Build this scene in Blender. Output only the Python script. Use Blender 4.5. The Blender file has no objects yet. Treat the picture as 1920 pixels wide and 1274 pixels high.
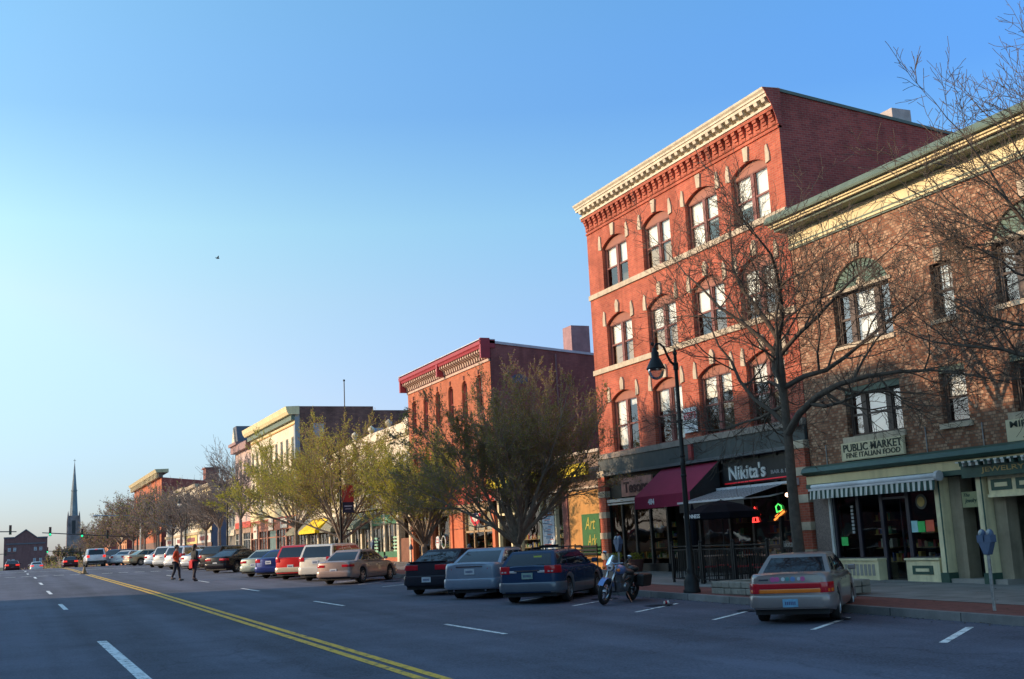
import bpy, bmesh, math, random
from mathutils import Vector, Matrix
R = math.radians
scn = bpy.context.scene
COL = scn.collection
random.seed(7)

# ------------------------------------------------------------------ helpers
def tag(o, label=None, cat=None, group=None, kind=None):
    if label: o['label'] = label
    if cat: o['category'] = cat
    if group: o['group'] = group
    if kind: o['kind'] = kind
    return o

def thing(name, label, cat, loc=(0, 0, 0), rz=0.0, group=None):
    o = bpy.data.objects.new(name, None)
    o.empty_display_size = 0.3
    COL.objects.link(o)
    o.location = loc
    o.rotation_euler = (0, 0, rz)
    return tag(o, label, cat, group)

def wloc(p):
    v = Vector((0, 0, 0))
    while p is not None:
        v = v + p.location
        p = p.parent
    return v

class MB:
    """collects faces in world (or thing-local) space, then builds ONE mesh object"""
    def __init__(s):
        s.v = []; s.f = []; s.m = []
    def add(s, vs, fs, m=0):
        b = len(s.v)
        s.v.extend([tuple(p) for p in vs])
        for f in fs:
            s.f.append(tuple(b + i for i in f)); s.m.append(m)
        return s
    def quad(s, a, b, c, d, m=0):
        return s.add([a, b, c, d], [(0, 1, 2, 3)], m)
    def poly(s, pts, m=0):
        return s.add(pts, [tuple(range(len(pts)))], m)
    def box(s, x0, x1, y0, y1, z0, z1, m=0):
        if x0 > x1: x0, x1 = x1, x0
        if y0 > y1: y0, y1 = y1, y0
        if z0 > z1: z0, z1 = z1, z0
        vs = [(x0,y0,z0),(x1,y0,z0),(x1,y1,z0),(x0,y1,z0),(x0,y0,z1),(x1,y0,z1),(x1,y1,z1),(x0,y1,z1)]
        return s.add(vs, [(0,3,2,1),(4,5,6,7),(0,1,5,4),(1,2,6,5),(2,3,7,6),(3,0,4,7)], m)
    def obox(s, c, half, M, m=0):
        """oriented box: centre c, half sizes, 3x3 matrix M"""
        vs = []
        for sz in (-1, 1):
            for sx, sy in ((-1,-1),(1,-1),(1,1),(-1,1)):
                vs.append(tuple(Vector(c) + M @ Vector((sx*half[0], sy*half[1], sz*half[2]))))
        return s.add(vs, [(0,3,2,1),(4,5,6,7),(0,1,5,4),(1,2,6,5),(2,3,7,6),(3,0,4,7)], m)
    def prism(s, pts, axis, a0, a1, m=0):
        """extrude a 2-D polygon along axis. axis 'y': pts=(x,z); 'x': (y,z); 'z': (x,y)"""
        def P(p, a):
            return (p[0], a, p[1]) if axis == 'y' else ((a, p[0], p[1]) if axis == 'x' else (p[0], p[1], a))
        n = len(pts)
        vs = [P(p, a0) for p in pts] + [P(p, a1) for p in pts]
        fs = [tuple(range(n)), tuple(range(2*n-1, n-1, -1))]
        fs += [(i, i+n, (i+1) % n + n, (i+1) % n) for i in range(n)]
        return s.add(vs, fs, m)
    def tube(s, pts, rad, n=6, m=0, cap=True):
        pts = [Vector(p) for p in pts]
        if not hasattr(rad, '__len__'): rad = [rad]*len(pts)
        b = len(s.v); k = len(pts)
        ref = None
        for i, p in enumerate(pts):
            t = (pts[min(i+1, k-1)] - pts[max(i-1, 0)])
            if t.length < 1e-9: t = Vector((0, 0, 1))
            t.normalize()
            if ref is None:
                ref = Vector((1, 0, 0)) if abs(t.x) < .8 else Vector((0, 1, 0))
            u = (ref - t*ref.dot(t))
            if u.length < 1e-6: u = t.orthogonal()
            u.normalize(); w = t.cross(u); ref = u
            for j in range(n):
                a = 2*math.pi*j/n
                q = p + (u*math.cos(a) + w*math.sin(a))*rad[i]
                s.v.append((q.x, q.y, q.z))
        for i in range(k-1):
            for j in range(n):
                s.f.append((b+i*n+j, b+i*n+(j+1) % n, b+(i+1)*n+(j+1) % n, b+(i+1)*n+j)); s.m.append(m)
        if cap:
            s.f.append(tuple(b+j for j in range(n))[::-1]); s.m.append(m)
            s.f.append(tuple(b+(k-1)*n+j for j in range(n))); s.m.append(m)
        return s
    def lathe(s, prof, c=(0, 0, 0), n=16, m=0, axis='z'):
        """prof = [(r, h)...] turned about an axis through c"""
        b = len(s.v)
        for r, h in prof:
            for j in range(n):
                a = 2*math.pi*j/n
                p, q = r*math.cos(a), r*math.sin(a)
                if axis == 'z': s.v.append((c[0]+p, c[1]+q, c[2]+h))
                elif axis == 'x': s.v.append((c[0]+h, c[1]+p, c[2]+q))
                else: s.v.append((c[0]+p, c[1]+h, c[2]+q))
        for i in range(len(prof)-1):
            for j in range(n):
                s.f.append((b+i*n+j, b+i*n+(j+1) % n, b+(i+1)*n+(j+1) % n, b+(i+1)*n+j)); s.m.append(m)
        return s
    def ball(s, c, r, n=10, m=0, sc=(1, 1, 1)):
        b = len(s.v); k = max(4, n//2)
        for i in range(k+1):
            t = math.pi*i/k
            for j in range(n):
                a = 2*math.pi*j/n
                s.v.append((c[0]+r*sc[0]*math.sin(t)*math.cos(a), c[1]+r*sc[1]*math.sin(t)*math.sin(a), c[2]+r*sc[2]*math.cos(t)))
        for i in range(k):
            for j in range(n):
                s.f.append((b+i*n+j, b+(i+1)*n+j, b+(i+1)*n+(j+1) % n, b+i*n+(j+1) % n)); s.m.append(m)
        return s
    def build(s, name, mats, parent=None, smooth=None, label=None, kind=None):
        me = bpy.data.meshes.new(name)
        off = wloc(parent) if parent is not None else Vector((0, 0, 0))
        me.from_pydata([(p[0]-off.x, p[1]-off.y, p[2]-off.z) for p in s.v], [], s.f)
        if not isinstance(mats, (list, tuple)): mats = [mats]
        for mt in mats: me.materials.append(mt)
        if len(mats) > 1: me.polygons.foreach_set('material_index', s.m)
        if smooth is not None:
            me.polygons.foreach_set('use_smooth', [True]*len(me.polygons))
            if smooth < 180: me.set_sharp_from_angle(angle=R(smooth))
        me.update()
        o = bpy.data.objects.new(name, me)
        COL.objects.link(o)
        if parent is not None: o.parent = parent
        if label: o['label'] = label
        if kind: o['kind'] = kind
        return o

def pieces(mb, gap=0.004):
    """splits a collector into its separate touching clusters"""
    n = len(mb.v); par = list(range(n))
    def find(i):
        while par[i] != i: par[i] = par[par[i]]; i = par[i]
        return i
    for f in mb.f:
        for k in f[1:]: par[find(k)] = find(f[0])
    comp = {}
    for i in range(n): comp.setdefault(find(i), []).append(i)
    bb = {k: ([min(mb.v[i][a] for i in v)-gap for a in range(3)], [max(mb.v[i][a] for i in v)+gap for a in range(3)]) for k, v in comp.items()}
    ks = sorted(bb, key=lambda k: bb[k][0][1]); cp = {k: k for k in ks}
    def cf(k):
        while cp[k] != k: k = cp[k]
        return k
    for i, a in enumerate(ks):
        for b in ks[i+1:]:
            if bb[b][0][1] > bb[a][1][1]: break
            if all(bb[a][0][d] <= bb[b][1][d] and bb[b][0][d] <= bb[a][1][d] for d in (0, 2)): cp[cf(a)] = cf(b)
    out = {}
    for fi, f in enumerate(mb.f):
        key = cf(find(f[0])); o = out.setdefault(key, (MB(), {}))
        q, mp = o
        for i in f:
            if i not in mp: mp[i] = len(q.v); q.v.append(mb.v[i])
        q.f.append(tuple(mp[i] for i in f)); q.m.append(mb.m[fi])
    return [o[0] for o in out.values()]
def build_each(mb, name, mats, parent, bev=0, fix=False):
    for q in pieces(mb):
        o = q.build(name, mats, parent)
        if fix: fix_normals(o)
        if bev: bevel(o, bev, 1)

def fix_normals(o):
    bm = bmesh.new(); bm.from_mesh(o.data)
    bmesh.ops.recalc_face_normals(bm, faces=bm.faces)
    bm.to_mesh(o.data); bm.free(); return o

def bevel(o, w, seg=2, ang=35):
    md = o.modifiers.new('bevel', 'BEVEL'); md.width = w; md.segments = seg
    md.limit_method = 'ANGLE'; md.angle_limit = R(ang)
    return o

def kids(o): return [c for c in bpy.data.objects if c.parent is o]
def copy_tree(o, parent=None):
    c = o.copy(); COL.objects.link(c)
    if parent is not None: c.parent = parent
    for ch in kids(o):
        copy_tree(ch, c)
    return c

_fontcache = {}
def text_mb(mb, s, width, height, depth=0.02, bold=0.0, m=0, place=None, shear=0.0):
    """adds extruded lettering, fitted to width x height; place = function (u, v, w) -> world"""
    key = (s, bold, shear)
    if key not in _fontcache:
        cu = bpy.data.curves.new('t', 'FONT'); cu.body = s; cu.offset = bold; cu.shear = shear
        cu.extrude = 0.5; cu.resolution_u = 3; cu.align_x = 'LEFT'
        o = bpy.data.objects.new('t', cu); COL.objects.link(o)
        dg = bpy.context.evaluated_depsgraph_get()
        me = bpy.data.meshes.new_from_object(o.evaluated_get(dg))
        vs = [tuple(v.co) for v in me.vertices]; fs = [tuple(p.vertices) for p in me.polygons]
        bpy.data.objects.remove(o); bpy.data.curves.remove(cu); bpy.data.meshes.remove(me)
        _fontcache[key] = (vs, fs)
    vs, fs = _fontcache[key]
    x0 = min(v[0] for v in vs); x1 = max(v[0] for v in vs)
    y0 = min(v[1] for v in vs); y1 = max(v[1] for v in vs)
    out = [place((v[0]-x0)/(x1-x0)*width, (v[1]-y0)/(y1-y0)*height, (v[2]+0.5)*depth) for v in vs]
    return mb.add(out, fs, m)

def on_facade(x, y_left, z_bot):
    """lettering on a wall that looks toward -X, read from the street"""
    return lambda u, v, w: (x - w, y_left - u, z_bot + v)

# ------------------------------------------------------------------ materials
def nodes(mat):
    mat.use_nodes = True
    nt = mat.node_tree; nt.nodes.clear()
    return nt, nt.nodes, nt.links

_M = {}
def pm(name, col, rough=0.7, var=0.18, scale=2.0, metal=0.0, bump=0.0, bscale=30.0, coat=0.0, emis=0.0, streak=0.0, spec=0.5):
    """painted / plain material with blotchy wear"""
    if name in _M: return _M[name]
    mat = bpy.data.materials.new(name); nt, N, L = nodes(mat)
    out = N.new('ShaderNodeOutputMaterial'); b = N.new('ShaderNodeBsdfPrincipled')
    L.new(b.outputs[0], out.inputs[0])
    b.inputs['Roughness'].default_value = rough; b.inputs['Metallic'].default_value = metal
    b.inputs['Specular IOR Level'].default_value = spec
    if coat: b.inputs['Coat Weight'].default_value = coat; b.inputs['Coat Roughness'].default_value = 0.06
    geo = N.new('ShaderNodeNewGeometry')
    nz = N.new('ShaderNodeTexNoise'); nz.inputs['Scale'].default_value = scale; nz.inputs['Detail'].default_value = 6
    nz.inputs['Roughness'].default_value = 0.65
    L.new(geo.outputs['Position'], nz.inputs['Vector'])
    mr = N.new('ShaderNodeMapRange'); mr.inputs[1].default_value = 0.3; mr.inputs[2].default_value = 0.7
    mr.inputs[3].default_value = 1 - var; mr.inputs[4].default_value = 1 + var
    L.new(nz.outputs[0], mr.inputs[0])
    mx = N.new('ShaderNodeVectorMath'); mx.operation = 'SCALE'; mx.inputs[0].default_value = col[:3]
    L.new(mr.outputs[0], mx.inputs['Scale'])
    colout = mx.outputs[0]
    if streak:
        mp = N.new('ShaderNodeVectorMath'); mp.operation = 'MULTIPLY'; mp.inputs[1].default_value = (5, 5, 0.35)
        L.new(geo.outputs['Position'], mp.inputs[0])
        n2 = N.new('ShaderNodeTexNoise'); n2.inputs['Scale'].default_value = 1.0; n2.inputs['Detail'].default_value = 4
        L.new(mp.outputs[0], n2.inputs['Vector'])
        r2 = N.new('ShaderNodeMapRange'); r2.inputs[1].default_value = 0.45; r2.inputs[2].default_value = 0.75
        r2.inputs[3].default_value = 1.0; r2.inputs[4].default_value = 1 - streak
        L.new(n2.outputs[0], r2.inputs[0])
        m2 = N.new('ShaderNodeVectorMath'); m2.operation = 'SCALE'
        L.new(colout, m2.inputs[0]); L.new(r2.outputs[0], m2.inputs['Scale']); colout = m2.outputs[0]
    L.new(colout, b.inputs['Base Color'])
    if emis:
        b.inputs['Emission Color'].default_value = (*col[:3], 1); b.inputs['Emission Strength'].default_value = emis
    if bump:
        n3 = N.new('ShaderNodeTexNoise'); n3.inputs['Scale'].default_value = bscale; n3.inputs['Detail'].default_value = 3
        L.new(geo.outputs['Position'], n3.inputs['Vector'])
        bp = N.new('ShaderNodeBump'); bp.inputs['Strength'].default_value = bump; bp.inputs['Distance'].default_value = 0.02
        L.new(n3.outputs[0], bp.inputs['Height']); L.new(bp.outputs[0], b.inputs['Normal'])
    _M[name] = mat; return mat

def brick(name, c1, c2, mortar, bw=0.22, bh=0.075, var=0.2, ms=0.008, bias=0.0, stain=0.25):
    if name in _M: return _M[name]
    mat = bpy.data.materials.new(name); nt, N, L = nodes(mat)
    out = N.new('ShaderNodeOutputMaterial'); b = N.new('ShaderNodeBsdfPrincipled'); L.new(b.outputs[0], out.inputs[0])
    b.inputs['Roughness'].default_value = 0.88; b.inputs['Specular IOR Level'].default_value = 0.25
    geo = N.new('ShaderNodeNewGeometry'); sp = N.new('ShaderNodeSeparateXYZ'); L.new(geo.outputs['Position'], sp.inputs[0])
    ad = N.new('ShaderNodeMath'); ad.operation = 'ADD'; L.new(sp.outputs[0], ad.inputs[0]); L.new(sp.outputs[1], ad.inputs[1])
    cb = N.new('ShaderNodeCombineXYZ'); L.new(ad.outputs[0], cb.inputs[0]); L.new(sp.outputs[2], cb.inputs[1])
    bt = N.new('ShaderNodeTexBrick'); L.new(cb.outputs[0], bt.inputs['Vector'])
    bt.inputs['Scale'].default_value = 1.0; bt.inputs['Brick Width'].default_value = bw; bt.inputs['Row Height'].default_value = bh
    bt.inputs['Mortar Size'].default_value = ms; bt.inputs['Bias'].default_value = bias; bt.inputs['Mortar Smooth'].default_value = 0.3
    bt.inputs['Color1'].default_value = (*c1, 1); bt.inputs['Color2'].default_value = (*c2, 1); bt.inputs['Mortar'].default_value = (*mortar, 1)
    nz = N.new('ShaderNodeTexNoise'); nz.inputs['Scale'].default_value = 0.9; nz.inputs['Detail'].default_value = 7; nz.inputs['Roughness'].default_value = 0.7
    L.new(geo.outputs['Position'], nz.inputs['Vector'])
    mr = N.new('ShaderNodeMapRange'); mr.inputs[1].default_value = 0.3; mr.inputs[2].default_value = 0.7; mr.inputs[3].default_value = 1-var; mr.inputs[4].default_value = 1+var
    L.new(nz.outputs[0], mr.inputs[0])
    v = N.new('ShaderNodeVectorMath'); v.operation = 'SCALE'; L.new(bt.outputs['Color'], v.inputs[0]); L.new(mr.outputs[0], v.inputs['Scale'])
    mp = N.new('ShaderNodeVectorMath'); mp.operation = 'MULTIPLY'; mp.inputs[1].default_value = (2.2, 2.2, 0.2); L.new(geo.outputs['Position'], mp.inputs[0])
    n2 = N.new('ShaderNodeTexNoise'); n2.inputs['Scale'].default_value = 1.0; n2.inputs['Detail'].default_value = 5; L.new(mp.outputs[0], n2.inputs['Vector'])
    r2 = N.new('ShaderNodeMapRange'); r2.inputs[1].default_value = 0.5; r2.inputs[2].default_value = 0.8; r2.inputs[3].default_value = 1.0; r2.inputs[4].default_value = 1-stain
    L.new(n2.outputs[0], r2.inputs[0])
    v2 = N.new('ShaderNodeVectorMath'); v2.operation = 'SCALE'; L.new(v.outputs[0], v2.inputs[0]); L.new(r2.outputs[0], v2.inputs['Scale'])
    L.new(v2.outputs[0], b.inputs['Base Color'])
    bp = N.new('ShaderNodeBump'); bp.invert = True; bp.inputs['Strength'].default_value = 0.35; bp.inputs['Distance'].default_value = 0.012
    L.new(bt.outputs['Fac'], bp.inputs['Height']); L.new(bp.outputs[0], b.inputs['Normal'])
    _M[name] = mat; return mat

def glass(name, refl=0.3, tint=(0.75, 0.8, 0.8), wob=0.02, rough=0.02):
    """window glass: part mirror, part see-through, slightly wavy"""
    if name in _M: return _M[name]
    mat = bpy.data.materials.new(name); nt, N, L = nodes(mat)
    out = N.new('ShaderNodeOutputMaterial'); mx = N.new('ShaderNodeMixShader')
    tr = N.new('ShaderNodeBsdfTransparent'); tr.inputs[0].default_value = (*tint, 1)
    gl = N.new('ShaderNodeBsdfGlossy'); gl.inputs['Roughness'].default_value = rough; gl.inputs[0].default_value = (0.95, 0.95, 0.95, 1)
    fr = N.new('ShaderNodeFresnel'); fr.inputs[0].default_value = 1.5
    ad = N.new('ShaderNodeMath'); ad.operation = 'ADD'; ad.use_clamp = True; ad.inputs[1].default_value = refl
    L.new(fr.outputs[0], ad.inputs[0]); L.new(ad.outputs[0], mx.inputs[0]); L.new(tr.outputs[0], mx.inputs[1]); L.new(gl.outputs[0], mx.inputs[2])
    L.new(mx.outputs[0], out.inputs[0])
    geo = N.new('ShaderNodeNewGeometry'); nz = N.new('ShaderNodeTexNoise'); nz.inputs['Scale'].default_value = 1.6; nz.inputs['Detail'].default_value = 1
    L.new(geo.outputs['Position'], nz.inputs['Vector'])
    bp = N.new('ShaderNodeBump'); bp.inputs['Strength'].default_value = 1.0; bp.inputs['Distance'].default_value = wob
    L.new(nz.outputs[0], bp.inputs['Height']); L.new(bp.outputs[0], gl.inputs['Normal'])
    _M[name] = mat; return mat

def striped(name, ca, cb_, period, axis=1, share=0.5):
    if name in _M: return _M[name]
    mat = bpy.data.materials.new(name); nt, N, L = nodes(mat)
    out = N.new('ShaderNodeOutputMaterial'); b = N.new('ShaderNodeBsdfPrincipled'); L.new(b.outputs[0], out.inputs[0]); b.inputs['Roughness'].default_value = 0.85
    geo = N.new('ShaderNodeNewGeometry'); sp = N.new('ShaderNodeSeparateXYZ'); L.new(geo.outputs['Position'], sp.inputs[0])
    d = N.new('ShaderNodeMath'); d.operation = 'DIVIDE'; L.new(sp.outputs[axis], d.inputs[0]); d.inputs[1].default_value = period
    fr = N.new('ShaderNodeMath'); fr.operation = 'FRACT'; L.new(d.outputs[0], fr.inputs[0])
    gt = N.new('ShaderNodeMath'); gt.operation = 'GREATER_THAN'; L.new(fr.outputs[0], gt.inputs[0]); gt.inputs[1].default_value = share
    mx = N.new('ShaderNodeMix'); mx.data_type = 'RGBA'; L.new(gt.outputs[0], mx.inputs[0]); mx.inputs[6].default_value = (*ca, 1); mx.inputs[7].default_value = (*cb_, 1)
    L.new(mx.outputs[2], b.inputs['Base Color'])
    _M[name] = mat; return mat

def asphalt():
    mat = bpy.data.materials.new('asphalt'); nt, N, L = nodes(mat)
    out = N.new('ShaderNodeOutputMaterial'); b = N.new('ShaderNodeBsdfPrincipled'); L.new(b.outputs[0], out.inputs[0])
    b.inputs['Roughness'].default_value = 0.9; b.inputs['Specular IOR Level'].default_value = 0.35
    geo = N.new('ShaderNodeNewGeometry')
    # long wheel tracks and oil down the lanes
    mp = N.new('ShaderNodeVectorMath'); mp.operation = 'MULTIPLY'; mp.inputs[1].default_value = (0.9, 0.03, 1); L.new(geo.outputs['Position'], mp.inputs[0])
    n1 = N.new('ShaderNodeTexNoise'); n1.inputs['Scale'].default_value = 1; n1.inputs['Detail'].default_value = 4; L.new(mp.outputs[0], n1.inputs['Vector'])
    n2 = N.new('ShaderNodeTexNoise'); n2.inputs['Scale'].default_value = 0.35; n2.inputs['Detail'].default_value = 8; n2.inputs['Roughness'].default_value = 0.7; L.new(geo.outputs['Position'], n2.inputs['Vector'])
    n3 = N.new('ShaderNodeTexNoise'); n3.inputs['Scale'].default_value = 28; n3.inputs['Detail'].default_value = 2; L.new(geo.outputs['Position'], n3.inputs['Vector'])
    a = N.new('ShaderNodeMath'); a.operation = 'ADD'; L.new(n1.outputs[0], a.inputs[0]); L.new(n2.outputs[0], a.inputs[1])
    a2 = N.new('ShaderNodeMath'); a2.operation = 'ADD'; L.new(a.outputs[0], a2.inputs[0]); L.new(n3.outputs[0], a2.inputs[1])
    cr = N.new('ShaderNodeMapRange'); cr.inputs[1].default_value = 1.22; cr.inputs[2].default_value = 1.78; cr.inputs[3].default_value = 0.052; cr.inputs[4].default_value = 0.135
    L.new(a2.outputs[0], cr.inputs[0])
    # tar-sealed cracks
    vo = N.new('ShaderNodeTexVoronoi'); vo.feature = 'DISTANCE_TO_EDGE'; vo.inputs['Scale'].default_value = 0.16
    w = N.new('ShaderNodeVectorMath'); w.operation = 'SCALE'; w.inputs['Scale'].default_value = 2.5
    n4 = N.new('ShaderNodeTexNoise'); n4.inputs['Scale'].default_value = 0.5; n4.inputs['Detail'].default_value = 5; L.new(geo.outputs['Position'], n4.inputs['Vector']); L.new(n4.outputs['Color'], w.inputs[0])
    w2 = N.new('ShaderNodeVectorMath'); w2.operation = 'ADD'; L.new(geo.outputs['Position'], w2.inputs[0]); L.new(w.outputs[0], w2.inputs[1]); L.new(w2.outputs[0], vo.inputs['Vector'])
    lt = N.new('ShaderNodeMapRange'); lt.inputs[1].default_value = 0.0; lt.inputs[2].default_value = 0.006; lt.inputs[3].default_value = 0.72; lt.inputs[4].default_value = 1; L.new(vo.outputs[0], lt.inputs[0])
    mu = N.new('ShaderNodeMath'); mu.operation = 'MULTIPLY'; L.new(cr.outputs[0], mu.inputs[0]); L.new(lt.outputs[0], mu.inputs[1])
    sc = N.new('ShaderNodeVectorMath'); sc.operation = 'SCALE'; sc.inputs[0].default_value = (0.97, 1.03, 1.40); L.new(mu.outputs[0], sc.inputs['Scale'])
    L.new(sc.outputs[0], b.inputs['Base Color'])
    bp = N.new('ShaderNodeBump'); bp.inputs['Strength'].default_value = 0.5; bp.inputs['Distance'].default_value = 0.008
    n5 = N.new('ShaderNodeTexNoise'); n5.inputs['Scale'].default_value = 70; L.new(geo.outputs['Position'], n5.inputs['Vector']); L.new(n5.outputs[0], bp.inputs['Height']); L.new(bp.outputs[0], b.inputs['Normal'])
    return mat

def roadpaint(name, col):
    """worn paint: holes where the asphalt shows through"""
    mat = bpy.data.materials.new(name); nt, N, L = nodes(mat)
    out = N.new('ShaderNodeOutputMaterial'); b = N.new('ShaderNodeBsdfPrincipled'); b.inputs['Roughness'].default_value = 0.8
    geo = N.new('ShaderNodeNewGeometry'); nz = N.new('ShaderNodeTexNoise'); nz.inputs['Scale'].default_value = 7; nz.inputs['Detail'].default_value = 8; nz.inputs['Roughness'].default_value = 0.75
    L.new(geo.outputs['Position'], nz.inputs['Vector'])
    cr = N.new('ShaderNodeValToRGB'); cr.color_ramp.elements[0].position = 0.36; cr.color_ramp.elements[0].color = (0.07, 0.075, 0.08, 1)
    cr.color_ramp.elements[1].position = 0.5; cr.color_ramp.elements[1].color = (*col, 1)
    L.new(nz.outputs[0], cr.inputs[0]); L.new(cr.outputs[0], b.inputs['Base Color']); L.new(b.outputs[0], out.inputs[0])
    return mat

# ------------------------------------------------------------------ ground profile (the street climbs, then crests)
def g(Y):
    s = 0.014
    if Y <= 95: return s*Y
    if Y <= 135:
        t = Y-95; return s*95 + s*t - (s+0.012)*t*t/80
    c = 1.33 + s*40 - (s+0.012)*20
    if Y <= 300: return c - 0.012*(Y-135)
    return c - 0.012*165
KX = 15.5      # kerb
F = 21.7       # building line
def gs(Y): return g(Y) + 0.15   # pavement level

# ------------------------------------------------------------------ camera (focal length and horizon measured from the street's vanishing lines)
f_px = 2154.62
rx = Vector((0.91656883, -0.39708207, -0.04719539))
uy = Vector((-0.02593451, -0.17680602, 0.98390398))
fz = Vector((0.39903506, 0.90059173, 0.17235301))
cam = bpy.data.cameras.new('camera'); camo = bpy.data.objects.new('camera', cam); COL.objects.link(camo)
m = Matrix(((rx.x, uy.x, -fz.x, 0), (rx.y, uy.y, -fz.y, 0), (rx.z, uy.z, -fz.z, 2.0), (0, 0, 0, 1)))
camo.matrix_world = m
cam.sensor_width = 36; cam.sensor_fit = 'HORIZONTAL'; cam.lens = f_px/1920*36
cam.clip_start = 0.1; cam.clip_end = 4000
scn.camera = camo

# ------------------------------------------------------------------ light
SUN_EL, SUN_AZ = 15.0, 20.0    # azimuth: degrees from -X toward +Y
w = bpy.data.worlds.new("World"); scn.world = w; w.use_nodes = True
nt = w.node_tree; nt.nodes.clear()
wo = nt.nodes.new('ShaderNodeOutputWorld'); bg = nt.nodes.new('ShaderNodeBackground'); sky = nt.nodes.new('ShaderNodeTexSky')
sky.sky_type = 'NISHITA'; sky.sun_disc = False; sky.sun_elevation = R(SUN_EL)
dsun = Vector((-math.cos(R(SUN_AZ))*math.cos(R(SUN_EL)), math.sin(R(SUN_AZ))*math.cos(R(SUN_EL)), math.sin(R(SUN_EL))))
sky.sun_rotation = math.atan2(dsun.x, dsun.y)   # measured from +Y toward +X
sky.air_density = 1.0; sky.dust_density = 0.6; sky.ozone_density = 2.0
bg.inputs[1].default_value = 0.138
gn = nt.nodes.new('ShaderNodeVectorMath'); gn.operation = 'MULTIPLY'; gn.inputs[1].default_value = (1.04, 1.46, 1.82)   # cool, saturated evening sky
tc = nt.nodes.new('ShaderNodeTexCoord'); cmb = nt.nodes.new('ShaderNodeCombineXYZ')
# pale haze toward the low sun and the horizon, deeper blue away from it
for k, (vec, off, lo, hi) in enumerate((((-1.58, 0, .80), 1.80, .60, 2.1), ((-.78, 0, 1.60), 1.08, .8, 1.75), ((0, 0, 1.1), .86, .86, 1.3))):
    dt = nt.nodes.new('ShaderNodeVectorMath'); dt.operation = 'DOT_PRODUCT'; dt.inputs[1].default_value = vec; nt.links.new(tc.outputs['Generated'], dt.inputs[0])
    ad = nt.nodes.new('ShaderNodeMath'); ad.operation = 'ADD'; ad.inputs[1].default_value = off; nt.links.new(dt.outputs['Value'], ad.inputs[0])
    mn = nt.nodes.new('ShaderNodeMath'); mn.operation = 'MINIMUM'; mn.inputs[1].default_value = hi; nt.links.new(ad.outputs[0], mn.inputs[0])
    mx_ = nt.nodes.new('ShaderNodeMath'); mx_.operation = 'MAXIMUM'; mx_.inputs[1].default_value = lo; nt.links.new(mn.outputs[0], mx_.inputs[0])
    lz = nt.nodes.new('ShaderNodeVectorMath'); lz.operation = 'DOT_PRODUCT'; lz.inputs[1].default_value = (0, 0, (5, 3, 3)[k]); nt.links.new(tc.outputs['Generated'], lz.inputs[0])
    la = nt.nodes.new('ShaderNodeMath'); la.operation = 'ADD'; la.inputs[1].default_value = (.88, .80, .90)[k]; nt.links.new(lz.outputs['Value'], la.inputs[0])
    lm = nt.nodes.new('ShaderNodeMath'); lm.operation = 'MAXIMUM'; lm.inputs[1].default_value = (.88, .80, .90)[k]; nt.links.new(la.outputs[0], lm.inputs[0])
    l2 = nt.nodes.new('ShaderNodeMath'); l2.operation = 'MINIMUM'; nt.links.new(lm.outputs[0], l2.inputs[0]); nt.links.new(mx_.outputs[0], l2.inputs[1])
    nt.links.new(l2.outputs[0], cmb.inputs[k])
g2 = nt.nodes.new('ShaderNodeVectorMath'); g2.operation = 'MULTIPLY'
nt.links.new(sky.outputs[0], gn.inputs[0]); nt.links.new(gn.outputs[0], g2.inputs[0]); nt.links.new(cmb.outputs[0], g2.inputs[1])
sz = nt.nodes.new('ShaderNodeSeparateXYZ'); nt.links.new(tc.outputs['Generated'], sz.inputs[0])
rp_ = nt.nodes.new('ShaderNodeValToRGB'); el = rp_.color_ramp.elements
for i_, (p_, c_) in enumerate(((0.0, (1.0, .88, 1.06)), (.07, (.97, .91, 1.02)), (.21, (1.2, 1.08, .94)), (.27, (1.18, 1.15, .95)), (.36, (.84, .92, .97)), (.46, (.86, .94, 1.02)), (.75, (1.12, 1.12, 1.12)))):
    e_ = el[i_] if i_ < 2 else el.new(p_)
    e_.position = p_; e_.color = (c_[0]/1.3, c_[1]/1.3, c_[2]/1.3, 1)
nt.links.new(sz.outputs[2], rp_.inputs[0])
g3 = nt.nodes.new('ShaderNodeVectorMath'); g3.operation = 'MULTIPLY'; g4 = nt.nodes.new('ShaderNodeVectorMath'); g4.operation = 'SCALE'; g4.inputs['Scale'].default_value = 1.3
nt.links.new(g2.outputs[0], g3.inputs[0]); nt.links.new(rp_.outputs[0], g3.inputs[1]); nt.links.new(g3.outputs[0], g4.inputs[0])
nt.links.new(g4.outputs[0], bg.inputs[0]); nt.links.new(bg.outputs[0], wo.inputs[0])
sl = bpy.data.lights.new('sun', 'SUN'); sl.energy = 4.8; sl.angle = R(0.5); sl.color = (1.0, 0.72, 0.47)
so = bpy.data.objects.new('sun', sl); COL.objects.link(so); so.rotation_euler = (-dsun).to_track_quat('-Z', 'Y').to_euler(); so.location = (-20, 10, 30)
scn.view_settings.view_transform = 'Standard'; scn.view_settings.look = 'None'; scn.view_settings.exposure = 0

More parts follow.
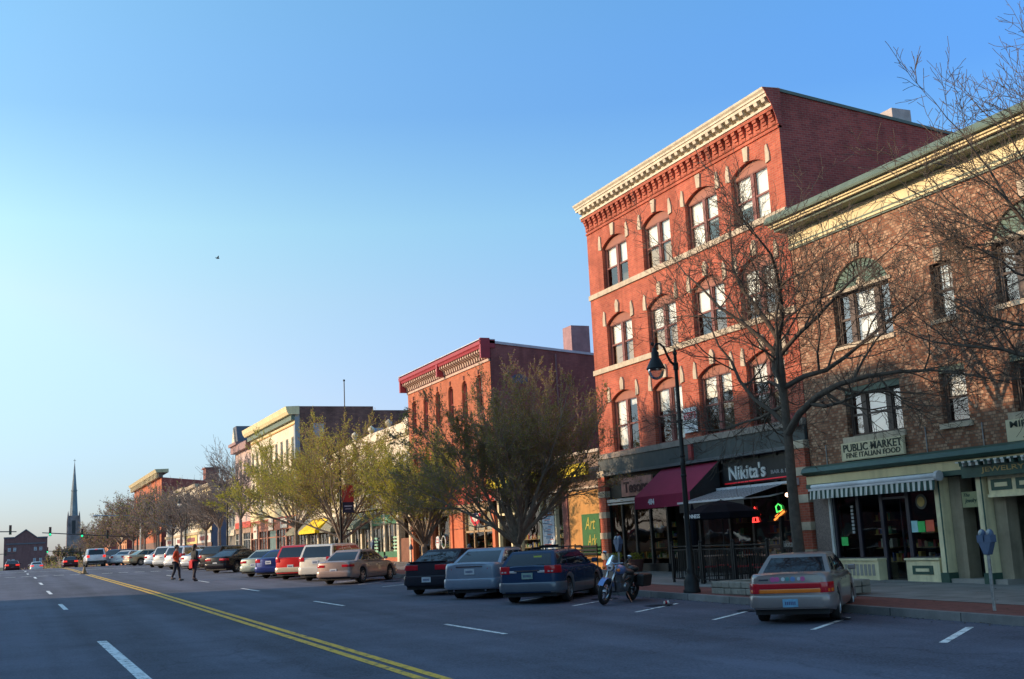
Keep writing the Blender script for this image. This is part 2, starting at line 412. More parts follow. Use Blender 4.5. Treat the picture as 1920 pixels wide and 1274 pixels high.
# ------------------------------------------------------------------ shared materials
ASPH = asphalt()
CONC = pm('pavement_concrete', (0.30, 0.28, 0.26), 0.9, 0.2, 1.2, bump=0.3)
KERB = brick('granite_kerb', (0.24, 0.23, 0.22), (0.17, 0.165, 0.165), (0.05, 0.05, 0.05), 1.8, 40.0, .35, .014)
PAVER = brick('brick_pavers', (0.26, 0.085, 0.06), (0.19, 0.06, 0.045), (0.12, 0.09, 0.08), 0.2, 0.1, 0.25, 0.006)
WPAINT = roadpaint('white_road_paint', (0.85, 0.85, 0.83))
YPAINT = roadpaint('yellow_road_paint', (0.85, 0.47, 0.04))
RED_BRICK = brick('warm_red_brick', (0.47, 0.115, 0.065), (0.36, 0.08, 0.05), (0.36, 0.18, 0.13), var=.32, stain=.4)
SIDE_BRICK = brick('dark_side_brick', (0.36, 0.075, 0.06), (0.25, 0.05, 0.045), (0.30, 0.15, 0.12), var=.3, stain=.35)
ORANGE_BRICK = brick('orange_red_brick', (0.48, 0.14, 0.07), (0.40, 0.11, 0.055), (0.36, 0.18, 0.12))
BROWN_BRICK = brick('old_brown_brick', (0.20, 0.10, 0.08), (0.13, 0.065, 0.06), (0.17, 0.12, 0.10), .3, .1, .35, .01)
PURPLE_BRICK = brick('painted_side_brick', (0.30, 0.11, 0.10), (0.25, 0.09, 0.085), (0.2, 0.09, 0.085), var=.28, stain=0.35)
STONE = pm('carved_stone', (0.52, 0.43, 0.32), 0.85, 0.25, 3, bump=0.2, streak=0.2)
CREAM = pm('cream_paint', (0.72, 0.60, 0.34), 0.6, 0.1, 1.5, streak=0.18)
CREAMW = pm('weathered_white_paint', (0.66, 0.58, 0.44), 0.7, 0.15, 1.5, streak=0.25)
GREEN = pm('dark_green_paint', (0.035, 0.085, 0.065), 0.5, 0.25, 2)
GREYGREEN = pm('grey_green_paint', (0.10, 0.13, 0.10), 0.6, 0.2, 2)
WBROWN = pm('brown_window_paint', (0.20, 0.065, 0.055), 0.6, 0.2, 2)
DARK = pm('dark_interior', (0.018, 0.018, 0.02), 0.9, 0.4, 1)
DARKW = pm('dim_room', (0.16, 0.145, 0.125), 0.9, 0.4, 1)
BLIND_GLARE = pm('white_blind_and_sky_glare', (0.85, 0.85, 0.82), 0.8, 0.05, 1, emis=0.0)  # blinds; on the market also white standing in for reflected sky
BLINDT = pm('tan_blind', (0.42, 0.34, 0.24), 0.8, 0.1, 1)
PANE = glass('window_glass', 0.07, (.88, .9, .9), wob=.004)
PANEM = glass('bright_window_glass', 0.16, (.9, .92, .92), wob=0.006)
SHOPG = glass('shop_glass', 0.015, (0.8, 0.84, 0.84), 0.006)
BLACKP = pm('black_paint', (0.02, 0.022, 0.024), 0.45, 0.3, 3)
IRON = pm('black_iron', (0.010, 0.011, 0.013), 0.5, 0.2, 8, spec=0.3)
ROOFM = pm('tar_roof', (0.06, 0.06, 0.06), 0.95, 0.2, 1)
STEEL = pm('brushed_steel', (0.45, 0.45, 0.46), 0.35, 0.1, 20, metal=0.9)
SLATE = pm('slate_grey', (0.09, 0.10, 0.13), 0.7, 0.2, 3)
# ------------------------------------------------------------------ the ground, road and pavement
YS = [-40+i*4 for i in range(0, 100)] + [360+i*40 for i in range(1, 30)]
def strip(mb, x0, x1, off0, off1=None, m=0, ys=None, y0=None, y1=None):
    off1 = off0 if off1 is None else off1
    ys = ys or YS
    if y0 is not None:
        ys = [y0] + [y for y in ys if y0 < y < y1] + [y1]
    b = len(mb.v)
    for y in ys:
        mb.v.append((x0, y, g(y)+off0)); mb.v.append((x1, y, g(y)+off1))
    for i in range(len(ys)-1):
        mb.f.append((b+2*i, b+2*i+1, b+2*i+3, b+2*i+2)); mb.m.append(m)
GRASS = pm('rough_turf', (0.07, 0.075, 0.035), 0.95, 0.3, 0.4)
mb = MB()
for a, b_ in ((-600, -120), (-120, -12), (-12, 21), (21, 140), (140, 700)): strip(mb, a, b_, -0.05)
tag(mb.build('ground', GRASS), kind='structure')
mb = MB(); strip(mb, -11.5, KX, 0.0, y0=-40, y1=420)
tag(mb.build('road', ASPH), kind='structure')
mb = MB(); strip(mb, KX, KX+0.16, 0.15, y0=-40, y1=300); strip(mb, KX-0.006, KX, -0.02, 0.15, y0=-40, y1=300)
strip(mb, -11.66, -11.5, 0.15, y0=-40, y1=300)
tag(mb.build('kerb', KERB), kind='structure')
mb = MB(); strip(mb, KX+0.16, 17.3, 0.146, y0=-40, y1=300)
# pavers need the plan projection
PAVF = pm('sidewalk_brick', (0.19, 0.062, 0.048), 0.9, 0.3, 5, bump=0.4, bscale=14)
tag(mb.build('brick_sidewalk_strip', PAVF), kind='structure')
mb = MB(); strip(mb, 17.3, F+0.6, 0.152, y0=-40, y1=300); strip(mb, -16, -11.66, 0.15, y0=-40, y1=300)
def concrete_flags():
    mat = bpy.data.materials.new('concrete_flags'); nt, N, L = nodes(mat)
    out = N.new('ShaderNodeOutputMaterial'); b = N.new('ShaderNodeBsdfPrincipled'); L.new(b.outputs[0], out.inputs[0]); b.inputs['Roughness'].default_value = 0.9
    geo = N.new('ShaderNodeNewGeometry'); bt = N.new('ShaderNodeTexBrick'); L.new(geo.outputs['Position'], bt.inputs['Vector'])
    bt.offset = 0; bt.inputs['Scale'].default_value = 1; bt.inputs['Brick Width'].default_value = 1.5; bt.inputs['Row Height'].default_value = 1.5; bt.inputs['Mortar Size'].default_value = 0.012
    bt.inputs['Color1'].default_value = (0.24, 0.225, 0.21, 1); bt.inputs['Color2'].default_value = (0.20, 0.19, 0.18, 1); bt.inputs['Mortar'].default_value = (0.08, 0.075, 0.07, 1)
    nz = N.new('ShaderNodeTexNoise'); nz.inputs['Scale'].default_value = 1.4; nz.inputs['Detail'].default_value = 8; L.new(geo.outputs['Position'], nz.inputs['Vector'])
    mr = N.new('ShaderNodeMapRange'); mr.inputs[1].default_value = .3; mr.inputs[2].default_value = .7; mr.inputs[3].default_value = .75; mr.inputs[4].default_value = 1.2; L.new(nz.outputs[0], mr.inputs[0])
    v = N.new('ShaderNodeVectorMath'); v.operation = 'SCALE'; L.new(bt.outputs['Color'], v.inputs[0]); L.new(mr.outputs[0], v.inputs['Scale']); L.new(v.outputs[0], b.inputs['Base Color'])
    return mat
tag(mb.build('sidewalk', concrete_flags()), kind='structure')

def mark(mb, xa, ya, xb, yb, wd, z=0.006):
    """a painted stripe that follows the road's slope"""
    d = Vector((xb-xa, yb-ya, 0)); n = max(1, int(d.length/3)); t = d.normalized(); s = Vector((-t.y, t.x, 0))*wd/2
    b = len(mb.v)
    for i in range(n+1):
        p = Vector((xa, ya, 0)) + d*i/n
        for q in (p-s, p+s): mb.v.append((q.x, q.y, g(q.y)+z))
    for i in range(n): mb.f.append((b+2*i, b+2*i+1, b+2*i+3, b+2*i+2)); mb.m.append(0)
mb = MB()
for dx in (-0.13, 0.13): mark(mb, 5.38+dx, -20, 5.30+dx, 50, 0.15); mark(mb, 5.30+dx, 50.01, 4.95+dx, 81, 0.15); mark(mb, 4.9+dx, 86, 4.8+dx, 124, 0.13)
tag(mb.build('yellow_center_line', YPAINT), kind='structure')
mb = MB()
mark(mb, 1.95, 13.5, 1.86, 25.8, 0.19)
y = 39.0
while y < 82:   # left lane dashes
    mark(mb, 1.76, y, 1.74, y+3.9, 0.14); y += 13.0
for y in (-3.0, 8.9, 20.4, 31.8, 43.6, 55.2, 67.0): mark(mb, 8.62, y, 8.55, y+3.1, 0.11)
for y in (90, 101, 112): mark(mb, 1.5, y, 1.5, y+3.4, 0.13)
tag(mb.build('lane_dash_marking', WPAINT), kind='structure')
mb = MB()
for i in range(-8, 15):  # broken crosswalk line set slantwise over the road
    x0 = i*0.98; ya = 84.4-0.42*x0*1.0
    if 4.7 < x0 < 5.2: continue
    mark(mb, x0, ya-0.0, x0+0.62, ya-0.26, 0.34)
mark(mb, -6, 101.5, 14, 93.0, 0.25)
tag(mb.build('crosswalk_marking', WPAINT), kind='structure')
mb = MB()
dxb, dyb = 1.95, 1.42
for i in range(-3, 20):
    ya = 16.75+3.03*i; x0 = 13.05-0.012*ya
    k = 1.0
    mark(mb, x0, ya, x0+dxb*k, ya+dyb*k, 0.10 if i >= 0 else 0.13)
tag(mb.build('parking_bay_marking', WPAINT), kind='structure')

# repaired asphalt, tar seams and oil under the parked cars
mb = MB(); rp = random.Random(17)
def sheet(mb, x0, x1, y0, y1, z, m=0, j=.12):
    ys2 = [y0+(y1-y0)*i/6 for i in range(7)]
    b = len(mb.v)
    for y in ys2: a = rp.uniform(-j, j)*.3; mb.v.append((x0+a, y, g(y)+z)); mb.v.append((x1+a, y, g(y)+z))
    for i in range(6): mb.f.append((b+2*i, b+2*i+1, b+2*i+3, b+2*i+2)); mb.m.append(m)
mb = MB()
mb = MB()
for i in range(16):
    y = 17.9+3.03*i; cx_, cy_ = 14.3+rp.uniform(-.3, .3), y+rp.uniform(-.3, .4); r_ = rp.uniform(.25, .5)
    mb.poly([(cx_+r_*rp.uniform(.7, 1.1)*math.cos(q*.524), cy_+r_*rp.uniform(.6, 1.0)*math.sin(q*.524), g(cy_)+.012) for q in range(12)])
tag(mb.build('oil_stain', pm('oil_dark', (0.04, 0.042, 0.052), .95, .4, 5, spec=.05)), kind='structure')

# dead leaves and grit in the gutter
mb = MB()
for i in range(900):
    y = rp.uniform(8, 60); x = KX-.02-abs(rp.gauss(0, .16)); s_ = rp.uniform(.012, .035)
    if rp.random() < .25: x = rp.uniform(15.7, 21.4)
    z_ = g(y)+(.162 if x > KX else .008); a_ = rp.uniform(0, 6.28); c_, q_ = math.cos(a_)*s_, math.sin(a_)*s_
    mb.add([(x-c_, y-q_, z_), (x+q_*.6, y-c_*.6, z_+.01), (x+c_, y+q_, z_), (x-q_*.6, y+c_*.6, z_+.006)], [(0, 1, 2, 3)], i % 3)
tag(mb.build('fallen_leaves', [pm('dead_leaf', (.13, .08, .04), .9), pm('pale_grit', (.25, .23, .2), .9), pm('dark_leaf', (.05, .035, .025), .9)]), 'dead leaves and grit scattered along the kerb and pavement', 'fallen leaves', kind='stuff')

# ------------------------------------------------------------------ facade building blocks
def wall_front(mb, x, y0, y1, z0, z1, holes=(), rev=0.2, m=0, mrev=None):
    """flat wall facing -X with real rectangular openings and reveals"""
    mrev = m if mrev is None else mrev
    ys = sorted({y0, y1, *[h[0] for h in holes], *[h[1] for h in holes]})
    zs = sorted({z0, z1, *[h[2] for h in holes], *[h[3] for h in holes]})
    ys = [y for y in ys if y0 <= y <= y1]; zs = [z for z in zs if z0 <= z <= z1]
    for i in range(len(ys)-1):
        for j in range(len(zs)-1):
            cy, cz = (ys[i]+ys[i+1])/2, (zs[j]+zs[j+1])/2
            if any(h[0] < cy < h[1] and h[2] < cz < h[3] for h in holes): continue
            mb.quad((x, ys[i+1], zs[j]), (x, ys[i], zs[j]), (x, ys[i], zs[j+1]), (x, ys[i+1], zs[j+1]), m)
    for a, b, c, d in [h[:4] for h in holes]:
        X = x+rev
        mb.quad((x, a, c), (X, a, c), (X, a, d), (x, a, d), mrev)
        mb.quad((x, b, c), (x, b, d), (X, b, d), (X, b, c), mrev)
        mb.quad((x, a, c), (x, b, c), (X, b, c), (X, a, c), mrev)
        mb.quad((x, a, d), (X, a, d), (X, b, d), (x, b, d), mrev)

def arch_pts(a, b, zs, zt, n=12):
    """curve from (a,zs) up to zt and down to (b,zs)"""
    w2 = (b-a)/2; h = zt-zs; r = (w2*w2+h*h)/(2*h); cy = (a+b)/2; cz = zt-r
    t0 = math.atan2(zs-cz, -w2); t1 = math.atan2(zs-cz, w2)
    return [(cy+r*math.cos(t0+(t1-t0)*i/n), cz+r*math.sin(t0+(t1-t0)*i/n)) for i in range(n+1)]

def arch_fill(mb, x, a, b, zs, zt, ztop, rev=0.2, m=0):
    """brick between an arch and the square top of its hole, plus the arch soffit"""
    p = arch_pts(a, b, zs, zt)
    for i in range(len(p)-1):
        (ya, za), (yb, zb) = p[i], p[i+1]
        mb.quad((x, ya, za), (x, ya, ztop), (x, yb, ztop), (x, yb, zb), m)
        mb.quad((x, ya, za), (x, yb, zb), (x+rev, yb, zb), (x+rev, ya, za), m)

def arch_panel(mb, x, a, b, zs, zt, zb, m=0):
    p = arch_pts(a, b, zs, zt)
    mb.poly([(x, b, zb)] + [(x, y, z) for y, z in reversed(p)] + [(x, a, zb)], m)

def window(parent, x, a, b, z0, z1, lights=(1,), blinds=(0.5,), frame=WBROWN, pane=None, mull=0.14, depth=0.1, grid=None, blindmat=None, sash=True, fr=0.06, simple=False, label=None):
    """timber window with sashes; lights = relative widths from low Y to high Y; blinds = covered share per light"""
    pane = pane or PANE
    mb = MB()
    mb.box(x, x+depth, a, a+fr, z0, z1); mb.box(x, x+depth, b-fr, b, z0, z1)
    mb.box(x+0.002, x+depth, a+fr, b-fr, z0, z0+fr); mb.box(x+0.002, x+depth, a+fr, b-fr, z1-fr, z1)
    tot = sum(lights); inner = (b-a-2*fr-mull*(len(lights)-1)); y = a+fr
    gl = MB(); bl = MB(); bk = MB()
    for i, lw in enumerate(lights):
        wd = inner*lw/tot
        ya, yb = y, y+wd
        zm = (z0+z1)/2
        if sash and not simple:
            mb.box(x+0.02, x+depth-0.02, ya, yb, zm-0.03, zm+0.03)
            s = 0.035
            mb.box(x+0.03, x+depth-0.03, ya, ya+s, z0+fr, z1-fr); mb.box(x+0.03, x+depth-0.03, yb-s, yb, z0+fr, z1-fr)
        if grid:
            gy, gz = grid
            for k in range(1, gy): yy = ya+(yb-ya)*k/gy; mb.box(x+0.045, x+0.065, yy-0.012, yy+0.012, zm+.03, z1-fr)
            for k in range(1, gz): zz = zm+(z1-fr-zm)*k/gz; mb.box(x+0.043, x+0.063, ya, yb, zz-0.012, zz+0.012)
        gl.quad((x+0.055, yb, z0+fr), (x+0.055, ya, z0+fr), (x+0.055, ya, z1-fr), (x+0.055, yb, z1-fr))
        c = blinds[i % len(blinds)]
        if c > 0.01:
            zb = z1-fr-(z1-z0-2*fr)*c
            bl.quad((x+0.13, yb, zb), (x+0.13, ya, zb), (x+0.13, ya, z1), (x+0.13, yb, z1))
        bk.quad((x+0.6, yb+.1, z0-.1), (x+0.6, ya-.1, z0-.1), (x+0.6, ya-.1, z1+.1), (x+0.6, yb+.1, z1+.1))
        if i < len(lights)-1:
            mb.box(x-0.01, x+depth, yb, yb+mull, z0+fr, z1-fr)
        y = yb+mull
    w_ = mb.build('window', frame, parent, label=label)
    gl.build('pane', pane, w_)
    if bl.f: bl.build('blind_and_glare', blindmat or BLIND_GLARE, w_)
    if not simple: bk.build('room', DARKW, w_)
    else: bk.build('room', DARK, w_)
    return w_

def sloped_box(mb, x0, x1, y0, y1, zb, z_front, z_back, m=0):
    """side/back shell of a building: from facade x0 to back x1"""
    mb.quad((x0, y0, zb), (x1, y0, zb), (x1, y0, z_back), (x0, y0, z_front), m)
    mb.quad((x1, y1, zb), (x0, y1, zb), (x0, y1, z_front), (x1, y1, z_back), m)
    mb.quad((x1, y0, zb), (x1, y1, zb), (x1, y1, z_back), (x1, y0, z_back), m)

def shop_interior(parent, a, b, z0, z1, deep=4.0, seed=0, bright=0.5):
    """dark room behind a shop front, with shelves of goods"""
    rnd = random.Random(seed); mb = MB(); x0 = F+0.35
    mb.quad((x0+deep, b, z0), (x0+deep, a, z0), (x0+deep, a, z1), (x0+deep, b, z1), 0)
    mb.quad((x0, a, z0), (x0, b, z0), (x0+deep, b, z0), (x0+deep, a, z0), 1)
    mb.quad((x0, a, z1), (x0+deep, a, z1), (x0+deep, b, z1), (x0, b, z1), 0)
    mb.quad((x0, a, z0), (x0+deep, a, z0), (x0+deep, a, z1), (x0, a, z1), 0)
    mb.quad((x0, b, z0), (x0, b, z1), (x0+deep, b, z1), (x0+deep, b, z0), 0)
    it = mb.build('shop_interior', [pm('shop_wall', (0.09, 0.075, 0.06), 0.9, 0.4, 1.5), pm('shop_floor', (0.07, 0.055, 0.045), 0.6, 0.3, 2)], parent)
    cols = [pm('goods_red', (0.35, 0.05, 0.04), .7), pm('goods_white', (0.6, 0.58, 0.5), .7), pm('goods_green', (0.06, 0.2, 0.08), .7), pm('goods_tan', (0.35, 0.24, 0.12), .7), pm('goods_blue', (0.08, 0.12, 0.28), .7), pm('goods_yellow', (0.5, 0.36, 0.08), .7)]
    mb = MB()
    for row in range(3):
        X = x0+0.7+row*1.1
        y = a+0.3
        while y < b-0.4:
            wd = rnd.uniform(0.4, 0.9)
            if rnd.random() < 0.75:
                for lv in range(rnd.randint(1, 4)):
                    zz = z0+0.45+lv*0.38
                    mb.box(X, X+0.3, y, y+wd*0.92, zz, zz+0.03, 3)
                    yy = y+0.03
                    while yy < y+wd*0.85:
                        h = rnd.uniform(0.08, 0.26); ww = rnd.uniform(0.05, 0.14)
                        mb.box(X+0.04, X+0.22, yy, yy+ww*0.85, zz+0.031, zz+0.031+h, rnd.randrange(6)); yy += ww
            y += wd
    mb.build('shop_goods', cols, parent, kind='stuff')
    return it
# ================================================================== four-storey brick building
A0, A1 = 27.72, 40.85; zb = gs(34)
nb = thing('brick_building', 'tallest red brick building, four storeys with cream bracketed cornice above the maroon awning', 'building', (F, A0, zb))
bays = [29.5, 32.35, 35.42, 38.62]
flo = [(11.70, 13.40, 13.72), (8.60, 10.28, 10.60), (5.22, 7.24, 7.54)]
holes = []
for (s, sp_, top) in flo:
    for c in bays: holes.append((c-1.0, c+1.0, s, top))
mb = MB(); wall_front(mb, F, A0, A1, 5.0, 14.5, holes, 0.22)
for (s, sp_, top) in flo:
    for c in bays: arch_fill(mb, F, c-1.0, c+1.0, sp_, top-0.002, top, 0.22)
mb.build('front_wall', RED_BRICK, nb)
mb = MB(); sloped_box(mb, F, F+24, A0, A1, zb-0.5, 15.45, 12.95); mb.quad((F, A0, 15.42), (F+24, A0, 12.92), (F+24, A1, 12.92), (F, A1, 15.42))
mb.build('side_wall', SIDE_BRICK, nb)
mb = MB()   # green metal coping on the sloping parapet
for yy in (A0-0.05, A1-0.25):
    mb.prism([(F+0.1, 15.44), (F+24, 12.95), (F+24, 13.05), (F+0.1, 15.54)], 'y', yy, yy+0.3)
build_each(mb, 'coping', GREYGREEN, nb)
mb = MB(); mb.box(26.5, 27.3, A0+0.2, A0+1.0, 14.1, 15.52); mb.build('chimney', pm('pale_stucco', (0.42, 0.36, 0.34), 0.9, 0.2, 3), nb)
mb = MB()
for zt_ in (11.70, 8.60):
    mb.box(F-0.07, F+0.02, A0-0.02, A1+0.02, zt_-0.20, zt_-0.003)
build_each(mb, 'belt_course', STONE, nb)
mb = MB()
for (s, sp_, top) in flo:
    for c in bays:
        zz = top+0.0
        mb.prism([(c-0.10, zz+0.01), (c+0.10, zz+0.01), (c+0.15, zz+0.48), (c-0.15, zz+0.48)] if s > 11 else [(c-0.11, zz+0.01), (c+0.11, zz+0.01), (c+0.14, zz+0.34), (c+0.05, zz+0.50), (c-0.05, zz+0.50), (c-0.14, zz+0.34)], 'x', F-0.07, F+0.01)
        for sg in (-1, 1):
            e = c+sg*1.0
            mb.prism([(e, sp_-0.06), (e+sg*0.22, sp_-0.02), (e+sg*0.22, sp_+0.24), (e+sg*0.12, sp_+0.56), (e+sg*0.03, sp_+0.50)], 'x', F-0.05, F+0.01)
build_each(mb, 'arch_stone', STONE, nb, 0, True)
TYMP = pm('brown_wood_panel', (0.30, 0.10, 0.06), 0.6, 0.15, 2)
mb = MB()
for (s, sp_, top) in flo:
    for c in bays: arch_panel(mb, F+0.13, c-1.0, c+1.0, sp_, top, sp_-0.05)
build_each(mb, 'arch_panel', TYMP, nb)
bl = {0: [(0.97, 0.62), (0.55, 0.97), (0.5, 0.52), (0.5, 0.49)], 1: [(0.5, 0.6), (0.56, 0.5), (0.5, 0.53), (0.49, 0.5)], 2: [(0.5, 0.3), (0.3, 0.36), (0.97, 0.4), (0.12, 0.9)]}
for fi, (s, sp_, top) in enumerate(flo):
    for bi, c in enumerate(bays):
        b_ = bl[fi][bi]
        bm_ = BLINDT if (fi, bi) == (0, 2) and False else BLIND_GLARE
        window(nb, F+0.14, c-1.0, c+1.0, s, sp_-0.03, (1, 1), b_, WBROWN, PANE, mull=0.17, fr=0.05)
# tan lower shades in two of the windows
for (c, s, sp_) in ((35.42, 11.70, 13.32), (38.62, 8.60, 10.20), (35.42, 8.6, 10.2)):
    mb = MB(); mb.quad((F+0.29, c+0.9, s+.05), (F+0.29, c-0.9, s+.05), (F+0.29, c-0.9, s+.8), (F+0.29, c+0.9, s+.8)); mb.build('window_shade', BLINDT, nb)
# --- cornice, from bottom to top
mb = MB()
mb.box(F-0.05, F+0.1, A0, A1, 14.26, 14.33, 0)
n = 33; st = (A1-A0)/n
for i in range(n):
    y = A0+st*(i+0.5)
    for k in range(4):
        mb.box(F-0.06-0.045*k, F+0.05, y-0.10, y+0.10, 14.42+0.105*k, 14.42+0.105*(k+1)-0.004, 0)
mb.box(F-0.22, F+0.1, A0-0.02, A1+0.02, 14.84, 14.95, 0)
mb.box(F-0.04, F+0.1, A0+0.003, A1-0.003, 14.4, 14.84, 0)
mb.build('brick_corbel', RED_BRICK, nb)
mb = MB()
mb.box(F-0.26, F+0.1, A0-0.03, A1+0.03, 14.952, 15.03)
mb.box(F-0.05, F+0.1, A0-0.005, A1+0.005, 15.03, 15.24)
mb.build('cornice_frieze', CREAMW, nb)
for i in range(n):
    y = A0+st*(i+0.5); mb = MB()
    mb.prism([(F-0.05, 15.032), (F-0.20, 15.032), (F-0.24, 15.10), (F-0.36, 15.13), (F-0.40, 15.238), (F-0.05, 15.238)], 'y', y-0.085, y+0.085)
    mb.build('cornice_bracket', CREAMW, nb)
mb = MB()
pr = [(F+0.12, 15.24), (F-0.41, 15.24), (F-0.42, 15.33), (F-0.46, 15.34), (F-0.47, 15.40), (F-0.53, 15.46), (F-0.55, 15.52), (F+0.12, 15.56)]
mb.prism(pr, 'y', A0-0.04, A1+0.08)
fix_normals(mb.build('cornice', CREAMW, nb))
mb = MB(); mb.prism([(F+0.1, 14.3), (F-0.06, 14.35), (F-0.22, 14.85), (F-0.26, 14.96), (F-0.40, 15.2), (F-0.46, 15.36), (F-0.54, 15.5), (F+0.1, 15.53)], 'y', A0-0.07, A0-0.045); fix_normals(mb.build('cornice_end_shade', SIDE_BRICK, nb))  # dark brick plate puts the shade of the cornice end into its colour
# --- ground floor
mb = MB()
for a, b_ in ((A0-0.0, A0+0.5), (A1-0.55, A1)):
    mb.box(F-0.16, F+0.3, a, b_, zb-0.4, 4.45)
build_each(mb, 'brick_pier', RED_BRICK, nb)
mb = MB()
for a, b_ in ((A0-0.02, A0+0.52), (A1-0.57, A1+0.02)):
    for z in (1.1, 1.9, 2.7, 3.5, 4.3): mb.box(F-0.19, F+0.1, a, b_, z, z+0.24)
build_each(mb, 'pier_stone', STONE, nb)
mb = MB()
mb.box(F-0.14, F+0.1, A0, A1, 5.0, 5.2, 1)
mb.box(F-0.10, F+0.2, A0+0.5, A1-0.55, 4.42, 5.0, 0); mb.box(F-0.26, F+0.1, A0+0.5, A1-0.55, 4.32, 4.42, 2)
mb.box(F-0.10, F+0.2, A0, A0+0.5, 4.54, 5.0, 0); mb.box(F-0.10, F+0.2, A1-0.55, A1, 4.54, 5.0, 0)
mb.build('storefront_fascia', [pm('charcoal_green_paint', (0.055, 0.065, 0.068), 0.6, 0.25, 2, streak=0.2), pm('weathered_stone_band', (0.26, 0.22, 0.19), 0.9, 0.3, 3), pm('fascia_edge', (0.10, 0.11, 0.12), .5)], nb)
mb = MB()
for y in (33.9,): mb.box(F-0.2, F-0.102, y-0.1, y+0.1, 4.45, 4.98)
mb.lathe([(0.0, 0), (0.13, 0.02), (0.16, 0.1), (0.13, 0.32), (0.09, 0.42), (0.0, 0.43)], (F-0.2, A0+0.3, 4.95), 10)
build_each(mb, 'red_ornament', pm('faded_red_paint', (0.33, 0.04, 0.04), .6), nb)
# back plane and transom
mb = MB()
mb.box(F+0.05, F+0.25, A0+0.5, A1-0.55, 3.45, 4.32, 0)
mb.box(F-0.08, F+0.04, 36.1, A1-0.55, 3.18, 3.24, 1); mb.box(F-0.10, F+0.04, 36.1, A1-0.55, 3.28, 3.40, 1)
mb.box(F-0.1, F+0.1, 36.0, A1-0.55, zb, 0.95, 0)
mb.box(F-0.1, F+0.1, A0+0.5, 30.8, zb, 0.9, 0)
for y in (28.2, 29.4, 30.8, 32.1, 33.9, 36.0, 37.2, 38.3, 39.3, 40.3):
    mb.box(F-0.02, F+0.12, y-0.05, y+0.05, zb, 3.45, 0)
build_each(mb, 'storefront_frame', [BLACKP, pm('white_trim', (0.6, 0.6, 0.58), .6)], nb)
mb = MB()
for a in (28.35, 29.3, 30.25, 31.2): mb.box(F+0.0, F+0.04, a, a+0.85, 3.82, 4.28, 0)
build_each(mb, 'transom', pm('frosted_transom', (0.075, 0.085, 0.07), .35, .3, 2), nb)
mb = MB(); mb.quad((F+0.03, 40.3, 0.95), (F+0.03, 36.0, 0.95), (F+0.03, 36.0, 3.45), (F+0.03, 40.3, 3.45)); mb.quad((F+0.03, 33.8, zb), (F+0.03, 28.2, zb), (F+0.03, 28.2, 3.45), (F+0.03, 33.8, 3.45))
mb.build('shop_window', SHOPG, nb)
shop_interior(nb, A0+0.5, 33.9, zb, 3.45, seed=3); shop_interior(nb, 36.0, A1-0.6, zb, 3.45, seed=5)
mb = MB(); mb.box(F+0.8, F+0.86, 33.95, 35.95, zb, 3.45, 0); mb.box(F+0.74, F+0.8, 34.4, 34.5, zb+0.9, zb+1.4, 1)
mb.build('door', [BLACKP, pm('brass_handle', (0.55, 0.4, 0.15), .3, metal=1)], nb)
# maroon awning (fixed frame wedge)
mb = MB(); a, b_ = 32.35, 36.0; xo = F-1.3
mb.quad((F-0.1, b_, 4.28), (F-0.1, a, 4.28), (xo, a, 3.3), (xo, b_, 3.3)); mb.quad((xo, b_, 3.3), (xo, a, 3.3), (xo, a, 2.88), (xo, b_, 2.88))
mb.poly([(F-0.1, a, 4.28), (F-0.1, a, 2.9), (xo, a, 2.88), (xo, a, 3.3)], 1); mb.poly([(F-0.1, b_, 4.28), (xo, b_, 3.3), (xo, b_, 2.88), (F-0.1, b_, 2.9)], 0)
aw = thing('storefront_awning', 'maroon wedge canvas awning numbered 484 over the shop entrance', 'awning', (F-0.1, 34, 3))
mb.build('canvas', [pm('maroon_canvas', (0.26, 0.012, 0.05), .8, .12, 2), BLACKP], aw)
mb = MB(); text_mb(mb, '484', 0.42, 0.2, 0.01, 0.02, place=on_facade(xo-0.004, 35.05, 3.0)); mb.build('street_number', pm('white_lettering', (0.75, 0.75, 0.75), .6), aw)
mb = MB()
for y in (a+0.03, b_-0.03): mb.tube([(xo+0.02, y, 2.9), (F-0.08, y, 2.9)], 0.015, 5)
build_each(mb, 'frame', IRON, aw)
# black and white retractable awning over the patio
aw2 = thing('retractable_awning', 'black and white striped retractable awning stretched over the patio', 'awning', (F, 30, 3))
ST1 = striped('thin_black_stripes', (0.62, 0.62, 0.64), (0.015, 0.015, 0.02), 0.25, 1, .30)
mb = MB(); mb.quad((F-0.2, 32.2, 3.33), (F-0.2, 28.6, 3.33), (F-1.8, 28.6, 2.94), (F-1.8, 32.2, 2.94)); mb.build('canvas', ST1, aw2)
mb = MB(); mb.quad((F-1.82, 32.2, 2.90), (F-1.82, 28.6, 2.90), (F-1.82, 28.6, 2.62), (F-1.82, 32.2, 2.62)); mb.build('valance', BLACKP, aw2)
mb = MB(); mb.box(F-0.3, F-0.06, 28.2, 32.3, 3.3, 3.38); mb.box(F-1.86, F-1.79, 28.55, 32.25, 2.9, 2.96); mb.build('front_bar', pm('white_metal', (0.6, 0.6, 0.62), .4), aw2)
mb = MB()
for y in (29.0, 31.8): mb.tube([(F-0.1, y, 3.05), (F-0.9, y-0.4, 2.95), (F-1.8, y, 2.9)], 0.025, 5)
mb.lathe([(0, -0.06), (0.11, -0.06), (0.11, 0.06), (0, 0.06)], (F-0.2, 28.15, 3.34), 10, axis='y')
build_each(mb, 'folding_arm', pm('white_metal', (0.6, 0.6, 0.62), .4), aw2)
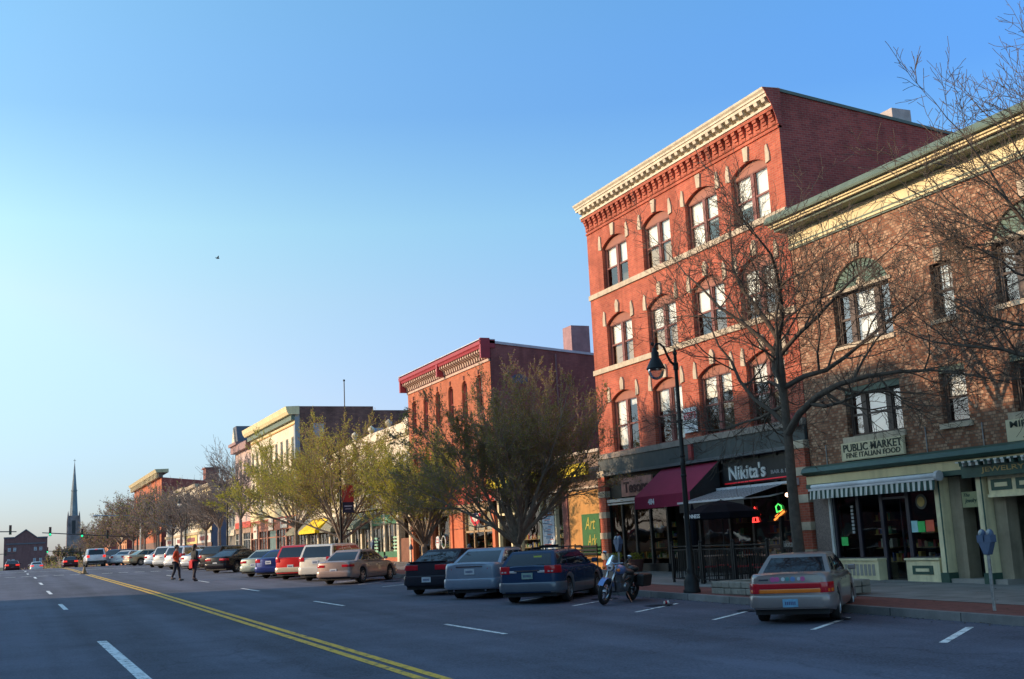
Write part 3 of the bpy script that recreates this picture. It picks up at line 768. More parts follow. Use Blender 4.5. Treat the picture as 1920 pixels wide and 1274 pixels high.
# shop names
LET = pm('pale_grey_lettering', (0.62, 0.62, 0.60), .5)
ns = thing('restaurant_sign', "pale raised letters reading Nikita's above a red neon line", 'sign', (F, 31, 3.6))
mb = MB(); text_mb(mb, "Nikita's", 2.0, 0.47, 0.05, 0.02, place=on_facade(F-0.02, 31.85, 3.6)); mb.build('lettering', LET, ns)
mb = MB(); text_mb(mb, "BAR & BISTRO", 1.5, 0.12, 0.02, 0.01, place=on_facade(F-0.02, 29.6, 3.66)); mb.build('small_lettering', pm('dim_lettering', (0.3, 0.3, 0.3), .6), ns)
mb = MB(); mb.tube([(F-0.06, 32.1, 3.5), (F-0.06, 28.0, 3.53)], 0.022, 6); mb.build('neon_line', pm('red_neon', (0.75, 0.01, 0.02), .4, 0, emis=0.2), ns)
mb = MB(); mb.box(F-0.03, F+0.04, 28.2, 32.2, 3.46, 4.2); mb.build('backing_panel', BLACKP, ns)
ts = thing('shop_sign', 'brownish pink sign board reading Tesoro beside the maroon awning', 'sign', (F, 37.8, 3.7))
mb = MB(); mb.box(F-0.14, F-0.08, 36.7, 39.0, 3.45, 4.15); mb.build('board', pm('tesoro_board', (0.50, 0.24, 0.19), .7, .45, 1.8), ts)
mb = MB(); text_mb(mb, "Tesoro", 1.9, 0.42, 0.02, 0.03, place=on_facade(F-0.142, 38.8, 3.58)); mb.build('lettering', pm('brown_lettering', (0.10, 0.035, 0.03), .7), ts)
# neon beer signs: generic lit shapes behind the glass
RN = pm('red_neon_tube', (1.0, 0.05, 0.04), .4, 0, emis=2.5); GN = pm('green_neon_tube', (0.1, 0.9, 0.15), .4, 0, emis=1.6); BN = pm('pale_blue_neon_tube', (0.35, 0.75, 0.85), .4, 0, emis=0.9); ON = pm('orange_neon_tube', (1.0, 0.3, 0.05), .4, 0, emis=1.6)
def loop(pts, y, z, x=F-0.01, s=1.0): return [(x, y-u*s, z+v*s) for u, v in pts]
t = thing('neon_sign', 'red neon sign shaped like a tall letter A in the restaurant window', 'neon sign', (F, 30.6, 2.4))
mb = MB(); mb.tube(loop([(-.16, -.2), (0, .26), (.16, -.2), (-.16, -.2)], 30.65, 2.42), 0.022, 6); mb.tube(loop([(-.12, -.06), (.1, -.04), (.2, .04)], 30.65, 2.42), 0.018, 6); mb.tube(loop([(-.1, -.2), (0, .1), (.1, -.2)], 30.65, 2.42), 0.016, 6); mb.build('tubing', RN, t)
t = thing('neon_sign', 'green and orange neon sign beside the tree trunk in the restaurant window', 'neon sign', (F, 29.4, 2.4))
mb = MB(); mb.tube(loop([(-.1, .02), (-.14, .2), (0, .28), (.14, .2), (.14, .08), (-.05, .04)], 29.4, 2.45), 0.022, 6); mb.build('green_tubing', GN, t)
mb = MB(); mb.tube(loop([(-.26, -.2), (.26, .04)], 29.4, 2.45), 0.03, 6); mb.tube(loop([(-.22, -.1), (.2, .1)], 29.4, 2.45), 0.012, 6); mb.build('orange_tubing', ON, t)
t = thing('neon_sign', 'round pale blue neon sign with a bottle near the brick pier', 'neon sign', (F, 28.5, 2.4))
mb = MB(); mb.tube(loop([(-.16, .2), (-.08, .3), (.06, .3), (.16, .2)], 28.55, 2.45), 0.03, 6); mb.tube(loop([(-.16, -.25), (-.06, -.34), (.06, -.34), (.16, -.24)], 28.55, 2.45), 0.03, 6); mb.build('tubing', BN, t)
mb = MB(); mb.lathe([(0, -.3), (.07, -.3), (.07, -.02), (.03, .1), (.03, .22), (0, .22)], (F-0.02, 28.55, 2.45), 8); mb.build('bottle_shape', pm('amber_plastic', (0.25, 0.12, 0.03), .4), t)
# window lettering
mb = MB(); text_mb(mb, "Nikita's", 0.75, 0.2, 0.005, 0.01, place=on_facade(F+0.02, 29.5, 1.42)); text_mb(mb, "Bistro", 0.9, 0.22, 0.005, 0.02, place=on_facade(F+0.02, 28.75, 1.15)); mb.build('window_lettering', LET, nb)
# lamp inside
mb = MB(); mb.ball((F+0.5, 29.6, 3.0), 0.07); o = mb.build('ceiling_lamp', pm('warm_bulb', (1.0, 0.6, 0.4), .4, 0, emis=6), nb)
# office banner on the second floor
t = thing('office_sign', 'red and white office rental banner hung between second floor windows', 'sign', (F, 33.9, 5.8))
mb = MB(); mb.box(F-0.1, F-0.08, 33.45, 34.3, 5.4, 6.25, 0); mb.box(F-0.106, F-0.1, 33.5, 34.26, 5.86, 6.1, 1); mb.build('panel', [pm('white_banner', (0.75, 0.72, 0.72), .7), pm('red_banner', (0.6, 0.03, 0.05), .6)], t)
mb = MB(); text_mb(mb, "Office Space", 0.66, 0.09, 0.004, 0.01, place=on_facade(F-0.107, 34.22, 5.98)); text_mb(mb, "FOR LEASE", 0.6, 0.09, 0.004, 0.01, place=on_facade(F-0.107, 34.18, 5.88)); mb.build('lettering', pm('white_lettering', (0.75, .75, .75), .6), t)
mb = MB(); mb.box(F-0.104, F-0.1, 33.6, 34.1, 5.62, 5.64); mb.box(F-0.104, F-0.1, 33.6, 34.15, 5.54, 5.56); mb.build('fine_print', pm('grey_print', (0.2, 0.2, 0.25), .7), t)

# ================================================================== market building (two-tone brick, green and cream trim)
B0, B1 = 8.0, 27.68; zg = gs(22)
mk = thing('market_building', 'speckled two storey brick building with green and cream cornice and market storefront', 'building', (F, B0, zg))
TWO = brick('speckled_brick', (0.25, 0.105, 0.06), (0.58, 0.38, 0.25), (0.15, 0.105, 0.08), 0.12, 0.078, 0.22, 0.009, bias=-0.3)
PAL = [(23.68, 26.02), (17.75, 20.08), (11.8, 14.1)]
SIN = [(21.42, 22.15), (15.5, 16.23), (9.6, 10.3)]
holes = []
for a, b_ in PAL: holes += [(a, b_, 7.02, 9.36), (a, b_-0.12, 4.42, 5.80)]
for a, b_ in SIN: holes += [(a, b_, 7.06, 8.50), (a-0.05, b_+0.10, 4.40, 5.84)]
mb = MB(); wall_front(mb, F, B0, B1, 3.6, 10.3, holes, 0.25)
for a, b_ in PAL: arch_fill(mb, F, a, b_, 8.60, 9.35, 9.36, 0.25)
mb.build('front_wall', TWO, mk)
mb = MB(); sloped_box(mb, F+0.02, F+22, B0, B1, zg-0.4, 10.2, 10.2); mb.quad((F, B0, 10.9), (F+22, B0, 10.7), (F+22, B1, 10.7), (F, B1, 10.9)); mb.build('side_wall', SIDE_BRICK, mk)
mb = MB()
for a, b_ in PAL:
    mb.box(F-0.05, F+0.1, a-0.12, b_+0.12, 8.50, 8.60); mb.box(F-0.06, F+0.1, a-0.05, b_+0.05, 6.90, 7.018); mb.box(F-0.06, F+0.1, a-0.08, b_+0.06, 4.26, 4.415)
    c = (a+b_)/2; mb.prism([(c-0.10, 9.40), (c+0.10, 9.40), (c+0.15, 9.78), (c-0.15, 9.78)], 'x', F-0.07, F+0.01)
    mb.lathe([(0, -.05), (.14, -.05), (.14, .02), (0, .05)], (F+0.08, c, 8.68), 12, axis='x')
for a, b_ in SIN:
    mb.box(F-0.06, F+0.1, a-0.1, b_+0.1, 6.95, 7.056); mb.box(F-0.06, F+0.1, a-0.15, b_+0.2, 4.26, 4.395)
    c = (a+b_)/2; mb.prism([(c-0.09, 8.53), (c+0.09, 8.53), (c+0.14, 8.88), (c-0.14, 8.88)], 'x', F-0.07, F+0.01)
build_each(mb, 'stone_trim', STONE, mk, 0, True)
# fan-shaped wooden lunettes
FAN = pm('lunette_green', (0.085, 0.15, 0.115), .6, .25, 3)
for a, b_ in PAL:
    mb = MB(); c = (a+b_)/2; ww = (b_-a)/2
    arch_panel(mb, F+0.14, a, b_, 8.60, 9.35, 8.6)
    for i in range(17):
        t_ = math.pi*(i+0.5)/17; rr = ww*0.97
        y1, z1 = c-math.cos(t_)*rr, 8.60+math.sin(t_)*0.73
        y0_, z0_ = c-math.cos(t_)*0.2, 8.62+math.sin(t_)*0.15
        d = Vector((0, y1-y0_, z1-z0_)); n_ = Vector((0, -d.z, d.y)).normalized()
        w1_ = 0.022+0.045
        mb.poly([(F+0.07, y0_-n_.y*.012, z0_-n_.z*.012), (F+0.07, y0_+n_.y*.012, z0_+n_.z*.012), (F+0.07, y1+n_.y*w1_, z1+n_.z*w1_*.8), (F+0.07, y1-n_.y*w1_, z1-n_.z*w1_*.8)][::-1])
        mb.poly([(F+0.07, y0_-n_.y*.012, z0_-n_.z*.012), (F+0.07, y1-n_.y*w1_, z1-n_.z*w1_*.8), (F+0.14, y1-n_.y*w1_, z1-n_.z*w1_*.8), (F+0.14, y0_-n_.y*.012, z0_-n_.z*.012)])
    mb.build('fan_lunette', FAN, mk)
OLIVE = pm('window_brown_dark', (0.09, 0.06, 0.05), .6, .2, 2)
for a, b_ in PAL:
    window(mk, F+0.14, a+0.02, b_-0.02, 7.02, 8.50, (0.55, 1, 0.55), (0.0, 1.0, 0.0), OLIVE, PANEM, mull=0.2, grid=None)  # full white backing imitates bright sky reflected in the old panes
    window(mk, F+0.14, a+0.02, b_-0.14, 4.42, 5.62, (0.55, 1, 0.55), (0.0, 0.98, 0.0), OLIVE, PANEM, mull=0.2)
for a, b_ in SIN:
    window(mk, F+0.14, a, b_, 7.06, 8.50, (1,), (0.9,), OLIVE, PANEM, grid=(3, 3))
    window(mk, F+0.14, a-0.05, b_+0.1, 4.40, 5.68, (1,), (0.5,), OLIVE, PANE)
mb = MB()
for a, b_ in PAL: mb.box(F+0.02, F+0.24, a, b_-0.12, 5.62, 5.8)
for a, b_ in SIN: mb.box(F+0.02, F+0.24, a-0.05, b_+0.1, 5.68, 5.84)
build_each(mb, 'window_hood', pm('hood_green', (0.10, 0.13, 0.10), .7, .3, 3), mk)
# cornice
mb = MB()
mb.box(F-0.06, F+0.1, B0, B1+0.02, 10.3, 10.35, 1); mb.box(F-0.09, F+0.1, B0, B1+0.02, 10.35, 10.41, 0); mb.box(F-0.07, F+0.1, B0, B1+0.02, 10.41, 10.47, 1)
mb.box(F-0.05, F+0.1, B0, B1+0.02, 10.47, 10.86, 0)
mb.box(F-0.50, F+0.1, B0, B1+0.1, 10.86, 10.94, 1)
mb.box(F-0.62, F+0.1, B0, B1+0.12, 10.94, 11.0, 0); mb.box(F-0.68, F+0.1, B0, B1+0.14, 11.0, 11.07, 0)
mb.prism([(F+0.5, 11.07), (F-0.80, 11.07), (F-0.82, 11.13), (F-0.70, 11.32), (F+0.5, 11.36)], 'y', B0, B1+0.18, 1)
fix_normals(mb.build('cornice', [CREAM, pm('cornice_green', (0.11, 0.155, 0.12), .6, .2, 2)], mk))
# storefront cornice
mb = MB()
mb.prism([(F+0.1, 3.44), (F-0.30, 3.46), (F-0.40, 3.54), (F-0.34, 3.66), (F-0.22, 3.72), (F+0.1, 3.74)], 'y', B0, B1, 1)
mb.box(F-0.22, F+0.2, B0, B1-0.02, 3.20, 3.44, 0); mb.box(F-0.26, F+0.2, B0, B1-0.02, 3.08, 3.20, 1)
fix_normals(mb.build('storefront_cornice', [CREAM, GREEN], mk))
mb = MB()  # speckled brick end pier
mb.box(F-0.05, F+0.3, 26.95, B1-0.02, zg-0.3, 3.08); mb.build('end_pier', pm('granite_pier', (0.22, 0.17, 0.15), .9, .45, 30), mk)
mb = MB(); mb.box(F-0.08, F+0.25, 26.86, 26.95, zg, 3.06); mb.build('white_jamb', pm('white_trim', (0.6, 0.6, 0.58), .6), mk)
# piers (cream with green edges)
mb = MB()
for a in (22.38, 20.98, 14.8):
    mb.box(F-0.22, F+0.1, a+0.02, a+0.24, zg+0.25, 3.06, 0); mb.box(F-0.235, F-0.22, a+0.04, a+0.08, zg+0.25, 3.06, 1); mb.box(F-0.26, F+0.1, a-0.01, a+0.27, zg-0.05, zg+0.25, 1)
mb.box(F+0.05, F+0.45, 22.0, 22.38, zg, 3.06, 2); mb.box(F+0.05, F+0.9, 20.62, 20.98, zg, 3.06, 2)
build_each(mb, 'storefront_pilaster', [pm('cream_storefront', (0.80, 0.71, 0.45), .6, .14, 2, streak=.3), GREEN, pm('beige_return_panel', (0.34, 0.29, 0.21), .7, .2, 2, streak=.3)], mk)
# bulkheads
CB = pm('cream_storefront', (0.80, 0.71, 0.45)); CBR = pm('bulkhead_grille', (0.35, 0.33, 0.3), .7)
mb = MB()
mb.box(F-0.30, F+0.1, 24.85, 26.85, zg-0.05, 1.02, 0); mb.box(F-0.34, F+0.1, 24.83, 26.87, 1.02, 1.07, 0)
mb.box(F-0.2, F+0.1, 22.72, 23.9, zg-0.05, 1.02, 0); mb.box(F-0.25, F+0.1, 22.7, 23.92, 1.02, 1.07, 0)
mb.box(F-0.215, F-0.2, 22.95, 23.68, 0.66, 0.88, 1); mb.box(F-0.23, F-0.215, 23.08, 23.55, 0.73, 0.81, 0)
for i in range(9): mb.box(F-0.312, F-0.30, 25.0+i*0.16, 25.1+i*0.16, 0.62, 0.92, 2)
build_each(mb, 'bulkhead', [CB, GREEN, CBR], mk)
DB = pm('dark_bronze_frame', (0.03, 0.028, 0.045), .4)
mb = MB()
for y in (26.82, 25.8, 24.85, 23.85, 22.75): mb.box(F-0.02, F+0.1, y-0.06, y+0.06, zg, 3.06)
for a, b_ in ((22.8, 23.8), (24.9, 26.8)): mb.box(F-0.01, F+0.09, a, b_, 1.02, 1.1)
mb.box(F+0.0, F+0.1, 23.9, 24.8, 2.62, 2.68); mb.box(F+0.2, F+0.25, 24.32, 24.38, zg, 2.65)
for a, b_ in ((17.0, 20.6), (14.8, 17.0)): mb.box(F-0.02, F+0.1, a-0.05, a+0.05, zg, 3.06)
mb.box(F+0.5, F+0.56, 21.34, 22.0, zg, 3.06)
build_each(mb, 'storefront_frame', DB, mk)
mb = MB(); mb.quad((F+0.03, 26.85, zg), (F+0.03, 22.75, zg), (F+0.03, 22.75, 3.06), (F+0.03, 26.85, 3.06)); mb.quad((F+0.45, 21.98, zg), (F+0.45, 21.36, zg), (F+0.45, 21.36, 3.06), (F+0.45, 21.98, 3.06)); mb.quad((F+0.4, 20.6, zg), (F+0.4, 15.2, zg), (F+0.4, 15.2, 3.06), (F+0.4, 20.6, 3.06))
mb.build('shop_window', SHOPG, mk)
shop_interior(mk, 22.7, 26.9, zg, 3.1, seed=11); shop_interior(mk, 15.0, 20.9, zg, 3.1, seed=12)
mb = MB(); mb.box(F+0.6, F+3, 21.3, 22.0, zg, 3.1); mb.build('passage', DARKW, mk)
mb = MB(); mb.box(F-0.2, F+0.9, 20.6, 22.4, zg-0.02, zg+0.10); mb.build('door_step', CONC, mk)
# posters, menu sheets
mb = MB(); mb.box(F+0.0, F+0.015, 26.35, 26.62, 1.42, 1.66, 0); mb.box(F+0.0, F+0.015, 23.3, 23.55, 1.72, 2.0, 0); mb.box(F+0.0, F+0.016, 22.98, 23.27, 1.73, 2.02, 1); mb.box(F+0.0, F+0.014, 23.56, 23.8, 1.72, 2.02, 2)
mb.lathe([(0, -.01), (.2, -.01), (.2, .01), (0, .01)], (F+0.01, 23.35, 2.5), 20, 3, 'x'); mb.lathe([(0, -.02), (.13, -.02), (.13, .0), (0, .0)], (F+0.01, 23.35, 2.5), 20, 4, 'x')
for i in range(8): mb.box(F+0.0, F+0.012, 26.02, 26.12, 2.45-i*0.1, 2.52-i*0.1, 5)
build_each(mb, 'window_poster', [pm('green_sheet', (0.05, 0.55, 0.12), .6), pm('orange_sheet', (0.75, 0.12, 0.06), .6), pm('pale_blue_sheet', (0.35, 0.65, 0.7), .6), pm('dark_disc', (0.05, 0.05, 0.04), .5), pm('gold_disc', (0.35, 0.24, 0.06), .5), pm('grey_print2', (0.4, 0.4, 0.4), .6)], mk)
# market awning, rolled with striped valance
t = thing('market_awning', 'green and white striped valance awning over the market storefront', 'awning', (F, 25, 3.1))
VAL = striped('green_white_stripes', (0.66, 0.66, 0.62), (0.03, 0.07, 0.055), 0.20)
mb = MB(); xa = F-0.46
n_ = 50
for i in range(n_):
    y = 22.3+(27.25-22.3)*i/n_; dy_ = (27.25-22.3)/n_
    wv = 0.015*math.sin(i*.9)
    mb.quad((xa, y+dy_, 3.0), (xa, y, 3.0), (xa+wv-.02, y+.008, 2.76), (xa+wv-.02, y+dy_-.008, 2.76))
mb.build('valance', VAL, t)
WMET = pm('white_metal', (0.6, 0.6, 0.62), .4)
mb = MB(); mb.box(F-0.48, F-0.25, 22.3, 27.3, 3.0, 3.055); mb.build('front_bar', WMET, t)
mb = MB(); mb.tube([(F-0.33, 22.3, 3.12), (F-0.33, 27.3, 3.12)], 0.06, 8); mb.build('roller', WMET, t)
mb = MB(); mb.lathe([(0, -.05), (.13, -.05), (.13, .05), (0, .05)], (F-0.38, 22.25, 3.10), 12, 0, 'y'); mb.build('roller_cap', WMET, t)
# signs
SGN = pm('sign_cream', (0.66, 0.58, 0.38), .6, .06, 2); INK = pm('dark_green_ink', (0.02, 0.03, 0.02), .6)
t = thing('market_sign', 'cream board reading Public Market Fine Italian Food above the striped valance', 'sign', (F, 25, 3.95))
mb = MB(); mb.box(F-0.12, F-0.06, 23.62, 26.12, 3.76, 4.25, 0); mb.build('board', SGN, t)
mb = MB(); mb.box(F-0.13, F-0.12, 23.64, 26.10, 3.78, 3.80); mb.box(F-0.13, F-0.12, 23.64, 26.10, 4.21, 4.23); mb.box(F-0.13, F-0.12, 23.64, 23.66, 3.80, 4.21); mb.box(F-0.13, F-0.12, 26.08, 26.10, 3.80, 4.21); mb.build('border', SGN, t)
mb = MB(); text_mb(mb, "PUBLIC MARKET", 2.34, 0.21, 0.012, 0.014, place=on_facade(F-0.121, 26.02, 4.0)); text_mb(mb, "FINE ITALIAN FOOD", 2.16, 0.14, 0.012, 0.01, place=on_facade(F-0.121, 25.92, 3.83)); mb.build('lettering', INK, t)
t = thing('jeweller_sign', 'cream board with letters Mir and J at the frame edge', 'sign', (F, 19.3, 4))
mb = MB(); mb.box(F-0.12, F-0.06, 17.3, 20.18, 3.74, 4.25, 0); mb.build('board', SGN, t)
mb = MB(); text_mb(mb, "MIRACLE", 1.3, 0.15, 0.012, 0.012, place=on_facade(F-0.121, 20.05, 4.06)); text_mb(mb, "JEWELERS", 1.9, 0.2, 0.012, 0.012, place=on_facade(F-0.121, 19.7, 3.80)); mb.build('lettering', INK, t)
t = thing('jewelry_sign', 'dark green fascia sign with gold Jewelry lettering', 'sign', (F, 20, 3.1))
mb = MB(); mb.box(F-0.36, F-0.27, 16, 21.5, 2.98, 3.30, 0); mb.build('board', GREEN, t)
mb = MB(); text_mb(mb, "JEWELRY", 1.3, 0.15, 0.012, 0.012, place=on_facade(F-0.361, 20.85, 3.05)); mb.build('lettering', pm('gold_lettering', (0.38, 0.27, 0.10), .5), t)
mb = MB()
for i in range(20): mb.box(F-0.5, F-0.38, 21.4-i*0.26, 21.28-i*0.26, 3.26, 3.34)
mb.box(F-0.52, F-0.24, 16, 21.5, 3.34, 3.38); mb.build('rolled_awning', striped('green_white_stripes', (.6, .6, .55), (.03, .07, .055), .3), t)
mb = MB()  # panelled transom over the jewellery door
mb.box(F-0.15, F+0.1, 15.2, 20.9, 2.55, 2.98, 0)
for i in range(5): mb.box(F-0.165, F-0.15, 20.8-i*0.75-0.62, 20.8-i*0.75, 2.64, 2.90, 1); mb.box(F-0.18, F-0.165, 20.8-i*0.75-0.5, 20.8-i*0.75-.12, 2.72, 2.82, 0)
mb.box(F-0.2, F+0.05, 15.2, 20.9, 2.48, 2.55, 0)
mb.build('panelled_transom', [CB, GREEN], mk)
t = thing('script_sign', 'small olive hanging sign with green script in the recessed doorway', 'sign', (F, 21.6, 2.5))
mb = MB(); mb.box(F+0.0, F+0.03, 21.18, 21.93, 2.28, 2.66); mb.build('board', pm('olive_board', (0.30, 0.33, 0.18), .6), t)
mb = MB(); text_mb(mb, "The", 0.2, 0.08, 0.008, 0.0, place=on_facade(F-0.002, 21.86, 2.54), shear=.4); text_mb(mb, "Jewelry Box", 0.62, 0.14, 0.008, 0.0, place=on_facade(F-0.002, 21.85, 2.36), shear=.4); mb.build('lettering', GREEN, t)
mb = MB(); mb.tube([(F-0.02, 21.0, 3.3), (F-0.02, 21.0, 4.3)], 0.015, 5); mb.tube([(F-0.02, 22.9, 3.7), (F-0.02, 22.9, 4.4)], 0.015, 5); mb.tube([(F-0.02, 26.9, 3.7), (F-0.02, 26.9, 4.3)], 0.015, 5); build_each(mb, 'conduit', pm('grey_conduit', (0.3, 0.3, 0.3), .5), mk)
# ================================================================== low shop with yellow sign
C0, C1 = 40.87, 51.78; zc = gs(46)
lb = thing('shop_building', 'single storey shop building with brown upper wall and ochre panel between two taller brick blocks', 'building', (F, C0, zc))
STUC = pm('brown_stucco', (0.22, 0.155, 0.125), .9, .2, 1.5, streak=.3)
mb = MB(); wall_front(mb, F+0.02, C0, C1, zc-0.4, 5.45, [(44.0, 51.6, zc-0.1, 4.0)], 0.3)
mb.build('front_wall', STUC, lb)
mb = MB(); sloped_box(mb, F+0.02, F+20, C0, C1, zc-.5, 5.45, 5.2); mb.quad((F+.02, C0, 5.44), (F+20, C0, 5.2), (F+20, C1, 5.2), (F+.02, C1, 5.44)); mb.build('side_wall', ROOFM, lb)
mb = MB(); mb.box(F-0.05, F+0.05, C0+0.08, 43.8, zc-0.2, 3.88); mb.build('ochre_panel', pm('ochre_panel', (0.50, 0.25, 0.07), .75, .12, 1.2, streak=.2), lb)
mb = MB(); mb.box(F-0.09, F+0.03, C0, C1, 3.95, 4.03); mb.box(F-0.06, F+.03, C0, C1, 5.38, 5.5); mb.build('trim_line', pm('pale_trim', (0.5, 0.42, 0.35), .7), lb)
mb = MB(); mb.quad((F+0.12, 51.6, zc), (F+0.12, 44.0, zc), (F+0.12, 44.0, 3.9), (F+0.12, 51.6, 3.9)); mb.build('shop_window', SHOPG, lb)
mb = MB()
for y in (45.2, 46.75, 49.0, 50.0, 51.5): mb.box(F-0.04, F+0.12, y-0.07, y+0.07, zc, 3.9)
mb.box(F-0.02, F+0.12, 45.2, 46.75, 2.9, 3.0); mb.box(F-0.02, F+0.12, 49.0, 51.5, 3.2, 3.3)
build_each(mb, 'storefront_frame', pm('cream_storefront', (.6, .52, .34)), lb)
mb = MB(); mb.box(F-0.02, F+.12, 44.0, 51.6, zc-.1, zc+.45); mb.box(F-.02, F+.12, 44.0, 44.5, zc, 3.9); mb.build('bulkhead', WBROWN, lb)
shop_interior(lb, 44.1, 51.5, zc, 3.9, seed=21)
mb = MB(); mb.box(F-0.06, F-0.04, 45.3, 46.5, zc+.6, 3.0, 0)
rr = random.Random(4)
for i in range(26):
    z = zc+.75+i*0.07; y = 45.4+rr.random()*0.3
    mb.box(F-0.064, F-0.06, y, y+0.3+rr.random()*0.5, z, z+0.035, 1 + (i % 3 == 0))
mb.build('window_banner', [pm('pale_banner', (0.55, 0.62, 0.68), .7, .2, 4), pm('banner_blue', (0.1, 0.25, 0.42), .7), pm('banner_red', (0.5, 0.12, 0.1), .7)], lb)
t = thing('yellow_sign', 'long bright yellow sign board above the low shop, partly behind the tree', 'sign', (F-.3, 46, 4.7))
mb = MB(); mb.box(F-0.62, F-0.48, 41.0, 51.5, 4.45, 4.95, 0); mb.build('board', pm('sunny_yellow', (0.75, 0.58, 0.02), .5, .1, 2), t)
mb = MB(); text_mb(mb, "MARKET  DELI  LOTTO", 6.5, 0.26, 0.01, 0.02, place=on_facade(F-0.622, 50.3, 4.56)); mb.build('lettering', pm('leaf_green_lettering', (0.05, 0.2, 0.04), .6), t)
mb = MB()
for y in (42, 46, 50.5): mb.box(F-0.5, F+0.0, y, y+0.06, 4.5, 4.56)
build_each(mb, 'bracket', IRON, t)
t = thing('art_sign', 'dark green board with gold script letters hung on the ochre panel', 'sign', (F-.1, 41.8, 2.1))
mb = MB(); mb.box(F-0.12, F-0.06, 41.0, 42.55, 1.28, 2.92, 0); mb.build('board', pm('deep_green_board', (0.02, 0.12, 0.03), .6, .2, 3), t)
GOLD = pm('gold_script', (0.42, 0.36, 0.06), .5)
mb = MB(); text_mb(mb, "Art", 0.9, 0.5, 0.01, 0.0, place=on_facade(F-0.122, 42.25, 2.3), shear=.3); text_mb(mb, "Ark", 0.8, 0.45, 0.01, 0.0, place=on_facade(F-0.122, 42.1, 1.65), shear=.3); mb.build('lettering', GOLD, t)
t = thing('bench', 'black slatted metal bench below the green board', 'bench', (F-0.6, 41.8, zc))
mb = MB()
for i in range(4): mb.box(F-0.85+i*0.13, F-0.75+i*0.13, 41.0, 43.0, zc+0.42, zc+0.45)
mb.build('seat', IRON, t)
mb = MB()
for i in range(3): mb.box(F-0.3, F-0.27, 41.0, 43.0, zc+0.52+i*0.14, zc+0.6+i*0.14)
mb.build('backrest', IRON, t)
for y in (41.05, 42.95):
    for x in (F-0.83, F-0.3):
        mb = MB(); mb.box(x, x+0.04, y-0.02, y+0.02, zc, zc+(0.42 if x < F-.5 else 0.95)); mb.build('leg', IRON, t)

# ================================================================== three-storey brick with red cornice
D0, D1 = 51.8, 64.65; zd = gs(58)
db = thing('brick_building', 'three storey orange brick building with dark red bracketed cornice and narrow arched windows', 'building', (F, D0, zd))
cs = [53.35+2.05*i for i in range(6)]
holes = []
for c in cs: holes += [(c-0.38, c+0.38, 8.40, 10.35), (c-0.38, c+0.38, 5.25, 7.25)]
mb = MB(); wall_front(mb, F, D0, D1, 4.75, 11.0, holes, 0.2)
for c in cs: arch_fill(mb, F, c-.38, c+.38, 10.05, 10.34, 10.35, .2); arch_fill(mb, F, c-.38, c+.38, 6.97, 7.24, 7.25, .2)
mb.build('front_wall', ORANGE_BRICK, db)
mb = MB(); sloped_box(mb, F+0.01, F+24, D0, D1, zd-.5, 11.72, 9.6); mb.quad((F, D0, 11.7), (F+24, D0, 9.6), (F+24, D1, 9.6), (F, D1, 11.7)); mb.build('side_wall', PURPLE_BRICK, db)
mb = MB(); mb.prism([(F-.05, 11.71), (F+24, 9.6), (F+24, 9.7), (F-.05, 11.84)], 'y', D0-0.05, D0+0.3); mb.build('coping', pm('pale_metal_coping', (0.5, 0.5, 0.55), .5), db)
for (x, z, w_) in ((24.6, 8.2, .3), (26.0, 9.6, .12)):
    mb = MB(); mb.box(x, x+w_, D0-.05, D0+.02, z, z+w_*.8); mb.build('wall_vent', pm('vent_grey', (.08, .08, .09), .7), db)
mb = MB(); mb.tube([(25.3, D0-.06, 3), (25.3, D0-.06, 11.2)], .05, 6); mb.build('downpipe', pm('mauve_pipe', (.2, .1, .11), .6), db)
mb = MB(); mb.box(26.3, 27.35, D0+0.02, D0+1.0, 10.9, 12.75); mb.build('chimney', pm('mauve_brick_paint', (0.32, 0.19, 0.20), .9, .2, 3), db)
mb = MB(); mb.prism([(22.8, 9.7), (23.7, 9.7), (23.7, 10.0), (23.5, 10.13), (23.25, 10.18), (23.0, 10.13), (22.8, 10.0)], 'y', D0-0.02, D0+.01); mb.build('side_window', pm('bricked_arch_blue', (0.08, 0.10, 0.16), .5), db)
for c in cs:
    for z0_, z1_ in ((8.40, 10.08), (5.25, 7.0)):
        window(db, F+0.12, c-.38, c+.38, z0_, z1_+.2, (1,), (0.45 if (int(c*7) % 3) else 0.6,), pm('red_brown_frame', (0.22, 0.03, 0.03), .6), PANEM, mull=.1)
mb = MB()
for c in cs:
    for z in (8.40, 5.25): mb.box(F-0.06, F+0.02, c-.45, c+.45, z-0.1, z-0.002)
build_each(mb, 'window_sill', pm('red_brown_frame', (0.22, 0.03, 0.03), .6), db)
mb = MB()
for c in cs:
    for z in (10.37, 7.27): mb.prism([(c-.05, z), (c+.05, z), (c+.08, z+.22), (c-.08, z+.22)], 'x', F-.05, F+.01)
build_each(mb, 'keystone', pm('dark_keystone', (0.16, 0.05, 0.04), .8), db)
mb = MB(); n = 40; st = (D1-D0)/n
mb.box(F-0.07, F+.05, D0, D1, 10.82, 10.94, 0)
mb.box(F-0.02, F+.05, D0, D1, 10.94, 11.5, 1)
for i in range(n):
    y = D0+st*(i+.5); mb.prism([(F-.02, 10.98), (F-.1, 11.0), (F-.14, 11.2), (F-.36, 11.34), (F-.36, 11.46), (F-.02, 11.46)], 'y', y-.07, y+.07, 0)
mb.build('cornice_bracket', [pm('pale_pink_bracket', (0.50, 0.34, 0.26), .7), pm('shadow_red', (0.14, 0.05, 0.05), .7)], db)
mb = MB(); mb.prism([(F+.3, 11.47), (F-.42, 11.47), (F-.46, 11.58), (F-.52, 11.64), (F-.54, 11.80), (F+.3, 11.86)], 'y', D0-.05, D1+.1, 0)
mb.box(F-.56, F+.3, D0-.06, D1+.11, 11.861, 11.90, 1)
for y in (D0, 58.2, D1-.02): mb.box(F-.5, F-.0, y-.08, y+.1, 10.95, 11.95, 0)
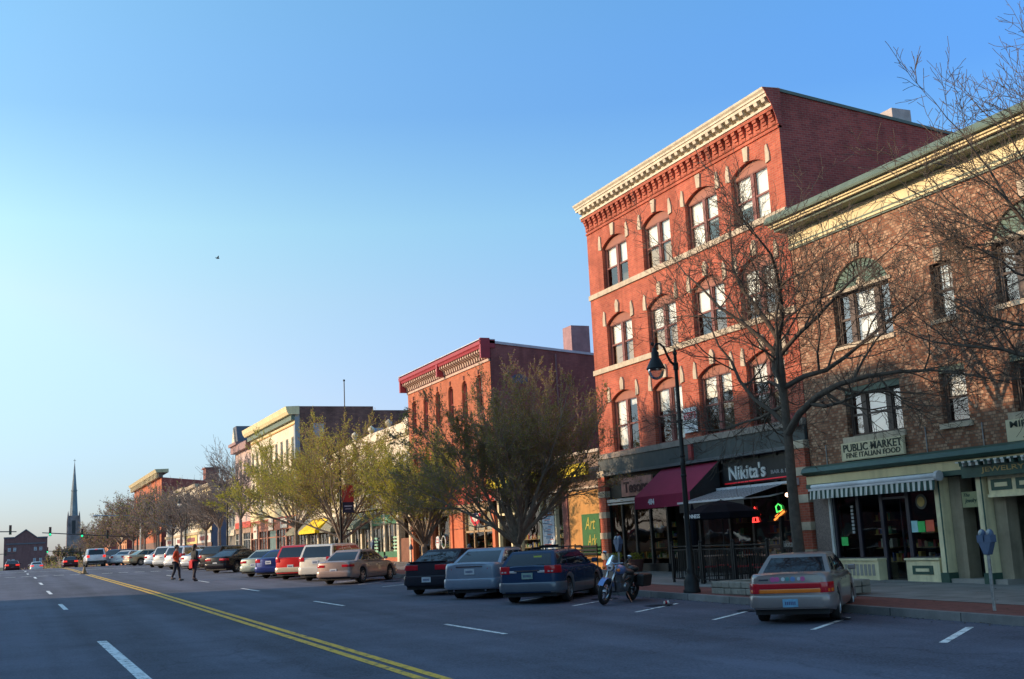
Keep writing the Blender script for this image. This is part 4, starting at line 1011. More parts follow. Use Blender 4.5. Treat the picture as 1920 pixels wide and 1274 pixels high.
fix_normals(mb.build('cornice', [pm('oxblood_paint', (0.33, 0.035, 0.05), .5, .12, 2), pm('pale_metal_coping', (.5, .5, .55))], db))
mb = MB(); REDP = pm('storefront_red', (0.50, 0.06, 0.04), .6, .15, 2)
mb.box(F-.12, F+.1, D0, D1, 4.35, 4.75, 0); mb.box(F-.05, F+.2, D0, D1, 3.95, 4.35, 0); mb.box(F-.2, F+.1, D0, D1, 4.68, 4.78, 0); mb.box(F-.1, F+.1, D0+.6, D1, 3.55, 3.95, 1)
mb.build('storefront_fascia', [REDP, pm('tan_sign_band', (0.42, 0.28, 0.16), .7, .2, 3)], db)
mb = MB()
for y in (D0+.15, 56.2, 57.8, 60.9, 64.3): mb.box(F-.14, F+.2, y-.16, y+.16, zd-.2, 3.55)
mb.box(F-.05, F+.15, 56.2, 57.8, zd-.1, 3.55); build_each(mb, 'red_pier', pm('faded_orange_red', (0.52, 0.14, 0.06), .7, .15, 2), db)
mb = MB()
mb.box(F-.02, F+.1, 52.1, 56.1, zd-.1, zd+.5)
for y in (53.4, 54.8, 52.15, 56.0): mb.box(F-.02, F+.1, y-.04, y+.04, zd, 3.5)
mb.box(F-.02, F+.1, 52.1, 56.1, 2.5, 2.6)
for y in (58.4, 60.0, 61.5, 63.0): mb.box(F-.02, F+.1, y-.05, y+.05, zd, 3.5)
build_each(mb, 'storefront_frame', pm('tan_frame', (0.36, 0.24, 0.13), .6), db)
mb = MB(); mb.quad((F+.04, 64.2, zd), (F+.04, D0+.2, zd), (F+.04, D0+.2, 3.55), (F+.04, 64.2, 3.55)); mb.build('shop_window', SHOPG, db)
mb = MB(); mb.box(F+.12, F+.14, 52.15, 56, 2.62, 3.5, 0); mb.build('transom_shade', pm('sand_blind', (0.42, 0.36, 0.25), .8), db)
shop_interior(db, 52.1, 64.3, zd, 3.6, seed=31)
mb = MB(); text_mb(mb, "CAFE", 1.3, 0.28, .02, .02, place=on_facade(F-.052, 54.7, 4.02)); mb.build('fascia_lettering', pm('white_lettering', (.75, .75, .75)), db)
mb = MB()
for yc in (59.1, 60.0):
    mb.tube([(F-.1, yc+.32*math.cos(a), 2.1+.32*math.sin(a)) for a in [2*math.pi*i/16 for i in range(17)]], .035, 6)
mb.tube([(F-.1, 59.42, 2.2), (F-.1, 59.68, 2.2)], .03, 6); t = thing('spectacles_sign', 'pair of round white spectacles hung as an optician sign in the dark shop front', 'sign', (F-.1, 59.5, 2.1)); mb.build('rims', pm('white_trim', (.6, .6, .58)), t)
t = thing('bunting', 'half round red white and blue bunting swag over the red shop window', 'bunting', (F-.1, 54, 3))
mb = MB()
for k, (r0, r1, mi) in enumerate(((0.0, .22, 0), (.22, .42, 1), (.42, .62, 2))):
    for i in range(14):
        a0_, a1_ = math.pi*(1+i/14), math.pi*(1+(i+1)/14); wx = .03*(i % 2)
        P = lambda r, a, s: (F-.15-s, 54.2+r*1.15*math.cos(a), 3.45+r*math.sin(a))
        mb.quad(P(r0, a0_, wx), P(r0, a1_, .03-wx), P(r1, a1_, .03-wx), P(r1, a0_, wx), mi)
mb.build('cloth', [pm('navy_cloth', (0.03, 0.04, 0.12), .8), pm('white_cloth', (0.72, 0.68, 0.6), .8), pm('red_cloth', (0.5, 0.02, 0.04), .8)], t)

# ================================================================== cream two-storey block
E0, E1 = 64.68, 79.9; ze = gs(72)
def plain_block(name, label, y0, y1, z, wallm, sidem, cols, rows, ww, frame, depth=22, cat='building', zfl=4.4, zroof=None, simple=True, rev=.15, panes=None, x=F):
    zb_ = gs((y0+y1)/2)
    t = thing(name, label, cat, (x, y0, zb_))
    holes = []; cc = [y0+(y1-y0)*(i+.5)/cols for i in range(cols)]
    for c in cc:
        for a, b in rows: holes.append((c-ww/2, c+ww/2, a, b))
    mb = MB(); wall_front(mb, x, y0, y1, zfl, z, holes, rev); mb.build('front_wall', wallm, t)
    mb = MB(); sloped_box(mb, x+.01, x+depth, y0, y1, zb_-2, z-.01, zroof or z-.01); mb.quad((x, y0, z-.02), (x+depth, y0, (zroof or z)-.02), (x+depth, y1, (zroof or z)-.02), (x, y1, z-.02)); mb.build('side_wall', sidem, t)
    for c in cc:
        for a, b in rows: window(t, x+.08, c-ww/2, c+ww/2, a, b, (1,), (0.4,), frame, panes or PANEM, fr=.07, simple=True)
    return t
def shop_row(t, y0, y1, zb_, ztop, frames, piersm, bands, seed, interior=True, npier=3):
    mb = MB()
    for i in range(npier+1):
        y = y0+(y1-y0)*i/npier; a = max(y0, y-.16); b = min(y1, y+.16); mb.box(F-.06, F+.2, a, b, zb_-.2, ztop)
    build_each(mb, 'storefront_pier', piersm, t)
    mb = MB(); n = npier*3
    for i in range(1, n):
        y = y0+(y1-y0)*i/n; mb.box(F-.0, F+.1, y-.04, y+.04, zb_, ztop)
    mb.box(F-.02, F+.1, y0, y1, zb_-.2, zb_+.4); mb.box(F-.01, F+.09, y0, y1, ztop-.7, ztop-.6)
    build_each(mb, 'storefront_frame', frames, t)
    mb = MB(); mb.quad((F+.05, y1, zb_), (F+.05, y0, zb_), (F+.05, y0, ztop), (F+.05, y1, ztop)); mb.build('shop_window', SHOPG, t)
    if interior: shop_interior(t, y0+.1, y1-.1, zb_, ztop, seed=seed)
WHT = pm('ivory_brick_paint', (0.70, 0.60, 0.47), .8, .12, 1.5, streak=.2)
eb = plain_block('cream_building', 'ivory two storey building with urn finials on its curved parapet', E0, E1, 8.7, WHT, PURPLE_BRICK, 6, [(5.4, 7.4)], 1.2, CREAMW)
mb = MB()   # scrolled parapet
prof = [(E0, 8.7), (E0, 9.62)] + [(E0+.3+k*.4, 9.62-.30*math.sin(k*math.pi/6)) for k in range(4)] + [(E0+4.2, 9.30), (E0+8, 9.30), (E1, 9.0), (E1, 8.7)]
mb.prism(prof, 'x', F-.05, F+.3); fix_normals(mb.build('parapet', WHT, eb))
mb = MB(); mb.box(F-.25, F+.1, E0, E1, 8.62, 8.8); mb.box(F-.15, F+.1, E0, E1, 8.5, 8.62); mb.box(F-.12, F+.1, E0, E1, 4.4, 4.75); build_each(mb, 'cornice', CREAMW, eb)
mb = MB()
for y in (E0+4.2, E0+8, E0+12): mb.lathe([(0, 0), (.18, 0), (.10, .1), (.24, .3), (.2, .45), (.06, .55), (0, .62)], (F+.1, y, 9.28), 10)
build_each(mb, 'urn_finial', CREAMW, eb)
shop_row(eb, 67.2, 72.8, ze, 4.3, CREAMW, CREAMW, None, 41, npier=2)
mb = MB(); mb.box(F-.04, F+.1, 67.4, 72.6, 3.35, 4.0, 0); mb.box(F-.06, F+.1, 67.4, 72.6, ze+.2, ze+.55, 0); mb.box(F-.05, F+.1, 67.4, 72.6, ze-.1, ze+.2, 1); mb.build('green_panel', [pm('shop_green', (0.05, 0.17, 0.08), .5), ORANGE_BRICK], eb)
mb = MB(); text_mb(mb, "CAFE", 1.4, .32, .01, .02, place=on_facade(F-.045, 70.6, 3.5)); 
for i in range(5): mb.box(F-.01, F, 67.6, 68.3, 1.7+i*.2, 1.8+i*.2); mb.box(F-.01, F, 71.5, 72.3, 1.7+i*.2, 1.8+i*.2)
build_each(mb, 'green_lettering', pm('mint_lettering', (0.3, 0.55, 0.4), .6), eb)
mb = MB(); mb.box(F+.9, F+1.0, E0, 67.2, ze-.1, 4.3, 0); mb.box(F-.1, F+.3, 66.9, 67.3, ze-.1, 4.4, 1); mb.box(F-.1, F+.25, E0, E0+.3, ze-.1, 4.4, 1); mb.box(F+.0, F+.9, 65.0, 66.8, ze-.1, ze+1.3, 2); mb.build('recessed_entry', [DARKW, CREAMW, pm('brown_brick_planter', (0.2, 0.09, 0.06), .9, .3, 5)], eb)
shop_row(eb, 72.8, E1, ze, 4.3, pm('grey_trim', (0.3, 0.3, 0.28), .6), CREAMW, None, 42)
def fabric_awning(label, y0, y1, mat_, z0=4.3, z1=3.45, out=1.1, txt=None, vz=.22):
    t = thing('storefront_awning', label, 'awning', (F, y0, z1))
    mb = MB(); n = 6
    for i in range(n):
        a = y0+(y1-y0)*i/n; b = y0+(y1-y0)*(i+1)/n; s = .02*math.sin(i*2.1)
        mb.quad((F-.05, b, z0), (F-.05, a, z0), (F-out, a, z1+s), (F-out, b, z1+s)); mb.quad((F-out, b, z1+s), (F-out, a, z1+s), (F-out, a, z1-vz), (F-out, b, z1-vz))
    mb.poly([(F-.05, y0, z0), (F-.05, y0, z1-vz), (F-out, y0, z1-vz), (F-out, y0, z1)]); mb.poly([(F-.05, y1, z0), (F-out, y1, z1), (F-out, y1, z1-vz), (F-.05, y1, z1-vz)])
    mb.build('canvas', mat_, t)
    mb = MB(); mb.tube([(F-.05, y0+.05, z1-vz), (F-out+.02, y0+.05, z1-vz), (F-out+.02, y1-.05, z1-vz), (F-.05, y1-.05, z1-vz)], .02, 4); mb.build('frame', IRON, t)
    return t
fabric_awning('grey green canvas awning next to the green and white shop front', 73.4, 77.2, pm('grey_green_canvas', (0.19, 0.23, 0.19), .85))
fabric_awning('bright yellow canvas awning behind the leafy trees', 83.2, 88.2, pm('yellow_canvas', (0.80, 0.52, 0.01), .8), out=1.2)
fabric_awning('olive grey canvas awning left of the yellow awning', 88.5, 93.3, pm('olive_canvas', (0.22, 0.21, 0.15), .85))
fabric_awning('olive grey canvas awning right of the yellow awning', 79.9, 83.0, pm('olive_canvas', (0.22, 0.21, 0.15), .85), out=.9)
e2 = plain_block('cream_building', 'plain ivory two storey building over the yellow awning', 79.92, 93.95, 8.6, WHT, PURPLE_BRICK, 7, [(5.3, 7.2)], 1.0, CREAMW)
mb = MB(); mb.box(F-.3, F+.2, 79.92, 93.95, 8.4, 8.75); mb.box(F-.1, F+.1, 79.92, 93.95, 4.3, 4.7); build_each(mb, 'cornice', CREAMW, e2)
shop_row(e2, 79.95, 93.9, gs(87), 4.3, pm('grey_trim', (0.3, 0.3, 0.28), .6), CREAMW, None, 43, npier=4)

# ================================================================== three-storey cream block with green cornice
F0, F1 = 94.0, 113.2
fb = plain_block('cream_building', 'three storey cream fronted building with green and cream cornice and dark brick side wall', F0, F1, 12.7, pm('cream_facade', (0.70, 0.60, 0.44), .8, .12, 1.5, streak=.15), BROWN_BRICK, 9, [(9.2, 11.4), (6.3, 8.5)], 0.95, pm('grey_trim', (0.3, 0.3, 0.28), .6), depth=6.7)
mb = MB(); mb.box(F+6.7, F+11, F0+.2, F1, 1, 13.55); mb.box(F+.3, F+6.7, F0+.003, F1, 12.65, 13.85); mb.build('upper_wall', BROWN_BRICK, fb)
mb = MB()
mb.box(F-.1, F+.1, F0, F1, 12.35, 12.45, 2); mb.box(F-.06, F+.1, F0, F1, 12.45, 12.7, 0); mb.box(F-.35, F+.1, F0, F1, 12.7, 13.15, 1); mb.prism([(F+.3, 13.15), (F-.6, 13.15), (F-.75, 13.4), (F-.85, 13.8), (F+.3, 13.85)], 'y', F0-.2, F1+.1, 0)
mb.box(F-.05, F+.35, F0-.03, F0+.5, 4.4, 13.8, 3)
fix_normals(mb.build('cornice', [CREAM, pm('cornice_green', (.11, .155, .12)), pm('ochre_band', (0.5, 0.26, 0.06), .7), pm('grey_corner', (0.25, 0.28, 0.30), .6)], fb))
mb = MB(); mb.box(23.2, 24.1, F0-.03, F0+.01, 11.2, 12.4); mb.box(28.3, 29.3, F0-.0, F0+.21, 11.2, 12.0); build_each(mb, 'side_window', pm('pale_blue_board', (0.25, 0.30, 0.38), .6), fb)
mb = MB(); mb.box(F-.08, F+.1, F0, F1, 4.95, 6.0, 0); mb.box(F-.1, F+.1, F0, F1, 4.85, 4.95, 1); mb.box(F-.04, F+.1, F0, F1, 3.9, 4.85, 2); mb.build('storefront_band', [CREAM, pm('red_line', (0.4, 0.07, 0.05), .6), pm('brown_arcade', (0.36, 0.15, 0.10), .85, .25, 2)], fb)
shop_row(fb, F0, F1, gs(104), 3.95, pm('brown_arcade', (.36, .15, .1)), pm('brown_arcade', (.36, .15, .1)), None, 51, npier=5)
mb = MB(); zf = gs(104); mb.box(F+.0, F+.06, 101.5, 104.6, zf, 4.2); mb.build('teal_door', pm('teal_grey_door', (0.10, 0.17, 0.17), .6), fb)
for k, (a, b, z0_, z1_, lab) in enumerate(((97.0, 99.5, 4.0, 4.8, 'white sign board nearest the leafy tree on the brown arcade'), (102.6, 104.4, 3.95, 5.0, 'pale square sign board over the teal door'), (109.6, 111.4, 3.3, 4.7, 'tall white sign board at the far end of the brown arcade'))):
    t = thing('shop_sign', lab, 'sign', (F-.1, a, z0_)); mb = MB(); mb.box(F-.18, F-.11, a, b, z0_, z1_, 0); mb.build('board', pm('offwhite_board', (0.65, 0.60, 0.52), .6), t)
    mb = MB(); mb.box(F-.19, F-.18, a+.3, b-.3, (z0_+z1_)/2-.08, (z0_+z1_)/2+.08); mb.build('lettering_band', pm('brown_ink', (0.25, 0.1, 0.07), .6), t)
fp = thing('flagpole', 'thin bare flagpole with ball top on the flat roof', 'flagpole', (26.6, 96.5, 13.85))
mb = MB(); mb.tube([(26.6, 96.5, 13.8), (26.6, 96.5, 16.35)], .045, 6); mb.build('pole', IRON, fp)
mb = MB(); mb.ball((26.6, 96.5, 16.42), .1); mb.build('ball', IRON, fp)

# narrow pink building with slate dormer
gb = plain_block('narrow_building', 'narrow pinkish grey building with a small slate gabled dormer on its corner', 113.22, 121.5, 12.2, pm('pink_grey_facade', (0.50, 0.36, 0.32), .8, .2, 1.5), SIDE_BRICK, 4, [(9.0, 11.2), (6.2, 8.3)], 0.9, pm('grey_trim', (.3, .3, .28)))
mb = MB(); mb.box(F-.5, F+.2, 113.22, 121.6, 12.2, 12.9); mb.box(F-.7, F+.2, 117.5, 121.8, 12.9, 13.2); mb.build('cornice', pm('grey_pink_cornice', (0.28, 0.16, 0.15), .7), gb)
mb = MB(); mb.prism([(118.0, 13.2), (121.4, 13.2), (120.6, 14.9), (118.8, 14.9)], 'x', F-.4, F+2.5, 0); fix_normals(mb.build('slate_roof', SLATE, gb))
mb = MB(); mb.prism([(118.9, 13.25), (120.5, 13.25), (119.7, 14.7)], 'x', F-.55, F-.41); fix_normals(mb.build('gable', CREAMW, gb))
mb = MB(); mb.box(F-.1, F+.1, 113.3, 121.4, 4.5, 5.1); mb.build('red_band', pm('storefront_red', (.5, .06, .04)), gb)
shop_row(gb, 113.25, 121.4, gs(117), 4.0, pm('grey_trim', (.3, .3, .28)), CREAMW, None, 52, npier=2)
mb = MB(); mb.box(F-.05, F+.1, 113.3, 121.4, 4.0, 4.5); mb.build('fascia', pm('tan_fascia', (0.3, 0.2, 0.14), .7), gb)
hb = plain_block('narrow_building', 'short narrow cream building at the corner before the side street', 121.52, 126.0, 9.6, CREAMW, SIDE_BRICK, 2, [(6.9, 8.6), (4.9, 6.2)], 0.9, pm('grey_trim', (.3, .3, .28)), zfl=2.6)
mb = MB(); mb.box(F-.25, F+.1, 121.52, 126, 9.5, 9.9); mb.box(F-.2, F+.1, 121.52, 126, 3.9, 4.5); build_each(mb, 'cornice', CREAMW, hb)
mb = MB(); mb.box(F-.02, F+.1, 121.6, 125.9, gs(124), 3.9); build_each(mb, 'storefront_frame', DARKW, hb)

# ================================================================== row beyond the side street
ICOL = [((0.72, 0.60, 0.36), 'pale_yellow_front'), ((0.70, 0.62, 0.48), 'ivory_front'), ((0.62, 0.58, 0.50), 'chalk_front'), ((0.55, 0.53, 0.50), 'grey_white_front')]
BLUEG = pm('blue_grey_side', (0.15, 0.18, 0.25), .8, .15, 1)
ilab = ['two storey yellow fronted building with slate blue side wall, nearest in the far row', 'ivory building with tall closely set windows in the far row', 'chalky white building behind the bare street trees', 'shaded grey white building at the far end of the low row']
ys_ = [137.0, 147.5, 158.5, 168.0, 178.5]
ztop = [10.15, 10.7, 10.9, 10.5]
for k in range(4):
    t = plain_block('row_building', ilab[k], ys_[k]+.02, ys_[k+1], ztop[k], pm(ICOL[k][1], ICOL[k][0], .8, .15, 1, streak=.2), BLUEG, 7, [(7.6, 9.4), (5.3, 7.0)], 0.75, pm('brown_sash', (0.2, 0.12, 0.08), .7), zfl=4.6)
    mb = MB(); mb.box(F-.4, F+.2, ys_[k]+.02, ys_[k+1], ztop[k]-.25, ztop[k]+.15); mb.box(F-.2, F+.1, ys_[k]+.02, ys_[k+1], 4.6, 4.9); build_each(mb, 'cornice', pm('dull_cornice', (0.45, 0.36, 0.24), .7), t)
    mb = MB(); mb.box(F-.06, F+.1, ys_[k]+.3, ys_[k+1]-.3, 3.5, 4.6, 0); mb.box(F-.02, F+.1, ys_[k]+.02, ys_[k+1], gs(150)-2, 3.5, 1); mb.box(F-.07, F-.06, ys_[k]+2, ys_[k+1]-2, 3.8, 4.3, 2)
    mb.build('storefront', [pm(['sign_white', 'sign_pale_yellow', 'sign_white', 'sign_grey'][k]+'_band', [(.6, .58, .55), (.6, .5, .2), (.6, .56, .5), (.4, .42, .42)][k], .7), pm(['brown_shop', 'maroon_shop', 'maroon_shop', 'brown_shop'][k], [(.16, .09, .07), (.25, .06, .05), (.25, .06, .05), (.16, .09, .07)][k], .7), pm('sign_ink', (.25, .08, .08), .7)], t)
J0, J1 = 184.5, 226.0
jb = plain_block('brick_building', 'tall red brick block with heavy tan cornice beyond the low row, its side wall dark', J0, J1, 14.2, ORANGE_BRICK, SIDE_BRICK, 10, [(10.6, 13.0), (7.0, 9.4)], 1.5, pm('brown_sash', (.2, .12, .08)), zroof=12.0)
mb = MB(); mb.box(F-.5, F+.2, J0, J1, 14.2, 14.9, 1)
for i in range(22): y = J0+.6+i*1.9; mb.box(F-.75, F-.3, y, y+.6, 14.1, 14.9, 0)
mb.prism([(F+1.0, 14.9), (F-.8, 14.9), (F-1.05, 15.4), (F+1.0, 15.45)], 'y', J0-.4, J1+.4, 0)
fix_normals(mb.build('cornice', [pm('tan_cornice', (0.50, 0.42, 0.25), .7), pm('umber_frieze', (0.14, 0.10, 0.08), .7)], jb))
mb = MB(); mb.box(28.4, 30.4, J0+.3, J0+3, 12.5, 15.4); mb.box(28.2, 30.6, J0+.1, J0+3.2, 15.4, 15.6); mb.build('chimney', pm('brown_chimney', (0.25, 0.10, 0.08), .9), jb)
mb = MB(); mb.box(F-.05, F+.2, J0, J1, -1, 4.4); mb.build('ground_floor', pm('brown_shop', (.16, .09, .07)), jb)
for k, (y0, y1, z, lab, c) in enumerate(((240, 262, 6.2, 'low orange brick shop glimpsed between far street trees', (0.55, 0.25, 0.13)), (275, 300, 7.5, 'farthest two storey orange brick building along the street', (0.5, 0.2, 0.11)))):
    t = plain_block('brick_building', lab, y0, y1, z, pm('far_brick_%s' % 'ab'[k], c, .9, .2, 1), SIDE_BRICK, 5, [(3.2, 4.8)], 1.4, DARKW, zfl=-1.5, x=F-.2*k)
    mb = MB(); mb.box(F-.6, F-.2, y0, y1, z-.3, z+.2); mb.build('cornice', CREAMW, t)

# ================================================================== gabled hall closing the street, church steeple
zt = g(400)
t = thing('gabled_hall', 'dark brick hall with a centre gable standing far off at the end of the street', 'building', (5.7, 400, zt))
mb = MB(); XL, XR = -0.6, 12.1
mb.poly([(XL, 400, zt-2), (XR, 400, zt-2), (XR, 400, 10.1), (9.2, 400, 10.1), (5.75, 400, 12.6), (2.3, 400, 10.3), (XL, 400, 10.3)])
mb.quad((XL, 400, zt-2), (XL, 400, 10.3), (XL, 425, 10.3), (XL, 425, zt-2)); mb.quad((XR, 400, zt-2), (XR, 425, zt-2), (XR, 425, 10.1), (XR, 400, 10.1)); mb.quad((XL, 425, zt-2), (XL, 425, 10.1), (XR, 425, 10.1), (XR, 425, zt-2))
mb.build('wall', brick('hazy_hall_brick', (0.22, 0.10, 0.095), (0.17, 0.08, 0.08), (0.16, 0.11, 0.11)), t)  # distance haze is mixed into the brick colour
mb = MB(); mb.quad((XL, 400.2, 10.0), (XR, 400.2, 10.0), (XR, 425, 10.0), (XL, 425, 10.0)); mb.prism([(2.3, 10.2), (5.75, 12.6), (9.2, 10.0), (9.2, 10.3), (5.75, 12.95), (2.3, 10.5)], 'y', 399.7, 412); mb.box(XL-.1, 2.3, 399.7, 400.1, 10.2, 10.6); mb.box(9.2, XR+.1, 399.7, 400.1, 10.0, 10.4); fix_normals(mb.build('roof', SLATE, t))
mb = MB(); mb.box(XL+.6, XR-.6, 399.8, 400, 8.2, 8.6); mb.build('string_course', pm('grey_band', (0.12, 0.12, 0.14), .8), t)
for r_ in (0, 1):
    for x in (1.0, 2.6, 8.6, 10.2) if r_ == 0 else (0.9, 2.2, 8.4, 10.2):
        mb = MB(); z = 6.7 if r_ == 0 else 3.2; mb.box(x-.4, x+.4, 399.9, 399.99, z-.6, z+.5); w_ = mb.build('window', pm('white_trim', (.6, .6, .58)), t)
        mb = MB(); mb.box(x-.3, x+.3, 399.86, 399.9, z-.5, z-.05); mb.box(x-.3, x+.3, 399.86, 399.9, z+.05, z+.4); mb.build('pane', pm('dim_pane', (0.2, 0.25, 0.33), .2), w_)
sc = thing('church', 'church with a tall slender spire rising beyond the hall', 'church', (25.9, 520, -.3))
def octring(c, r, z, n=8, ph=math.pi/8): return [(c[0]+r*math.cos(ph+2*math.pi*i/n), c[1]+r*math.sin(ph+2*math.pi*i/n), z) for i in range(n)]
cx, cy = 25.75, 520
mb = MB(); 
for z0_, z1_, h in ((-2, 12.5, 2.75), (12.5, 21.0, 2.1)): mb.box(cx-h, cx+h, cy-h, cy+h, z0_, z1_)
for sx in (-1, 1):
    for sy in (-1, 1):
        mb.box(cx+sx*2.2-.4, cx+sx*2.2+.4, cy+sy*2.2-.4, cy+sy*2.2+.4, -2, 18.5)
        mb.prism([(cx+sx*2.2-.4, 18.5), (cx+sx*2.2+.4, 18.5), (cx+sx*2.2, 23)], 'y', cy+sy*2.2-.4, cy+sy*2.2+.4)
STN = pm('hazy_brownstone', (0.23, 0.185, 0.19), .9, .35, .5)  # stone lightened, far haze put into its colour
mb.build('tower', STN, sc)
mb = MB(); 
a = octring((cx, cy), 1.75, 21); b = octring((cx, cy), 1.12, 31.5); c_ = octring((cx, cy), .12, 43.0)
for lo, hi in ((a, b), (b, c_)):
    for i in range(8): mb.quad(lo[i], lo[(i+1) % 8], hi[(i+1) % 8], hi[i])
a2 = octring((cx, cy), 1.3, 31.2); b2 = octring((cx, cy), 1.3, 31.7)
for i in range(8): mb.quad(a2[i], a2[(i+1) % 8], b2[(i+1) % 8], b2[i])
mb.build('spire', pm('hazy_spire_slate', (0.19, 0.22, 0.24), .8, .3, .4), sc)  # slate tone carries the far haze as colour
mb = MB(); mb.box(cx-.07, cx+.07, cy-.07, cy+.07, 43, 44.8); mb.box(cx-.5, cx+.5, cy-.06, cy+.06, 44.0, 44.15); mb.build('cross', IRON, sc)
mb = MB()
for sx in (0,): 
    mb.box(cx-.7, cx+.7, cy-2.15, cy-2.11, 13.5, 19); mb.box(cx-2.15, cx-2.11, cy-.7, cy+.7, 13.5, 19)
build_each(mb, 'louvre', pm('louvre_dark', (0.04, 0.04, 0.045), .8), sc)
mb = MB(); mb.box(cx-1, cx+9, cy+3, cy+25, -2, 8); mb.prism([(cx-1.5, 8), (cx+9.5, 8), (cx+4, 14)], 'y', cy+3, cy+25.2); fix_normals(mb.build('nave', STN, sc))

# ================================================================== buildings on the shady side (they throw the long shadows)
for k, (y0, y1, z, lab) in enumerate(((-26, 8, 12.0, 'tan brick block on the opposite side of the street nearest the camera'), (8.05, 26, 14.2, 'dark brick block on the opposite side facing the speckled market'), (26.05, 37.0, 14.9, 'red brick block on the opposite side facing the restaurant'), (37.05, 50.5, 16.6, 'tallest brick block on the opposite side of the street'), (50.55, 54.0, 14.3, 'last brown brick block on the opposite side before the open green'))):
    t = thing('unseen_opposite_building', lab, 'building', (-15, y0, gs(y0)))
    X = -15
    holes = []; n = max(3, int((y1-y0)/3)); cc = [y0+(y1-y0)*(i+.5)/n for i in range(n)]
    rows = [(5.2, 7.2), (8.6, 10.5)] + ([(11.6, 13.2)] if z > 15 else [])
    mb = MB(); mb.quad((X, y0, 0), (X, y1, 0), (X, y1, z), (X, y0, z)); mb.quad((X, y0, 0), (X, y0, z), (X-16, y0, z), (X-16, y0, 0)); mb.quad((X, y1, 0), (X-16, y1, 0), (X-16, y1, z), (X, y1, z)); mb.quad((X-16, y0, 0), (X-16, y0, z), (X-16, y1, z), (X-16, y1, 0))
    mb.build('wall', [SIDE_BRICK, ORANGE_BRICK, RED_BRICK, SIDE_BRICK, ORANGE_BRICK][k], t)
    mb = MB(); mb.quad((X, y0, z), (X, y1, z), (X-16, y1, z), (X-16, y0, z)); mb.box(X-.1, X+.5, y0, y1, z-.5, z+.1); mb.build('roof', ROOFM, t)
    mb = MB()
    for c in cc:
        for a, b in rows: mb.box(X+.02, X+.06, c-.5, c+.5, a, b)
    mb.box(X+.02, X+.06, y0+.5, y1-.5, 1.0, 3.6)
    build_each(mb, 'window', pm('far_pane', (0.05, 0.06, 0.07), .1), t)

for k, (x, y0, y1, z, lab) in enumerate(((-48, 68, 104, 9.5, 'unseen low brick block added across the open green to darken shop glass reflections'), (-50, 105, 150, 11.0, 'unseen longer brick block added across the open green to darken shop glass reflections'))):  # unseen blocks added so shop glass mirrors dark brick instead of bright sky
    t = thing('unseen_opposite_building', lab, 'building', (x, y0, 1)); mb = MB(); mb.box(x-14, x, y0, y1, -1, z); mb.build('wall', SIDE_BRICK, t)
    mb = MB(); mb.box(x-14.2, x+.2, y0-.2, y1+.2, z, z+.3); mb.build('roof', ROOFM, t)
    for i in range(int((y1-y0)/4)):
        for zz_ in (2.2, 5.8): mb = MB(); mb.box(x+.01, x+.05, y0+1+i*4, y0+2.6+i*4, zz_, zz_+1.9); mb.build('window', pm('far_pane', (.05, .06, .07), .1), t)
# ================================================================== trees
def perp(d, rnd):
    v = Vector((rnd.uniform(-1, 1), rnd.uniform(-1, 1), rnd.uniform(-1, 1)))
    v = v-d*v.dot(d)
    return v.normalized() if v.length > 1e-4 else d.orthogonal().normalized()

